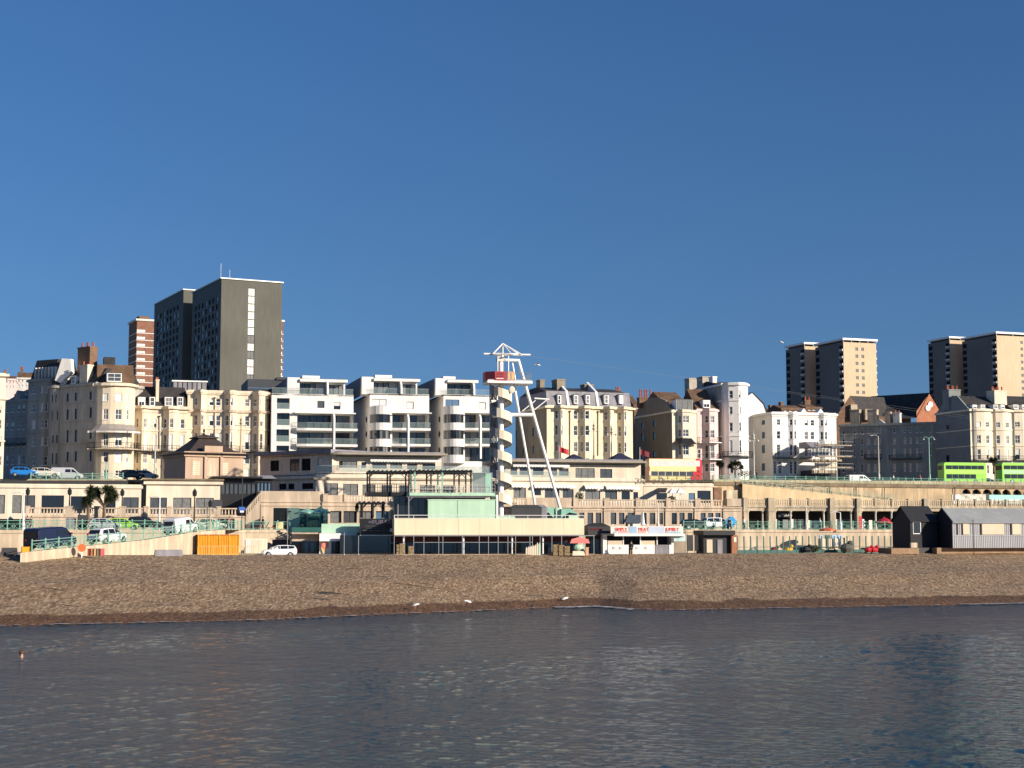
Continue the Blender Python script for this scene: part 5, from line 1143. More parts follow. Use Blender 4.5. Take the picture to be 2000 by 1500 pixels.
for i, (x) in enumerate((814, 840, 868, 896)):
    T = Fr(x, 960, 196.3, 9, G+sb_); T.root('picnic_table', 'cream A frame picnic table on the mint roof terrace, %s from the left' % ('first', 'second', 'third', 'fourth')[i], 'table', 'picnic tables on the mint roof terrace')
    m = MB(); m.box(-.85, .85, -.35, .35, .72, .78, whitew); m.build('table_top', T.r)
    for s_ in (-.6, .6): q = MB(); q.tube((s_, -.7, 0), (s_, -.15, .72), .045, whitew, 4); q.tube((s_, .7, 0), (s_, .15, .72), .045, whitew, 4); q.tube((s_, -.7, .42), (s_, .7, .42), .04, whitew, 4); q.build('leg', T.r)
    for s_ in (-.65, .65): q = MB(); q.box(-.85, .85, s_-.13, s_+.13, .42, .47, whitew); q.build('seat', T.r)
# pergola
def pergola(x0, x1, yt, yd, Y, D, label, nb=5, posts=(0, .5, 1), deck=True, green=()):
    F = Fr(x0, (yt+yd)/2, Y, 9, G); F.root('pergola', label, 'pergola'); W = F.u(x1, yt); zt_, zd = F.z(x0, yt), F.z(x0, yd)
    m = MB(); m.box(-.2, W+.2, 0, .15, zt_-.25, zt_, iron); m.box(-.2, W+.2, D-.15, D, zt_-.25, zt_, iron)
    for i in range(nb+1): m.box(W*i/nb-.06, W*i/nb+.06, -.4, D+.4, zt_, zt_+.14, iron)
    m.build('beam', F.r)
    for p_ in posts:
        for d in (0, D-.15): q = MB(); q.box(W*p_-.1, W*p_+.1, d, d+.15, zd, zt_, mint if p_ in green else iron); q.tube((W*p_, d+.05, zt_-.8), (W*p_+(.7 if p_ < .9 else -.7), d+.05, zt_-.1), .05, iron, 4); q.build('post', F.r)
    if deck: q = MB(); q.box(-.3, W+.3, -.3, D+.3, zd-.5, zd, dark); q.build('deck', F.r); q = MB(); rail_path(q, [(-.2, -.2, zd), (W+.2, -.2, zd)], 1.05, iron, .3, .03, mid=.6); q.build('railing', F.r)
    return F
pergola(722, 799, 920, 961, 199, 5, 'tall black timber pergola on a dark deck left of the mint roof terrace', posts=(0, .52, 1), nb=9)
pergola(803, 920, 919, 961.5, 197, 5.5, 'black roofed pergola with two mint green posts above the mint roof slab', posts=(.06, .33, .52, .8, 1), deck=False, nb=14, green=(.06, .52))
pergola(703, 750, 981, 1011, 197, 3, 'low black pergola above the dark menu board', posts=(.1, .55, 1), deck=False)
# support wall and dark store under the tall deck
F_ = Fr(703, 1040, 193.5, 9, G, 769.5); F_.root('menu_board', 'big black sign board with faint lettering left of the peach fascia', 'sign')
m = MB(); F_.bx(m, 703, 1013, 769.3, 1044, 0, .6, dark); m.box(0, F_.W, 0, .2, F_.z(703, 1046.5), F_.z(703, 1044.5), metal); m.build('board', F_.r)
h = F_.hit(719, 1023.5, -.03); text(F_.r, '=FUBAR=', (h[0], -.03, h[1]), .72, M('dim lilac lettering', (.16, .14, .20), .6), 0, sx=1.15)
m = MB()
for y in (1027, 1031): F_.bx(m, 713, y, 753, y+1, -.03, 0, M('dim grey line', (.07, .075, .08), .6))
for (a, b) in ((708, 718), (721, 729), (732, 743), (746, 752), (755, 762)): F_.bx(m, a, 1035, b, 1037, -.03, 0, M('dim grey line', (.07, .075, .08)))
m.build('lettering', F_.r); m = MB(); m.ball(F_.P(764.5, 1035.5, -.1), .22, whitew, 10, (1, .5, 1.2)); m.build('lamp', F_.r)
# mint green shop building and arcade beneath
F_ = Fr(570, 1040, 194.5, 9, gz(600), 705); F_.root('mint_arcade', 'mint green panelled building over a row of small white beach shops', 'building'); r = F_.r
m = MB(); F_.bx(m, 628, 1023, 705, 1041, 0, .3, mintl); F_.bx(m, 570, 1030, 628, 1043, 2.2, 2.4, dmint); m.box(0, F_.W, .3, 7, F_.z(600, 1043), F_.z(600, 1040), stone); m.box(0, F_.W+5, 4, 4.2, 0, F_.z(600, 1043), gp[0]); m.build('wall', r)
m = MB(); F_.bx(m, 624, 1041.5, 697, 1057, -.5, .1, whitep); F_.bx(m, 570, 1043, 624, 1057, 1.5, 1.7, stone); m.build('fascia', r)
m = MB(); F_.bx(m, 624, 1057, 647, 1084, .2, 1, whitep); F_.bx(m, 681, 1057, 696, 1084, .6, 1, slate2); F_.bx(m, 697, 1047, 700, 1084, 0, .1, metal); F_.bx(m, 672, 1047, 674, 1084, -.6, -.5, metal); m.build('shopfront', r)
ic = MB(); u, z_ = F_.hit(633.5, 1065, .1); ic.ball((u, .05, z_), .5, M('strawberry ice cream', (.75, .25, .18), .6), 10, (1, .35, 1.2)); k = F_.hit(632, 1082, .1); ic.frus([(k[0]-.06, 0), (k[0]+.06, 0), (k[0]+.06, .1), (k[0]-.06, .1)], k[1], [(u-.42, -.05), (u+.42, -.05), (u+.42, .15), (u-.42, .15)], z_-.25, M('cone yellow', (.8, .5, .18), .7)); ic.build('ice_cream_sign', r)
ic = MB(); u, z_ = F_.hit(688, 1066, .5); ic.ball((u, .5, z_), .45, dark, 10, (1, .3, 1.4)); ic.build('ice_cream_sign', r)
ph = MB()
for x in range(583, 703, 12): F_.bx(ph, x, 1060, x+6, 1079, 3.8, 3.95, random.choice((slate2, concs, gblue, brickb)))
ph.build('display_board', r)
F_ = Fr(563, 1010, 209, 12, DZ); F_.root('mint_gallery', 'mint green wall panel with dark window niche on the cafe terrace', 'building'); m = MB(); F_.bx(m, 562, 992, 585, 1036, 0, 2, mintl); F_.bx(m, 585, 994, 640, 1036, 1.6, 2, dmint); m.build('wall', F_.r)
m = MB(); F_.tb(m, (566, 998), (566, 1000), .2, -.05, dark, 10); m.build('porthole', F_.r)
def parasol(px, ytop, ybot, Y, col, R, label, closed=False, zb=DZ, group=None, side=None):
    F = Fr(px, ybot, Y, 10, zb); F.root('parasol', label, 'umbrella', group); zt_ = F.z(px, ytop); ze = F.z(px, ybot); m = MB()
    if closed: m.lathe([(.32, ze), (.22, ze+.3), (.05, zt_)], 0, 0, col, 8)
    else:
        n = 8
        for i in range(n):
            a, b = 2*pi*i/n, 2*pi*(i+1)/n; p_ = (R*cos(a), R*sin(a), ze); q_ = (R*cos(b), R*sin(b), ze); m.face([p_, q_, (.02*cos(b), .02*sin(b), zt_), (.02*cos(a), .02*sin(a), zt_)], col); m.face([p_, q_, (q_[0], q_[1], ze-.22), (p_[0], p_[1], ze-.22)], col)
    m.build('canopy', F.r); q = MB(); q.tube((0, 0, 0), (0, 0, zt_+.08), .035, whitew, 6); q.build('pole', F.r); return F
parasol(600, 993, 1001, 206, mint, 1.7, 'mint green parasol on the cafe terrace beside the closed one'); parasol(625, 990, 1000, 208, mint, 1.4, 'mint green parasol tucked behind its neighbour on the cafe terrace')
parasol(636, 997, 1016, 205, mintl, 1, 'closed pale mint parasol at the right end of the cafe terrace', True)
greyc = M('charcoal canvas', (.05, .05, .055), .85, .1)
for i, (x, R, c) in enumerate(((1018, 1.9, dark), (1036, 1.9, dark), (1055, 1.1, slate2))):
    F = Fr(x, 1000, 200+i*.5, 9, G+zt-.5); F.root('covered_stall', 'dark canvas covered stall on the bar roof, %s of three' % ('left', 'middle', 'right grey one')[i], 'stall', None); m = MB(); h_ = F.z(x, 986); c1 = [(-R*.7, -.8), (R*.7, -.8), (R*.7, 1.5), (-R*.7, 1.5)]
    m.frus([(a*1., b) for a, b in c1], .3, [(a*1.03, b) for a, b in c1], h_*.85, c if c != dark else greyc); m.frus([(a*1.05, b*1.05) for a, b in c1], h_*.85, [(a*.6, b*.5+.1) for a, b in c1], h_, c if c != dark else greyc); m.build('cover', F.r); q = MB(); q.box(-R*.65, R*.65, -.7, 1.4, 0, .3, iron); q.build('base', F.r)
F = Fr(1066, 1010, 202, 9, G+zt-.5); F.root('mint_parasol_bar', 'mint green canvas bar shelter at the right end of the bar roof', 'shelter'); m = MB(); P = lambda x, y, d: F.P(x, y, d)
m.face([P(1068, 991, 0), P(1085, 991, 0), P(1085, 1015, 0), P(1084, 1015, 0), P(1068, 997, 0)], mint); m.extr([F.hit(*q) for q in ((1086, 992), (1094, 991), (1096, 1015), (1085, 1015))], -.2, .0, mintl); m.extr([F.hit(*q) for q in ((1095, 994), (1112, 993), (1128, 1004), (1110, 1001), (1094, 1012))], -.6, 1.4, mint); m.extr([F.hit(*q) for q in ((1110, 1006), (1128, 1006), (1128, 1015), (1110, 1015))], -.3, 1.2, mintl); m.build('canvas', F.r)
q = MB(); q.box(0, F.u(1128, 1000), .5, 2.4, 0, F.z(1066, 1001), gp[0]); q.build('dark_interior', F.r)
# props under the bar: upright boards, crates
for i in range(7):
    F = Fr(1027+i*4.2, 1083, 190.4, 9, gz(1040)); F.root('beach_board', 'tall pointed %s board leaning in the row under the bar, number %s from the left' % ('mint' if i > 5 else 'cream' if i % 2 else 'buff', ('one', 'two', 'three', 'four', 'five', 'six', 'seven')[i]), 'board', 'boards standing under the bar')
    hh = F.z(1027+i*4.2, 1068-i*1.2 if i < 5 else 1059); m = MB(); m.extr([(0, 0), (.24, 0), (.24, hh*.8), (.12, hh), (0, hh*.8)], 0, .08, mintl if i > 5 else cream2 if i % 2 else cream); m.build('board', F.r)
crm = M('woven willow crate', (.30, .22, .12), .9, .3, 4, fine=.3)
for i, (x, y0) in enumerate(((775, 1063), (781, 1061), (798, 1066), (1081, 1063), (1092, 1064), (1103, 1066))):
    F = Fr(x, 1083, 190.3, 9, gz(x)); F.root('wicker_stack', 'stack of woven crates under the bar, %s' % ('leftmost', 'second from the left', 'third from the left', 'first right of the boards', 'second right of the boards', 'third right of the boards')[i], 'crates', 'woven crate stacks under the bar'); hh = F.z(x, y0)
    for k in range(3): m = MB(); m.frus([(0, 0), (.62, 0), (.62, .5), (0, .5)], hh*k/3, [(-.04, -.04), (.66, -.04), (.66, .54), (-.04, .54)], hh*(k+1)/3-.04, crm); m.build('crate', F.r)
# cow-ish coloured ride and posts right end
F = Fr(1118, 1083, 190.5, 9, gz(1118)); F.root('coin_ride', 'small mint and white coin ride with a black seat at the end of the bar', 'ride'); m = MB(); m.frus([(0, 0), (1.6, 0), (1.6, .7), (0, .7)], 0, [(.1, .05), (1.4, .05), (1.4, .6), (.1, .6)], .55, cream2); m.build('base', F.r); m = MB(); m.ball((.8, .3, 1.0), .5, mintl, 10, (1.2, .7, .8)); m.build('body', F.r); m = MB(); m.ball((1.3, .3, .5), .35, dark, 10, (1, .8, 1)); m.build('wheel', F.r); m = MB(); m.extr([(-.3, 1.5), (2.2, 1.5), (2.0, 2.0), (.8, 2.25), (-.1, 2.0)], -.02, .1, M('pink sign', (.75, .22, .2), .6)); m.build('sign', F.r)
for i, (x, c) in enumerate(((1139, mintl), (1147, M('salmon paint', (.68, .36, .24), .7)))): F = Fr(x, 1083, 191, 9, gz(x)); F.root('painted_post', '%s painted post at the right end of the bar' % ('mint' if i == 0 else 'salmon'), 'post'); m = MB(); m.box(-.18, .18, 0, .3, 0, 1.1-.2*i, c); m.box(-.22, .22, -.04, .34, 1.1-.2*i, 1.2-.2*i, c); m.build('post_body', F.r)
# ================================================================ KIOSKS
KY = 196; F_ = Fr(1178, 1083, KY, 8, gz(1240), 1316); F_.root('food_kiosk', 'white food kiosk with a painted red lettered signboard on its roof', 'kiosk'); r = F_.r; zf = lambda y: F_.z(1190, y)
m = MB(); W = F_.W; m.box(0, .5, 0, .4, 0, zf(1047), whitep); m.box(W-.3, W, 0, .4, 0, zf(1047), whitep); m.box(0, W, 3.5, 3.7, 0, zf(1047), greyst); m.box(0, .3, .4, 3.5, 0, zf(1047), whitep); m.box(W-.3, W, .4, 3.5, 0, zf(1047), whitep); m.box(.3, W-.3, 2.2, 2.3, 0, zf(1047), dark); m.build('wall', r)
for (a, b, c) in ((1187, 1228, whitep), (1236, 1279, whitep), (1280, 1306, slate2), (1307, 1314, whitep)):
    q = MB(); F_.bx(q, a, 1064, b, 1083, -.05, .3, c); q.build('counter', r)
for (a, b) in ((1187, 1216), (1252, 1279)): q = MB(); F_.bx(q, a, 1056, b, 1064, .05, .12, beige); q.build('shutter', r)
for a in (1216.5, 1250, 1282.5): q = MB(); F_.bx(q, a, 1047, a+2, 1064, 0, .15, whitep); q.build('post', r)
m = MB(); u0, u1 = F_.u(1200, 1045, -.9), F_.u(1338, 1045, -.9); m.box(u0, u1, -.9, 3.9, zf(1047), zf(1042.5), whitep); m.box(-.4, u0, -.9, 3.9, zf(1046), zf(1042), greyc); m.build('roof', r)
m = MB(); a, b = F_.u(1193, 1035, -.7), F_.u(1334, 1035, -.7); zb_, zt_ = zf(1042), zf(1028); m.box(a, b, -.75, -.6, zb_, zt_, M('signboard cream', (.82, .76, .68), .7, .05))
pp = M('pale pink paint', (.75, .40, .38), .7); pb_ = M('pale blue paint', (.35, .52, .68), .7)
for (x0, x1, y0, y1, mt) in ((1198, 1205, 1038, 1041, pb_), (1208, 1226, 1036, 1041, pp), (1228, 1244, 1028.5, 1041, pb_), (1246, 1262, 1037, 1041, pp), (1266, 1298, 1029, 1041, M('grey blue paint', (.50, .58, .70), .7)), (1300, 1330, 1038, 1041, pb_)): F_.bx(m, x0, y0, x1, y1, -.78, -.75, mt)
F_.bx(m, 1236, 1023, 1251, 1028, -.75, -.6, M('signboard cream', (.82, .76, .68)))
for q in (1196, 1227, 1264, 1328): F_.bx(m, q, 1024, q+3, 1029, -.75, -.6, M('signboard cream', (.82, .76, .68)))
sb = m.build('signboard', r); rt = M('signal red lettering', (.80, .04, .02), .6)
for (x, s_, wd) in ((1201, 'SIMPLY', 1), (1247, 'MEAT', 1), (1300, 'JUMBLY', 1)): h = F_.hit(x, 1037, -.79); text(sb, s_, (h[0], -.8, h[1]), .62, rt, 0, ext=.01, sx=.84)
m = MB(); F_.bx(m, 1316, 1047, 1339, 1057, -.4, -.3, M('pale blue menu', (.50, .68, .68), .7, .2, 3)); m.build('menu_sign', r)
for x in (1199, 1212, 1244, 1262): q = MB(); p_ = F_.P(x, 1070, -.06); q.tube(p_, (p_[0], -.1, p_[2]), .18, M('faint badge', (.6, .5, .46), .7), 10); q.build('badge', r)
parasol(1256, 1000, 1025, 199, whitep, .5, 'closed white parasol standing behind the food kiosk signboard', True)
F = Fr(1152, 1083, 197, 8, gz(1160), 1179); F.root('dark_kiosk', 'small dark kiosk with a domed black canopy between the bar and the white kiosk', 'kiosk'); m = MB(); zk = F.z(1152, 1046); m.box(0, F.W, .3, 3, 0, zk, concs); m.box(.2, F.W-.3, .25, .3, .2, zk-.5, gp[0]); m.build('wall', F.r)
m = MB(); ua, ub = F.u(1149, 1035, -.8), F.u(1192, 1035, -.8); m.box(ua, ub, -.8, 3, zk, F.z(1152, 1028), greyc); m.extr([(ua+(ub-ua)*i/8, F.z(1152, 1028)+.45*sin(pi*i/8)) for i in range(9)], -.6, 2.5, dark); m.build('canopy', F.r); h = F.hit(1153, 1035.5, -.85); text(F.r, 'SWEETS', (h[0], -.85, h[1]), .4, M('dull red lettering', (.25, .03, .03), .6))
F = Fr(1222, 1010, 214, 12, DZ); F.root('banner_stall', 'dark blue slanted banner stall behind the food kiosk', 'stall'); m = MB(); m.extr([F.hit(*q) for q in ((1226, 1006), (1252, 1005), (1252, 1021), (1221, 1021))], 0, .8, M('dark blue banner', (.05, .07, .10), .7, .3, 3)); m.build('banner', F.r); m = MB(); m.box(.2, 2.0, 0, .8, 0, F.z(1222, 1021), iron); m.build('base', F.r)
F = Fr(1376, 1083, 201, 14, gz(1400), 1431); F.root('turnstile_hut', 'black flat roofed hut with a reddish brown end wall beside the crazy golf', 'hut'); m = MB(); zk = F.z(1376, 1045); rb_ = M('reddish brown boards', (.36, .15, .08), .8, .2, 2, streak=.2)
m.box(0, F.W, .3, 3, 0, zk, dark); m.build('wall', F.r); m = MB(); m.box(F.W-.2, F.W+.6, -.2, .3, 0, zk, rb_); m.box(F.W+.1, F.W+.45, -.23, -.2, zk-.9, zk-.3, cream2); m.build('end_wall', F.r); m = MB(); m.box(-.3, F.W+.2, -.5, 3.2, zk, F.z(1376, 1036), dark); m.build('roof', F.r)
m = MB(); m.box(.4, 1.2, .2, .3, .2, 1.9, beige); m.box(1.9, 2.6, .2, .3, 0, 1.9, slate2); m.build('door', F.r)
for i, (x, wd) in enumerate(((1343, 11), (1358, 8))):
    F = Fr(x, 1083, 203, 14, gz(x)); F.root('hoarding', 'cream boarded hoarding panel left of the black hut, %s' % ('left' if not i else 'right'), 'panel'); m = MB(); F.bx(m, x, 1045, x+wd, 1076, 0, .1, cream); m.build('board', F.r); m = MB(); m.tube((0, .15, 0), (0, .15, 2.6), .05, dmint); m.build('post', F.r)
# crazy golf garden with green fence
F = Fr(1441, 1083, 202.5, 16, gz(1600)-.05, 1741); F.root('green_fence', 'dark green fence of tall posts round the crazy golf garden', 'fence'); W = F.W; zk = F.z(1441, 1050)
m = MB(); m.box(0, W, 0, .12, 0, .55, dmint); m.box(0, W, 0, .06, .9, .96, dmint); m.build('kick_board', F.r); n = 24
pm = MB(); pm.box(-.07, .07, 0, .12, 0, 2.35, dmint); pmm = pm.mesh('fence_post')
for i in range(n+1): link('fence_post', pmm, F.r, (W*i/n, 0, 0))
toys = [(1512, M('dark red paint', (.30, .02, .04), .5), .9), (1540, M('mustard paint', (.60, .36, .04), .5), 1.), (1575, dark, 1.0), (1655, conc, 1.4), (1697, redp, .9), (1707, redp, .9), (1470, greyst, .8)]
nm = ['dark red barrel shaped golf obstacle', 'mustard yellow animal shaped golf obstacle', 'black rock mound golf obstacle', 'mossy grey rock golf obstacle', 'bright red round golf obstacle left of the pair', 'bright red round golf obstacle right of the pair', 'pale grey rock golf obstacle near the black hut']
for (x, mt, s_), lb in zip(toys, nm):
    f = Fr(x, 1080, 205, 16, gz(x)); f.root('golf_obstacle', lb, 'obstacle'); m = MB(); m.ball((0, 0, .5*s_), .6*s_, mt, 9, (1.2, .9, .85)); m.ball((.35, -.2, .95*s_), .3*s_, mt, 8); m.build('body', f.r); m = MB(); m.box(-.5, .5, -.4, .4, 0, .15, dmint); m.build('base', f.r)
f = Fr(1600, 1080, 206, 16, gz(1600)); f.root('golf_hut', 'cream painted golf hut panel with blue and red lettering behind the green fence', 'hut'); m = MB(); F_ = f; f.bx(m, 1600, 1052, 1621, 1072, 0, .3, cream); f.bx(m, 1622, 1052, 1646, 1072, 0, .3, cream2); f.bx(m, 1647, 1050, 1658, 1072, .1, .3, cream); m.build('wall', f.r); h = f.hit(1626, 1065, -.03); text(f.r, 'GOLF', (h[0], -.03, h[1]), .55, M('blue lettering', (.12, .2, .6), .6)); h = f.hit(1624, 1070, -.03); text(f.r, 'OPEN', (h[0], -.03, h[1]), .35, rt); m = MB()
for (a, b, c) in ((1601, 1607, pb_), (1625, 1634, pb_), (1636, 1645, pb_), (1612, 1622, dmint)): f.bx(m, a, 1045, b, 1052, .1, .3, c)
m.build('crest_board', f.r)
f = Fr(1676, 1000, 232, 15, DZ); f.root('banner', 'tall red and white zigzag banner against the colonnade', 'banner'); m = MB(); f.bx(m, 1677, 1008, 1684, 1035, 0, .1, redp); 
for i in range(6): f.bx(m, 1684, 1014+i*3.6, 1688+(i % 2)*2, 1017+i*3.6, 0, .1, whitep)
m.build('cloth', f.r); m = MB(); m.tube(f.P(1676.5, 1006), f.P(1676.5, 1036), .04, whitew); m.build('pole', f.r)
parasol(1727, 1010, 1019, 228, redp, 1.5, 'red parasol with white lettering in front of the colonnade'); parasol(1616, 1030, 1034, 215, M('orange canvas', (.72, .18, .08), .8), 1.2, 'small orange parasol above the crazy golf hut')
# round blue sign and other street things
f = Fr(1428, 1033, 216, 12, DZ); f.root('round_sign', 'big round bright blue sign standing on the seafront road', 'sign'); m = MB(); c = f.P(1428, 1019, 0); m.tube(c, (c[0], .15, c[2]), .72, M('bright blue enamel', (.02, .33, .72), .35, .1, 2), 20); m.build('disc', f.r); m = MB(); m.ball((c[0]-.1, -.02, c[2]-.1), .3, M('pale cyan paint', (.25, .65, .8), .5), 8, (1, .15, 1)); m.build('emblem', f.r); m = MB(); m.tube((c[0], .1, 0), (c[0], .1, c[2]), .06, iron); m.build('pole', f.r)
# huts
f = Fr(1779, 1070, 208, 17, gz(1790)+.6, 1832); f.root('black_hut', 'black timber beach hut with pitched roof and one white framed window', 'hut')
def gable_hut(f, W, D, ze, zr, wallm, roofm, label=None):
    m = MB(); m.prism([(0, 0), (W, 0), (W, D), (0, D)], 0, ze, wallm); m.extx([(0, ze), (D, ze), (D/2, zr)], 0, .08, wallm); m.extx([(0, ze), (D, ze), (D/2, zr)], W-.08, W, wallm); w_ = m.build('wall', f.r)
    m = MB(); t = .12; m.extx([(-.25, ze-.1), (D/2, zr+t), (D+.25, ze-.1), (D+.25, ze-.22), (D/2, zr-.02), (-.25, ze-.22)], -.15, W+.1, roofm); return w_, m.build('roof', f.r)
D = 4.6; ze, zr = f.z(1779, 1016), f.z(1779, 990, D/2); bl = M('black boards', (.014, .015, .02), .75, .2, 3); gable_hut(f, f.W, D, ze, zr, bl, M('black felt', (.02, .022, .026), .85, .2, 2))
m = MB(); f.bx(m, 1783, 1019, 1799, 1043, -.06, .05, whitep); wq = m.build('window', f.r); q = MB(); f.bx(q, 1784.2, 1020.5, 1797.8, 1041.5, -.08, -.062, gp[0]); q.build('pane', wq); m = MB(); f.bx(m, 1779, 1060, 1792, 1070, -.3, .0, stone); m.build('step', f.r)
h = f.hit(1742, 1040, 0)
f2 = Fr(1741, 1079, 205, 17, gz(1800)-.1, 2060); f2.root('plinth', 'low brown brick plinth carrying the black and the grey beach huts', 'plinth'); m = MB(); m.box(0, f2.u(1795, 1075), 0, 8, 0, .75, M('brown brick plinth', (.34, .22, .13), .9, .2, 1, fine=.2)); m.box(f2.u(1830, 1075), f2.W, 0, 8, 0, .8, M('brown brick plinth', (.34, .22, .13))); m.box(f2.u(1795, 1075), f2.u(1830, 1075), 1.2, 8, 0, .8, dark); m.build('base', f2.r)
f = Fr(1861, 1070, 206.5, 17, gz(1880)+.65, 2060); f.root('grey_hut', 'long grey boarded beach hut with pale roof and buff shutters', 'hut'); ze, zr = f.z(1861, 1019), f.z(1861, 994.5, 2.3); gb = M('grey boards', (.40, .41, .42), .75, .08, .5, streak=.08); gable_hut(f, f.W, 4.6, ze, zr, gb, M('pale grey roofing', (.27, .285, .29), .8, .1, .3, streak=.1))
m = MB(); m.extx([(-.3, ze-.1), (-.08, ze+.15), (2.3, zr+.2), (4.7, ze-.1), (4.7, ze-.3), (2.3, zr), (-.0, ze-.3)], -.16, -.02, bl); m.prism([(-.02, 0), (-.02, 4.6), (-.06, 4.6), (-.06, 0)], 0, ze, bl); m.extx([(0, ze), (4.6, ze), (2.3, zr)], -.05, -.01, bl); m.build('end_wall', f.r)
m = MB(); W = f.W
for i in range(int(W/.28)): m.box(i*.28, i*.28+.05, -.035, 0, 0, ze-.2, slate2)
m.box(0, W, -.07, 0, f.z(1861, 1046)-.05, f.z(1861, 1046)+.05, gb); m.build('batten', f.r)
for (a, b) in ((1881, 1893), (1918, 1962), (1977, 1994)): q = MB(); f.bx(q, a, 1023, b, 1044, -.12, 0, beige); q.build('shutter', f.r)
for a in (1870, 1880, 1916, 1975): q = MB(); f.bx(q, a, 1022, a+1.6, 1044.5, -.15, 0, M('maroon trim', (.10, .06, .06), .7)); q.build('trim', f.r)
f = Fr(1902, 1078, 203.5, 17, gz(1900)); f.root('thin_pole', 'thin dark pole standing on the beach in front of the grey hut', 'pole'); m = MB(); m.tube((0, 0, -.2), (0, 0, f.z(1902, 1017)), .045, iron); m.build('shaft', f.r); m = MB(); m.ball((0, 0, f.z(1902, 1016)), .09, iron, 6); m.build('cap', f.r)
# yellow container and surroundings
f = Fr(386, 1083, 183, 17, gz(420)-.05, 467); f.root('yellow_container', 'orange yellow shipping container below the ramp with rusty upper edge', 'container'); W = f.W; H_ = f.z(386, 1044); m = MB(); m.box(0, W, .06, 2.4, .08, H_-.08, yel)
n = 26
for i in range(n): m.box(W*i/n, W*i/n+W/n*.5, 0, .06, .1, H_-.1, yel)
m.build('body', f.r); rust = M('rusty orange', (.42, .14, .03), .8, .3, 3); m = MB(); m.box(0, W, -.02, .1, H_-.12, H_, rust); m.box(0, W, -.02, .1, 0, .12, yel); m.box(0, W, 2.3, 2.42, H_-.12, H_, rust); m.build('frame_rail', f.r)
for u in (.0, W*.25, W*.5, W*.75, W-.08): q = MB(); q.box(u, u+.08, -.05, .05, 0, H_, yel); q.build('door_bar', f.r)
m = MB(); m.box(-1.0, -.3, 1.2, 1.4, 0, H_+.1, dark); m.box(-.06, 0, .06, 2.4, 0, H_, M('container shade end', (.4, .22, .03), .6)); m.build('end_wall', f.r)  # black sheet stands for the recess's shade; end panel's yellow darkened for shade too
f = Fr(43, 1083, 158, 22, gz(60), 60); f.root('orange_box', 'small bright orange box at the foot of the ramp', 'box'); m = MB(); m.box(0, f.W, 0, 1, 0, f.z(43, 1069), M('bright orange paint', (.85, .36, .01), .5)); m.build('body', f.r); m = MB(); m.box(-.04, f.W+.04, -.04, 1.04, f.z(43, 1069), f.z(43, 1068), yel); m.build('lid', f.r)
f = Fr(160, 1083, 163, 20, gz(160)); f.root('lifebuoy_stand', 'round orange lifebuoy board on a white post by the ramp wall', 'lifebuoy'); m = MB(); c = f.P(160, 1070, 0); m.tube(c, (c[0], .1, c[2]), .42, M('lifebuoy orange', (.85, .14, .03), .5), 16); m.build('ring', f.r); m = MB(); m.tube((c[0], .1, -.1), (c[0], .1, c[2]), .07, whitep); m.build('post', f.r)
for i, (x, c, lb) in enumerate(((171, M('dark red canvas', (.25, .03, .03), .8), 'dark red'), (178, rust, 'rust brown'), (184, M('tan canvas', (.55, .33, .16), .8), 'tan'), (190, brickb, 'brown'), (197, M('pink red canvas', (.62, .10, .12), .8), 'pinkish red'))):
    f = Fr(x, 1083, 163.5, 20, gz(x)); f.root('folded_deckchair', 'folded %s deckchair leaning on the ramp wall' % lb, 'deckchair', 'folded deckchairs by the ramp wall'); m = MB(); h_ = f.z(x, 1071); m.box(0, .34, .02, .05, .1, h_-.05, c); m.build('canvas', f.r); m = MB(); m.box(-.03, 0, 0, .06, 0, h_, stone2); m.box(.34, .37, 0, .06, 0, h_, stone2); m.box(-.03, .37, 0, .06, h_-.05, h_, stone2); m.build('frame', f.r)
for i, (x, wd, y0) in enumerate(((1, 34, 1070), (302, 56, 1074))):
    f = Fr(x, 1083, 160 if i == 0 else 170, 18, gz(x)); f.root('covered_stack', ('black covered stack of beach chairs at the left edge', 'low grey tarpaulin covered stack left of the orange container')[i], 'stack'); m = MB(); W = f.u(x+wd, 1080); h_ = f.z(x, y0); m.frus([(0, 0), (W, 0), (W, 1.2), (0, 1.2)], 0, [(.1, .1), (W-.1, .1), (W-.1, 1.1), (.1, 1.1)], h_, greyc if i == 0 else slate2); m.build('cover', f.r); m = MB(); m.box(.1, W-.1, .1, 1.1, -.1, .02, stone2); m.build('pallet', f.r)
f = Fr(478, 1083, 196, 15, gz(480), 522); f.root('beach_store', 'cream double doored beach store under the cafe terrace', 'store'); m = MB(); f.bx(m, 478, 1052, 522, 1084, 0, .3, cream2); m.build('wall', f.r)
for (a, b, c) in ((480, 491, pink), (491.6, 504, cream), (505, 519, cream)): q = MB(); f.bx(q, a, 1054, b, 1083, -.06, 0, c); q.build('door', f.r)
f = Fr(532, 1083, 198, 15, gz(540), 566); f.root('garage', 'black garage opening beside the white estate car', 'garage'); m = MB(); f.bx(m, 532, 1054, 566, 1084, 0, .15, dark); m.build('door', f.r); m = MB(); m.box(-.2, f.W+.2, -.1, .1, f.z(532, 1054), f.z(532, 1050), stone); m.build('lintel', f.r)
f = Fr(384, 1083, 180, 17, gz(400)); f.root('barrier', 'pale yellow crowd barrier in front of the orange container', 'barrier')
m = MB(); rail_path(m, [(0, -1.2, 0), (f.u(500, 1080, -1.2), -1.2, 0)], 1.05, M('pale yellow metal', (.65, .55, .25), .5), .25, .018); m.build('frame', f.r); m = MB(); m.box(0, .3, -1.5, -.9, 0, .05, metal); m.build('foot', f.r)
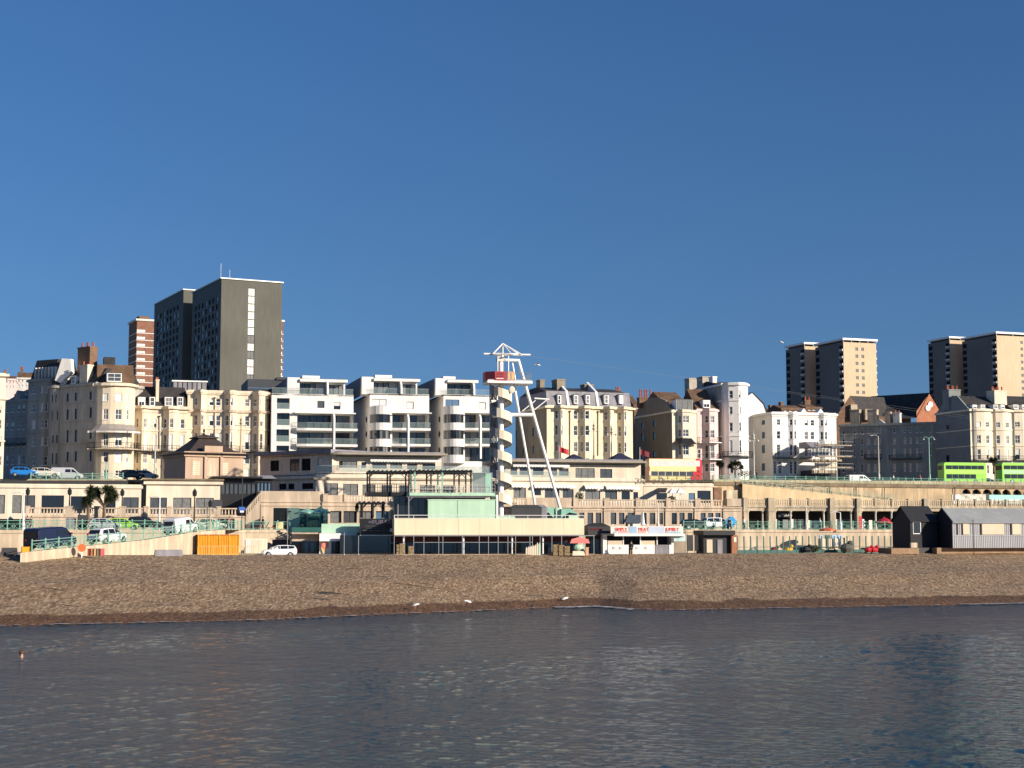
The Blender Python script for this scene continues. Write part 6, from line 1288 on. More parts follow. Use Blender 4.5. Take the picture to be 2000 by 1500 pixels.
# conservatory with scaffolding
f = Fr(1585, 900, 305, 15, roadz(60), 1634); f.root('conservatory', 'weathered glazed conservatory porch on the front of the white house', 'building'); m = MB(); W = f.W; m.box(0, W, 0, 5, 0, f.z(1585, 918), dark); f.bx(m, 1585, 897, 1645, 901, -.5, 5, stone2); f.bx(m, 1590, 918, 1632, 924, -.1, 0, stone2); f.bx(m, 1592, 903, 1634, 915, -.1, .2, cream2); m.build('wall', f.r)
for i in range(7): put_window(f.r, (W*i/7, -.05, f.z(1585, 891)), 0, W/7-.05, f.z(1585, 875)-f.z(1585, 891), 's', 2)
m = MB(); zb_ = f.z(1585, 874); m.extx([(-.5, zb_), (5, zb_), (5, f.z(1585, 862)), (2, f.z(1585, 862))], -.3, W*.45, slate2); m.extx([(-.5, zb_), (5, zb_), (5, f.z(1585, 865)), (2, f.z(1585, 865))], W*.8, W+1.5, slate2); m.build('roof', f.r)
f = Fr(1598, 900, 301, 15, roadz(60), 1664); f.root('scaffolding', 'scaffold poles and plank decks round the conservatory porch', 'scaffold'); m = MB(); W = f.W
for u in [W*i/5 for i in range(6)]:
    for d in (0, 1.3): m.tube((u, d, 0), (u, d, f.z(1598, 862)), .05, iron, 5)
for y in (862, 880, 889, 905, 915): zz_ = f.z(1598, y); m.tube((-.3, 0, zz_), (W+.3, 0, zz_), .045, metal, 5)
m.build('pole', f.r)
for y in (870, 892, 913): q = MB(); zz_ = f.z(1598, y); q.box(0, W, -.1, 1.4, zz_, zz_+.18, stone2); q.build('plank_deck', f.r)
# ================================================================ VEHICLES
def paint(name, col, rough=.25): return M(name, col, rough, .03, 1, spec=.6)
WHEEL = {}
def wheel(parent, x, y, r, side):
    k = round(r, 2)
    if k not in WHEEL:
        t = MB(); t.tube((0, -.1, 0), (0, .1, 0), r, black, 14); rm = MB(); rm.tube((0, -.115, 0), (0, .115, 0), r*.62, metal, 10); WHEEL[k] = (t.mesh('wheel', True), rm.mesh('rim'))
    o = link('wheel', WHEEL[k][0], parent, (x, y, r)); link('rim', WHEEL[k][1], o)
SH = {  # stations: x, zbottom, zbelt, zroof, half width belt, half width roof
 'hatch': ([(-2.0, .5, .8, .85, .66, .5), (-1.92, .32, .95, 1.0, .8, .66), (-1.55, .28, .98, 1.42, .85, .62), (-.9, .26, .97, 1.5, .86, .63), (.15, .25, .95, 1.48, .86, .62), (.55, .25, .94, 1.32, .86, .62), (1.05, .26, .92, .98, .84, .72), (1.7, .28, .8, .86, .8, .68), (1.95, .32, .66, .7, .7, .55), (2.02, .42, .55, .58, .55, .4)], (-1.25, 1.28), .31),
 'estate': ([(-2.2, .5, .85, .9, .7, .55), (-2.12, .32, 1.0, 1.1, .82, .66), (-1.9, .28, 1.0, 1.42, .86, .63), (-.9, .26, .98, 1.5, .87, .64), (.2, .25, .96, 1.48, .87, .63), (.65, .25, .95, 1.3, .87, .62), (1.2, .26, .92, .98, .85, .74), (1.95, .28, .8, .86, .8, .68), (2.2, .35, .6, .66, .68, .5)], (-1.35, 1.4), .32),
 'suv': ([(-2.2, .55, .95, 1.0, .74, .6), (-2.14, .4, 1.1, 1.25, .88, .72), (-1.9, .36, 1.12, 1.66, .92, .7), (-.9, .34, 1.1, 1.75, .93, .72), (.2, .34, 1.08, 1.72, .93, .7), (.6, .34, 1.06, 1.5, .93, .68), (1.0, .34, 1.04, 1.12, .9, .78), (1.95, .38, .98, 1.04, .86, .74), (2.22, .46, .72, .8, .74, .6)], (-1.35, 1.4), .37),
 'van': ([(-2.45, .5, 1.0, 1.75, .86, .78), (-2.4, .3, 1.1, 1.9, .93, .8), (-2.2, .26, 1.1, 1.96, .95, .82), (.6, .26, 1.1, 1.96, .95, .82), (1.0, .26, 1.1, 1.86, .95, .8), (1.75, .26, 1.08, 1.18, .94, .8), (2.25, .3, .9, .96, .88, .74), (2.45, .38, .66, .7, .76, .6)], (-1.45, 1.6), .35)}
def car(kind, label, px, py, Y, head, mt, name='parked_car', cat='car', group=None, scale=1, z=None, pitch=0, roofm=None, livery=None, windows=True):
    st, ax, wr = SH[kind]; p = at(px, py, Y); r = thing(name, label, cat, (p.x, p.y, p.z if z is None else z), radians(head), group)
    if pitch: r.rotation_euler = (0, -radians(pitch), radians(head))
    if scale != 1: r.scale = (scale,)*3
    m = MB(); k = m.mi(mt); NR = 11
    for (x, zb, zl, zr, wb, wr_) in st:
        ring = [(-wb*.9, zb), (-wb, zb+.14), (-wb, (zb+zl)/2+.08), (-wb*.985, zl), (-wr_-.05, zr-.1 if zr-zl > .2 else zl+(zr-zl)*.5), (-wr_+.08, zr)]
        ring = ring+[(-a, b) for a, b in reversed(ring)]
        for (y, z_) in ring: m.v.append((x, y, z_))
    n = 12
    for i in range(len(st)-1):
        for j in range(n): a = i*n+j; b = i*n+(j+1) % n; m.f.append((a, b, b+n, a+n)); m.m.append(k)
    m.f.append(tuple(range(n))); m.m.append(k); m.f.append(tuple(range(len(m.v)-1, len(m.v)-n-1, -1))); m.m.append(k)
    m.build('body', r, smooth=False)
    def yb(x, z_):       # body half width at height z
        for a, b in zip(st, st[1:]):
            if a[0] <= x <= b[0]: t = (x-a[0])/(b[0]-a[0]); break
        else: a = b = st[0]; t = 0
        zl, zr, wb, w2 = [a[i]+(b[i]-a[i])*t for i in (2, 3, 4, 5)]; q = min(1, max(0, (z_-zl)/max(.05, zr-.1-zl))); return wb*.985*(1-q)+(w2+.05)*q
    G = {'hatch': [[(-1.6, 1.02), (-1.35, 1.36), (-.75, 1.41), (-.75, 1.0)], [(-.68, 1.0), (-.68, 1.41), (.1, 1.39), (.15, .99)], [(.22, .99), (.18, 1.38), (.42, 1.3), (.85, 1.0)]],
         'estate': [[(-1.98, 1.06), (-1.8, 1.36), (-1.1, 1.41), (-1.1, 1.03)], [(-1.02, 1.03), (-1.02, 1.41), (-.1, 1.4), (-.1, 1.01)], [(-.02, 1.01), (-.02, 1.4), (.4, 1.33), (.95, 1.0)]],
         'suv': [[(-1.95, 1.18), (-1.8, 1.58), (-1.0, 1.64), (-1.0, 1.16)], [(-.92, 1.16), (-.92, 1.64), (-.05, 1.62), (-.05, 1.13)], [(.03, 1.13), (.03, 1.62), (.42, 1.52), (.85, 1.11)]],
         'van': [[(-.3, 1.22), (-.25, 1.7), (.55, 1.7), (.55, 1.2)], [(.68, 1.2), (.68, 1.7), (.95, 1.68), (1.5, 1.2)]]}[kind]
    g = MB()
    for poly in G:
        for sgn in (-1, 1): g.face([(x, sgn*(yb(x, z_)+.012), z_) for x, z_ in poly], gp[0])
    def cross(x0, z0, x1, z1, w0, w1): g.face([(x0, -w0, z0), (x0, w0, z0), (x1, w1, z1), (x1, -w1, z1)], gp[0])
    F_ = {'hatch': (1.02, 1.0, .57, 1.34, .72, .58), 'estate': (1.18, 1.0, .67, 1.31, .74, .58), 'suv': (.98, 1.16, .62, 1.52, .76, .64), 'van': (1.73, 1.22, 1.04, 1.86, .82, .74)}[kind]
    cross(F_[0]+.03, F_[1]+.0, F_[2]+.03, F_[3], F_[4], F_[5])
    R_ = {'hatch': (-1.88, 1.06, -1.62, 1.38), 'estate': (-2.14, 1.12, -1.94, 1.38), 'suv': (-2.17, 1.28, -1.96, 1.6), 'van': (-2.45, 1.2, -2.44, 1.66)}[kind]
    cross(R_[0]-.03, R_[1], R_[2]-.03, R_[3], .64, .6); g.build('window_glass', r)
    for x in ax:
        for s_ in (-1, 1): wheel(r, x, s_*(.78 if kind != 'van' else .86), wr, s_)
    ar = MB()
    for x in ax:
        for s_ in (-1, 1): w0 = yb(x, .5)+.006; ar.tube((x, s_*(w0-.05), wr+.02), (x, s_*(w0+.004), wr+.02), wr+.07, black, 14)
    ar.build('wheel_arch', r)
    x1 = st[-1][0]; zl = st[-2][2]-.05
    for s_ in (-1, 1):
        h = MB(); h.box(x1-.16, x1-.02, s_*.5-.14, s_*.5+.14, zl-.14, zl, whitep); h.build('headlight', r); h = MB(); h.box(st[0][0]-.02, st[0][0]+.12, s_*.62-.08, s_*.62+.08, .85, 1.05, redp); h.build('tail_light', r)
    h = MB(); h.box(st[0][0]-.06, st[0][0]+.1, -.72, .72, .38, .52, black); h.build('bumper', r); h = MB()
    for s_ in (-1, 1): h.box(F_[0]-.35, F_[0]-.2, s_*(yb(F_[0]-.3, 1)+.1)-.08, s_*(yb(F_[0]-.3, 1)+.1)+.08, F_[1]+.02, F_[1]+.18, mt)
    h.build('mirror', r); return r
def rampz(px):  # ramp surface point a little behind the railing
    for A, B, a, b in zip(rp, rp[1:], RP, RP[1:]):
        if a[0] <= px <= b[0] or b is RP[-1]: t = (px-a[0])/(b[0]-a[0]); return A.lerp(B, t)
ah = 22
navy = paint('dark navy car paint', (.012, .016, .045)); wcar = paint('white car paint', (.78, .78, .77), .3); silver = paint('silver car paint', (.45, .46, .48), .3); blk = paint('black car paint', (.012, .012, .014))
for kind, px, mt, lb, nm, ct, sc in (('van', 97, navy, 'dark navy passenger van low on the ramp, nearest the beach', 'passenger_van', 'van', 1.2), ('hatch', 207, wcar, 'white hatchback with dark windows halfway up the ramp', 'hatchback', 'car', 1.18), ('van', 356, wcar, 'white panel van at the top of the ramp', 'white_van', 'van', 1.0)):
    q = rampz(px); d = Vector((-.30, .954, 0))*2.0; a = rampz(px-15); b = rampz(px+15); h_ = math.degrees(atan2(b.y-a.y, b.x-a.x)); pt = math.degrees(atan2(b.z-a.z, (b.xy-a.xy).length))
    v = car(kind, lb, px, 1060, 170, h_, mt, nm, ct, None, sc, z=0, pitch=pt); v.location = (q+d) + Vector((0, 0, .03))
car('estate', 'white estate car parked on the beach beside the yellow store doors', 545, 1083, 187, 180+14, wcar, 'estate_car', z=gz(545)-.25, scale=.95)
car('suv', 'white off road car on the seafront road beside the round blue sign', 1402, 1035, 217, 16, wcar, 'off_road_car', z=DZ)
car('hatch', 'black hatchback on the seafront road left of the white off road car', 1357, 1035, 216, 16, blk, 'hatchback', z=DZ)
lime = paint('lime green car paint', (.30, .60, .05))
car('hatch', 'lime green hatchback parked under the balustrade at left', 240, 1030, 194.5, 15, lime, 'hatchback', z=DZ)
car('hatch', 'silver hatchback parked left of the lime green one', 205, 1030, 193.5, 15, silver, 'hatchback', z=DZ)
car('suv', 'black off road car parked right of the lime green hatchback', 283, 1030, 196, 15, blk, 'off_road_car', z=DZ)
car('hatch', 'pale cream hatchback parked behind the white panel van', 412, 1030, 199.5, 15, paint('cream car paint', (.6, .58, .48)), 'hatchback', z=DZ)
blue = paint('bright blue car paint', (.02, .19, .55))
def rc(kind, px, Y, mt, lb, head=14, dz=0, **k): p = at(px, 930, Y); return car(kind, lb, px, 930, Y, head, mt, z=(roadz(p.x)+dz), **k)
rc('hatch', 47, 232, blue, 'bright blue hatchback at the upper left road edge', dz=.3); rc('estate', 88, 236, paint('cream car paint', (.6, .58, .48)), 'cream estate car right of the bright blue hatchback', dz=.3)
rc('van', 131, 243, silver, 'grey van on the upper road beside the cream estate car', dz=.1, name='grey_van', cat='van')
rc('hatch', 258, 246, blk, 'black car parked on the upper road left of the brown pavilion', dz=.3); rc('hatch', 285, 249, silver, 'silver car parked on the upper road beside the pavilion', dz=.3)
rc('hatch', 1550, 296, blk, 'black hatchback in front of the bright white house'); rc('van', 1677, 305, wcar, 'white van on the upper road right of the scaffolding', name='white_van', cat='van')
rc('hatch', 1732, 312, blk, 'black hatchback in shade between two lamp posts'); rc('hatch', 1780, 312, blk, 'black hatchback just left of the tall lamp post by the bus')
rc('hatch', 1929, 318, blk, 'dark car between the two green buses')
def bus(label, px, Y, L, cols, head, rear_off=0, kind='green'):
    p = at(px, 930, Y); r = thing('double_decker_bus', label, 'bus', (p.x, p.y, roadz(p.x)), radians(head)); H_ = 4.25; w_ = 1.25; body, top, band_ = cols; m = MB()
    P = [(0, .35), (L, .35), (L, H_-.25), (L-.25, H_), (.2, H_), (0, H_-.15)]; m.extr(P, -w_, w_, body); m.build('body', r)
    m = MB(); m.box(.1, L-.1, -w_-.02, w_+.02, 2.1, 2.85, top); m.box(.3, L-.3, -w_+.1, w_-.1, H_, H_+.08, top); m.build('side_panel', r)
    def row(x0, x1, z0, z1, n, mat_, nm='window'):
        for i in range(n):
            a = x0+(x1-x0)*i/n; b = x0+(x1-x0)*(i+1)/n-.1; q = MB(); q.box(a, b, -w_-.035, -w_-.02, z0, z1, mat_); q.build(nm, r); q = MB(); q.box(a, b, w_+.02, w_+.035, z0, z1, mat_); q.build(nm, r)
    if kind == 'green': row(.4, L-.4, 3.0, 3.75, 6, gp[0]); row(.5, L-2.2, 1.15, 2.0, 5, gp[0])
    else: row(.4, L-.3, 2.95, 4.0, 6, gp[3]); row(.4, L-1.6, 1.2, 2.0, 6, gp[1])  # red bus upper panes white, a bright reflection painted into the glass colour
    for x in (2.2, L-2.4):
        for s_ in (-1, 1): wheel(r, x, s_*(w_-.06), .48, s_)
    q = MB(); q.box(L-.01, L+.03, -w_+.15, w_-.15, 1.2, 2.3, gp[0]); q.box(L-.01, L+.03, -w_+.15, w_-.15, 2.9, 3.8, gp[0]); q.build('windscreen', r); q = MB(); q.box(-.03, .01, -w_+.2, w_-.2, 2.9, 3.7, gp[0]); q.build('rear_window', r)
    for s_ in (-.8, .8): q = MB(); q.box(L, L+.04, s_-.15, s_+.15, .7, .9, whitep); q.build('headlight', r)
    if kind != 'green':
        bc = M('bus cream panel', (.80, .70, .42), .5, .06); q = MB(); q.box(0, L-1.2, -w_-.019, -w_, 2.9, 4.27, bc); q.box(0, L-2.2, -w_-.019, -w_, .4, 2.05, bc); q.build('cream_panel', r); q = MB(); q.box(.1, L-1.1, -w_-.04, -w_-.02, 2.05, 2.9, M('bus advert yellow', (.84, .70, .32), .5, .15, 1.5)); q.box(.1, L-2.4, -w_-.04, -w_-.02, .5, 1.15, M('bus advert yellow', (.84, .70, .32), .5)); q.build('advert_panel', r)
        q = MB(); q.box(L-.95, L-.55, -w_-.04, -w_-.02, 1.1, 1.35, dark); q.box(L-.8, L-.5, -w_-.04, -w_-.02, 1.9, 2.1, dark); q.build('vent', r)
    return r
lg = paint('lime bus paint', (.26, .62, .03), .35); lg2 = paint('light lime bus paint', (.36, .68, .08), .35); mb = paint('minty bus paint', (.34, .62, .30), .4); rbs = paint('red bus paint', (.55, .02, .03), .35)
bus('lime green double decker bus in front of the shaded grey gabled side wall', 1838, 306, 9.3, (lg, lg2, lg), 14)
bus('second green double decker bus cut off by the right edge of the photo', 1951, 309, 10, (lg, mb, lg), 14)
bus('red double decker tour bus with yellow advert panels on the upper road', 1264, 278, 10, (rbs, rbs, rbs), 12, kind='red')
# ================================================================ LAMPS, POLES, FLAGS
def lamp(px, yt, yb_, Y, mat, label, style='twin', z0=None):
    p = at(px, yb_, Y); z_ = p.z if z0 is None else z0; r = thing('street_lamp', label, 'lamp post', (p.x, p.y, z_)); h = at(px, yt, Y).z-z_
    m = MB(); m.lathe([(.2, 0), (.2, .9), (.12, 1.05), (.1, h*.5), (.07, h*.98)], 0, 0, mat, 8); m.build('post', r)
    if style == 'twin':
        for s_ in (-1, 1):
            q = MB(); q.poly([(0, 0, h*.94), (s_*.4, 0, h), (s_*.85, 0, h*.99), (s_*1.0, 0, h*.95)], .045, mat); q.build('arm', r); q = MB(); q.lathe([(.2, 0), (.16, .12), (.05, .2)], s_*1.0, 0, whitew, 8, h*.95-.15); q.build('lamp_head', r)
    elif style == 'lantern':
        q = MB(); q.lathe([(.12, 0), (.26, .1), (.3, .6), (.2, .75), (.05, 1.0)], 0, 0, iron, 6, h*.96-.3); q.build('lantern', r)
    elif style == 'crook':
        q = MB(); q.poly([(0, 0, h*.96), (-.3, 0, h), (-.9, 0, h+.05), (-1.2, 0, h-.05)], .05, mat); q.build('arm', r); q = MB(); q.box(-1.5, -1.0, -.12, .12, h-.12, h, whitew); q.build('lamp_head', r)
    else:
        q = MB(); q.lathe([(.07, 0), (.3, .35), (.12, .6), (.25, .9), (.05, 1.2), (.02, 2)], 0, 0, mat, 8, h*.84); q.build('finial', r)
        for s_ in (-1, 1): q = MB(); q.poly([(0, 0, h*.84), (s_*.5, 0, h*.82), (s_*.75, 0, h*.86)], .05, mat); q.build('arm', r); q = MB(); q.ball((s_*.75, 0, h*.83), .2, whitew, 8); q.build('lamp_head', r)
    return r
for a in ((1717, 850, 936, 289, whitew, 'tall white lamp post in front of the long shaded grey terrace', 'crook'), (1816, 853, 937, 291, mint, 'tall mint based lamp post left of the lime green bus', 'twin'), (1473, 846, 936, 266, whitew, 'tall white lamp post in front of the plain grey side of the white house', 'ornate'),
          (1160, 830, 900, 262, stone2, 'ornate lamp post standing before the pale yellow hotel, left one', 'ornate'), (1195, 838, 902, 262, stone2, 'ornate lamp post standing before the pale yellow hotel, right one', 'ornate'), (470, 820, 884, 250, stone2, 'ornate lamp post in front of the four storey cream hotel', 'ornate'),
          (207, 897, 935, 244, mint, 'dark topped mint lamp post before the bow fronted corner hotel', 'lantern'), (302, 832, 930, 252, whitew, 'slim pale lamp post before the dormered cream terrace', 'twin'), (45, 962, 1032, 190, whitep, 'white lamp post on the seafront road at far left', 'crook', DZ),
          (311, 970, 1032, 196, whitep, 'white lamp post behind the white panel van', 'crook', DZ), (410, 984, 1032, 197, stone2, 'short pale lantern post beside the cream cafe', 'lantern', DZ), (379, 962, 1032, 196.5, iron, 'black lantern post in front of the cream cafe', 'lantern', DZ), (1285, 985, 1033, 214, whitew, 'slim white lamp post behind the food kiosk roof', 'crook', DZ),
          (1575, 990, 1035, 219, whitew, 'white lamp post in front of the colonnade, left one', 'crook', DZ), (1642, 1000, 1040, 220, whitep, 'white lamp post in front of the colonnade, right one', 'crook', DZ), (53, 960, 1005, 199, iron, 'black wall lantern post before the cafe, leftmost of three', 'lantern', DZ+1), (135, 960, 1005, 201, iron, 'black wall lantern post before the cafe, middle of three', 'lantern', DZ+1), (238, 962, 1005, 204, iron, 'black wall lantern post before the cafe, rightmost of three', 'lantern', DZ+1)): lamp(*a)
for i, (px, yt, Y, c) in enumerate(((1092, 872, 258, redp), (1250, 877, 262, M('flag dark red', (.2, .03, .04), .8)))):
    p = at(px, 925, Y); r = thing('flag', ('red flag on a pole before the pale yellow hotel', 'dark red flag on a pole left of the red tour bus')[i], 'flag', tuple(p)); h = at(px, yt, Y).z-p.z; m = MB(); m.tube((0, 0, 0), (0, 0, h+.3), .05, whitew); m.build('pole', r); m = MB()
    xs = [0, .4, .8, 1.2, 1.6]
    for a, b in zip(xs, xs[1:]): f_ = lambda x: (x, .12*sin(x*5), h-.35*x); A, B = f_(a), f_(b); m.face([A, B, (B[0], B[1], B[2]-.9), (A[0], A[1], A[2]-.9)], c)
    m.build('cloth', r)
for i, px in enumerate((700, 672, 561)):
    p = at(px, 1084, 189); r = thing('thin_post', 'thin pale pole in front of the mint arcade, %s of three' % ('rightmost', 'middle', 'leftmost')[i], 'pole', (p.x, p.y, gz(px))); m = MB(); m.tube((0, 0, 0), (0, 0, at(px, (1046, 1040, 1010)[i], 189).z-gz(px)), .04, metal); m.build('shaft', r); m = MB(); m.lathe([(.12, 0), (.1, .1)], 0, 0, metal); m.build('foot', r)
# ================================================================ PLANTS
leaf = M('cordyline leaf', (.045, .06, .028), .6, .3, 3); leafd = M('dark leaf', (.03, .045, .02), .6, .3, 3); bark = M('palm bark', (.14, .10, .07), .9, .25, 3)
def cordyline(px, yt, yb_, Y, spread, heads, label, z0=None, seed=1, name='cordyline_tree'):
    R_ = random.Random(seed); p = at(px, yb_, Y); z_ = p.z if z0 is None else z0; r = thing(name, label, 'tree', (p.x, p.y, z_)); h = at(px, yt, Y).z-z_; t = MB(); c = MB(); f = h*.42
    t.tube((0, 0, -.1), (0, 0, f), .22, bark, 8, .16)
    for i in range(heads):
        a = 2*pi*i/heads+R_.random(); q = R_.uniform(.25, 1) if heads > 1 else 0; T = Vector((spread*q*cos(a), spread*q*.6*sin(a), h*R_.uniform(.55, .9))); mid = Vector((T.x*.4, T.y*.4, f+(T.z-f)*.4)); t.tube((0, 0, f*.9), mid, .12, bark, 6, .1); t.tube(mid, T, .1, bark, 6, .06)
        for j in range(150):
            th = R_.uniform(0, 2*pi); el = R_.uniform(-.9, 1.4); L = R_.uniform(.5, .85)*h*.2+.2; d = Vector((cos(th)*cos(el), sin(th)*cos(el), sin(el))); s_ = d.cross(Vector((0, 0, 1))).normalized()*.07; tip = T+d*L+Vector((0, 0, -.12*L)); m_ = T+d*L*.5
            c.face([T, m_+s_, tip, m_-s_], leaf if j % 3 else leafd)
    t.build('trunk', r); c.build('crown', r); return r
cordyline(203, 943, 1006, 198.5, 1.9, 9, 'big dark many headed palm like tree before the cream cafe', DZ+1, 3); cordyline(172, 955, 1012, 198, .5, 4, 'slim dark palm like tree left of the big many headed one', DZ+1, 5)
cordyline(1406, 897, 932, 286, 1.0, 4, 'palm like tree on the upper road before the pink house', None, 7); cordyline(1436, 899, 932, 288, 1.3, 6, 'bushy palm like tree before the round bow house', None, 8); cordyline(1941, 893, 925, 314, 1.0, 5, 'dark clipped bushy tree standing between the two green buses', None, 9)
def bush(px, yt, yb_, Y, R, label, seed=1, z0=None, name='shrub'):
    R_ = random.Random(seed); p = at(px, yb_, Y); z_ = p.z if z0 is None else z0; r = thing(name, label, 'shrub', (p.x, p.y, z_)); h = at(px, yt, Y).z-z_; m = MB(); m.tube((0, 0, 0), (0, 0, h*.5), .05, bark); m.build('stem', r); m = MB()
    for j in range(260):
        a, e = R_.uniform(0, 2*pi), R_.uniform(-1, 1); q = R_.random()**.4; c = Vector((R*q*cos(a)*math.sqrt(1-e*e), R*.7*q*sin(a)*math.sqrt(1-e*e), h*.55+h*.45*q*e)); d = Vector((R_.uniform(-1, 1), R_.uniform(-1, 1), R_.uniform(-1, 1))).normalized()*.13; s_ = d.orthogonal().normalized()*.07
        m.face([c-d, c+s_, c+d, c-s_], leaf if j % 3 else leafd)
    m.build('crown', r); return r
bush(1132, 960, 980, 232, .7, 'dark green shrub behind the balustrade right of the tower', 2); bush(1312, 968, 982, 238, .7, 'dark green shrub beside the white pyramid canopies', 3); bush(1455, 918, 934, 284, 1.6, 'dark hedge bush at the foot of the round bow house', 4); bush(1590, 1064, 1079, 205.5, .9, 'dark shrub in the crazy golf garden', 5); bush(1572, 1066, 1080, 206, .8, 'low dark shrub left of the golf hut', 6)
cypress = bush(697, 983, 1003, 198, .22, 'slim potted conifer on the terrace left of the low pergola', 9, name='potted_conifer')
# ================================================================ PEOPLE
skin = M('skin', (.50, .30, .21), .6, .05); hairm = M('brown hair', (.03, .018, .012), .7, .1)
def skinned(name, pts, edges, rad, mat, parent, sub=1):
    me = bpy.data.meshes.new(name); me.from_pydata(pts, edges, []); me.materials.append(mat); o = bpy.data.objects.new(name, me); COL.objects.link(o); o.parent = parent
    md = o.modifiers.new('skin', 'SKIN'); md.use_smooth_shade = True
    for v, q in zip(me.skin_vertices[0].data, rad): v.radius = (q, q)
    me.skin_vertices[0].data[0].use_root = True
    s_ = o.modifiers.new('sub', 'SUBSURF'); s_.levels = s_.render_levels = sub; return o
def person(px, py, Y, label, top, legs, head=0, walk=.12, z0=None, bare_legs=False, hair=hairm, arm=0.):
    p = at(px, py, Y); r = thing('person', label, 'person', (p.x, p.y, p.z if z0 is None else z0), radians(head)); V = []; E = []; Rd = []
    def add(c, rad, par=None):
        V.append(c); Rd.append(rad)
        if par is not None: E.append((par, len(V)-1))
        return len(V)-1
    pel = add((0, 0, .95), .13); ch = add((0, .02, 1.25), .15, pel); sh_ = add((0, .02, 1.42), .11, ch); nk = add((0, .01, 1.52), .055, sh_); hd = add((0, -.01, 1.62), .085, nk); cr = add((0, 0, 1.72), .075, hd)
    for s_ in (-1, 1):
        a = add((s_*.17, .02, 1.40), .06, sh_); b = add((s_*.24, .02+.02*arm, 1.13), .045, a); c = add((s_*(.25-.1*arm), -.06-.2*arm, .90+.12*arm), .034, b); h_ = add((s_*(.25-.1*arm), -.09-.22*arm, .80+.14*arm), .03, c)
        for k in range(4): f = add((s_*(.25-.1*arm)+(k-1.5)*.018, -.11-.24*arm, .73+.14*arm-.008*abs(k-1.3)), .009, h_); add((V[f][0], V[f][1]-.015, V[f][2]-.03), .008, f)
        f = add((s_*(.22-.1*arm), -.12-.22*arm, .78+.14*arm), .01, h_)
        hp = add((s_*.09, 0, .88), .09, pel); kn = add((s_*.1, -walk*s_-.02, .48), .06, hp); an = add((s_*.1, walk*s_*-1.6+.04*s_, .09), .04, kn); add((s_*.11, V[an][1]-.14, .04), .035, an)
    skinned('body', V, E, Rd, skin, r)
    t = [V[0], V[1], V[2]]; te = [(0, 1), (1, 2)]; tr = [.2, .2, .16]
    for s_ in (0, 1):
        i = 6+s_*17; t += [V[i], V[i+1], tuple((Vector(V[i+1])*.2+Vector(V[i+2])*.8))]; k = len(t); te += [(2, k-3), (k-3, k-2), (k-2, k-1)]; tr += [.095, .075, .06]
    skinned('jacket', t, te, tr, top, r)
    i0 = [i for i in range(len(V)) if abs(V[i][2]-.88) < 1e-6 and abs(abs(V[i][0])-.09) < 1e-6]; t = [V[0]]; te = []; tr = [.19]
    for i in i0:
        low = V[i+2] if not bare_legs else tuple(Vector(V[i])*.35+Vector(V[i+1])*.65); t += [V[i], V[i+1], low] if not bare_legs else [V[i], low]; k = len(t)
        if not bare_legs: te += [(0, k-3), (k-3, k-2), (k-2, k-1)]; tr += [.13, .1, .075]
        else: te += [(0, k-2), (k-2, k-1)]; tr += [.14, .13]
    skinned('trousers', t, te, tr, legs, r)
    m = MB(); m.ball((0, .02, 1.70), .112, hair, 10, (.9, 1, .95)); m.build('hair', r, smooth=True)
    m = MB(); m.ball((0, -.105, 1.625), .018, skin, 6, (.8, 1.2, 1.3)); m.build('nose', r); m = MB()
    for s_ in (-1, 1): m.ball((s_*.033, -.088, 1.655), .011, dark, 6)
    m.build('eyes', r); m = MB(); m.box(-.025, .025, -.098, -.09, 1.583, 1.591, M('lips', (.35, .12, .1), .6)); m.build('mouth', r); m = MB()
    for s_ in (-1, 1): m.ball((s_*.086, 0, 1.64), .022, skin, 6, (.4, .8, 1.2))
    m.build('ears', r); return r
dk = M('dark coat', (.02, .02, .028), .85, .1); jn = M('blue jeans', (.05, .08, .16), .85, .1); wh = M('white top', (.7, .7, .68), .85, .05); grn = M('dark green coat', (.03, .07, .05), .85); rdj = M('red jacket', (.5, .04, .04), .8)
person(1233, 1082, 194.3, 'person in a black coat with bare lower legs standing at the food kiosk counter', dk, dk, 180, .03, gz(1233), True, arm=.6)
person(53, 1032, 192, 'person in a black coat behind the mint railing at far left, left of two', dk, jn, 30, z0=DZ); person(61, 1032, 192.3, 'person in a dark green coat beside the one in black behind the mint railing', grn, dk, 60, z0=DZ)
zw = RW.o.z+.35
for px, c, lb in ((1942, dk, 'person in a black coat walking on the upper terrace, left of the pair'), (1950.5, grn, 'person in a dark green coat walking on the upper terrace, right of the pair')):
    h = RW.hit(px, 985, -2.5); q = RW.o+Vector((h[0]*RW.c+2.5*RW.s, h[0]*RW.s-2.5*RW.c, 0)); person(px, 985, 280, lb, c, dk, 80, z0=F3.o.z+zt*0+11.0-DZ).location = (q.x, q.y, RW.o.z+.3)
for px, Y, c, l, hd, lb in ((1602, 222, wh, jn, 90, 'person in a white top passing the crazy golf garden fence'), (1453, 217, wh, dk, 90, 'person in a white top on the seafront road right of the round blue sign'), (1425, 214.6, dk, dk, 20, 'person in black standing in front of the round blue sign'), (513, 206, dk, dk, -60, 'person in dark clothes near the cafe terrace sun loungers'), (448, 203, rdj, jn, 90, 'person in a red jacket by the garage arches')):
    person(px, 1034, Y, lb, c, l, hd, z0=DZ)
for px, Y, c, hd, lb in ((1745, 296, wh, 80, 'person in a white top on the upper road left of the tall lamp post'), (1797, 298, rdj, 80, 'person in a red jacket on the upper road beside the tall lamp post'), (1478, 270, dk, 80, 'person in dark clothes by the tall white lamp post on the upper road')):
    p = at(px, 930, Y); person(px, 930, Y, lb, c, dk, hd, z0=roadz(p.x))
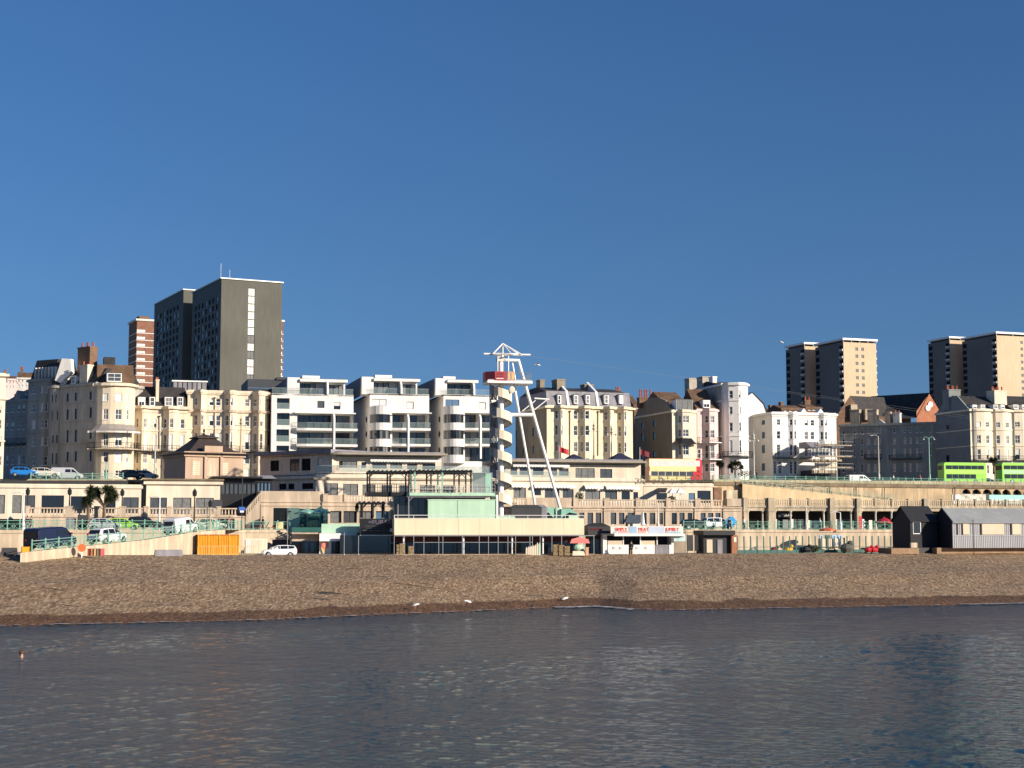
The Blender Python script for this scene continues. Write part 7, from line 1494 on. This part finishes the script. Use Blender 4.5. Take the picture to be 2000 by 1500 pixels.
# swimmer
p = atz(42, 1283, 0); r = thing('person', 'swimmer with brown hair, head and shoulders above the sea', 'person', (p.x, p.y, -1.95), radians(20)); r.scale = (1.3,)*3
V = [(0, 0, 1.0), (0, .02, 1.25), (0, .02, 1.40), (0, .01, 1.52), (0, -.01, 1.62), (0, 0, 1.72), (-.19, .02, 1.38), (.19, .02, 1.38), (-.42, -.05, 1.3), (.42, -.05, 1.3)]
skinned('body', V, [(0, 1), (1, 2), (2, 3), (3, 4), (4, 5), (2, 6), (2, 7), (6, 8), (7, 9)], [.13, .15, .12, .055, .092, .08, .07, .07, .045, .045], skin, r)
m = MB(); m.ball((0, .03, 1.69), .125, M('auburn hair', (.10, .035, .02), .7), 10, (1, 1, 1)); m.build('hair', r, smooth=True); m = MB(); m.ball((0, -.11, 1.625), .02, skin, 6); m.build('nose', r); m = MB(); [m.ball((s_*.035, -.094, 1.655), .013, dark, 6) for s_ in (-1, 1)]; m.build('eyes', r); m = MB(); m.tube((0, .0, 1.36), (0, .0, 1.44), .2, dk, 10); m.build('swimsuit', r)
# ================================================================ BIRDS
gw = M('gull white', (.8, .8, .78), .7, .03); gg = M('gull grey', (.35, .36, .38), .7)
def gull(loc, head, label, fly=False, s=1.):
    r = thing('gull', label, 'bird', loc, radians(head)); r.scale = (s,)*3; m = MB(); m.lathe([(.005, -.3), (.06, -.2), (.105, -.05), (.1, .08), (.06, .18), (.045, .22)], 0, 0, gw, 8)
    q = MB(); q.v = [(-z_, y, -x*.9+z_*.3) for x, y, z_ in m.v]; q.f = m.f; q.m = m.m; q.mats = m.mats; o = 0 if fly else .28
    q.v = [(a, b, c+o) for a, b, c in q.v]; q.ball((-.27, 0, o-.12+.2 if not fly else -.02), .055, gw, 8) if fly else q.ball((-.25, 0, o+.06), .055, gw, 8); hz = (o+.06 if not fly else -.02); q.tube((-.22, 0, o-.02), (-.25, 0, hz), .045, gw); q.build('body', r, smooth=True)
    b = MB(); b.tube((-.29, 0, hz), (-.37, 0, hz-.015), .014, yel, 5, .004); b.build('beak', r)
    if fly:
        for s_ in (-1, 1): w_ = MB(); w_.face([(-.1, s_*.05, 0), (.1, s_*.05, 0), (.06, s_*.35, .14), (-.12, s_*.35, .15)], gg); w_.face([(-.12, s_*.35, .15), (.06, s_*.35, .14), (.12, s_*.72, .05)], gg); w_.build('wing', r)
    else:
        w_ = MB(); w_.ball((.06, 0, o+.03), .13, gg, 8, (1.5, .8, .5)); w_.build('wing', r)
        for s_ in (-.03, .03): l = MB(); l.tube((0, s_, 0), (0, s_, o-.08), .008, yel, 4); l.box(-.05, .01, s_-.02, s_+.02, 0, .006, yel); l.build('leg', r)
for i, (px, py, hd) in enumerate(((716, 1185.5, 0), (811, 1188, 180), (914, 1181, 20), (1103, 1175, 200))):
    p = atz(px, py, .45); gull(tuple(p-Vector((0, 0, .03))), hd, 'white gull standing on the wet shingle, %s of four' % ('leftmost', 'second from the left', 'third from the left', 'rightmost')[i], s=1.25)
gull(tuple(at(1527, 668, 230)), 30, 'dark looking gull flying left of the buff tower blocks', True, 1.2); gull(tuple(at(1050, 712, 200)), 0, 'gull gliding right of the white stair tower', True, 1.3)
# cafe terrace furniture
for i, x in enumerate((497, 512, 524)):
    p = dedge(x); r = thing('sun_lounger', 'wooden lounger on the cafe terrace, %s of three' % ('left', 'middle', 'right')[i], 'lounger', (p.x, p.y+1.2, DZ), radians(15)); m = MB(); m.box(-.3, .8, -.3, .3, .3, .36, brickb); m.build('seat', r); m = MB(); m.extr([(.3, .36), (.36, .36), (.75, 1.1), (.69, 1.1)], -.3, .3, brickb); m.build('backrest', r)
    for a in (-.25, .7):
        for b in (-.25, .25): q = MB(); q.box(a, a+.05, b-.03, b+.03, 0, .3, brickb); q.build('leg', r)
p = dedge(545); r = thing('cream_windbreak', 'pale yellow windbreak panel on the cafe terrace edge', 'windbreak', (p.x, p.y+.4, DZ), radians(12)); m = MB(); m.box(-.45, .45, 0, .05, .15, 1.05, M('pale yellow canvas', (.72, .66, .36), .8)); m.build('panel', r)
for s_ in (-.47, .47): q = MB(); q.tube((s_, .02, 0), (s_, .02, 1.1), .03, metal); q.build('post', r)
for i, x in enumerate((575, 588, 600, 612)):
    p = dedge(min(x, 570)); r = thing('bistro_set', 'dark metal cafe table on the mint terrace, %s of four' % ('leftmost', 'second', 'third', 'rightmost')[i], 'table', (at(x, 1030, 203).x, 203, DZ)); m = MB(); m.tube((0, 0, .7), (0, 0, .74), .35, iron, 10); m.build('table_top', r); q = MB(); q.tube((0, 0, 0), (0, 0, .7), .04, iron); q.build('leg', r)

# bins, sign and stair beside the cafe
for i, (x, c, lb) in enumerate(((137, slate2, 'big grey wheeled bin under the balustrade, left of the dark tarpaulin'), (183, slate2, 'big grey wheeled bin under the balustrade, right of the dark tarpaulin'), (160, greyc, 'dark tarpaulin covered heap between the two grey bins'))):
    f = Fr(x-9, 1032, 193.5, 15, DZ); f.root('wheeled_bin' if i < 2 else 'covered_heap', lb, 'bin' if i < 2 else 'tarpaulin'); m = MB(); h_ = 1.35 if i < 2 else 1.9
    m.frus([(.05, .05), (1.2, .05), (1.2, .9), (.05, .9)], .12, [(0, 0), (1.25, 0), (1.25, .95), (0, .95)], h_, c); m.build('body' if i < 2 else 'cover', f.r); q = MB()
    if i < 2: q.frus([(-.03, -.05), (1.28, -.05), (1.28, 1), (-.03, 1)], h_, [(.1, .2), (1.15, .2), (1.15, .9), (.1, .9)], h_+.16, c); q.build('lid', f.r); q = MB(); [q.tube((a, b, .1), (a+.08, b, .1), .1, black, 8) for a in (.1, 1.05) for b in (.15, .8)]; q.build('wheels', f.r)
    else: q.box(.1, 1.15, .1, .9, 0, .12, stone2); q.build('pallet', f.r)
f = Fr(480, 1005, 212, 15, DZ); f.root('stairway', 'stone stair with a sloping balustrade rising beside the beige wall', 'stairs'); m = MB(); W = f.u(508, 985); za, zb_ = f.z(480, 1008), f.z(508, 975)
m.extr([(0, 0), (W, 0), (W, zb_), (0, za)], 0, 1.8, stone); m.build('flight', f.r); q = MB(); n = 8
for i in range(n): u = W*(i+.5)/n; zc = za+(zb_-za)*(i+.5)/n; q.box(u-.08, u+.08, .0, .14, zc, zc+.8, stone)
q.tube((0, .07, za+.85), (W, .07, zb_+.85), .13, stone, 4); q.build('balustrade', f.r)
f = Fr(472, 1030, 200, 12, DZ); f.root('road_sign', 'small blue sign with a white plate on a tall thin post near the stone stair', 'sign'); m = MB(); m.tube((0, 0, 0), (0, 0, f.z(472, 930)), .05, iron); m.build('post', f.r); m = MB(); m.box(-.4, .4, -.06, -.03, f.z(472, 997), f.z(472, 990), M('sign blue', (.06, .16, .55), .5)); m.build('blue_plate', f.r); m = MB(); m.box(-.25, .25, -.06, -.03, f.z(472, 1001), f.z(472, 997.3), whitep); m.build('white_plate', f.r)
f = Fr(420, 1005, 208, 15, DZ+1.5); f.root('menu_board', 'dark menu board hanging at the right end of the cream cafe', 'sign'); m = MB(); f.bx(m, 415, 976, 434, 993, 0, .12, concs); m.build('board', f.r); m = MB(); f.tb(m, (424, 993), (424, 1006), .05, .05, iron); m.build('post', f.r)
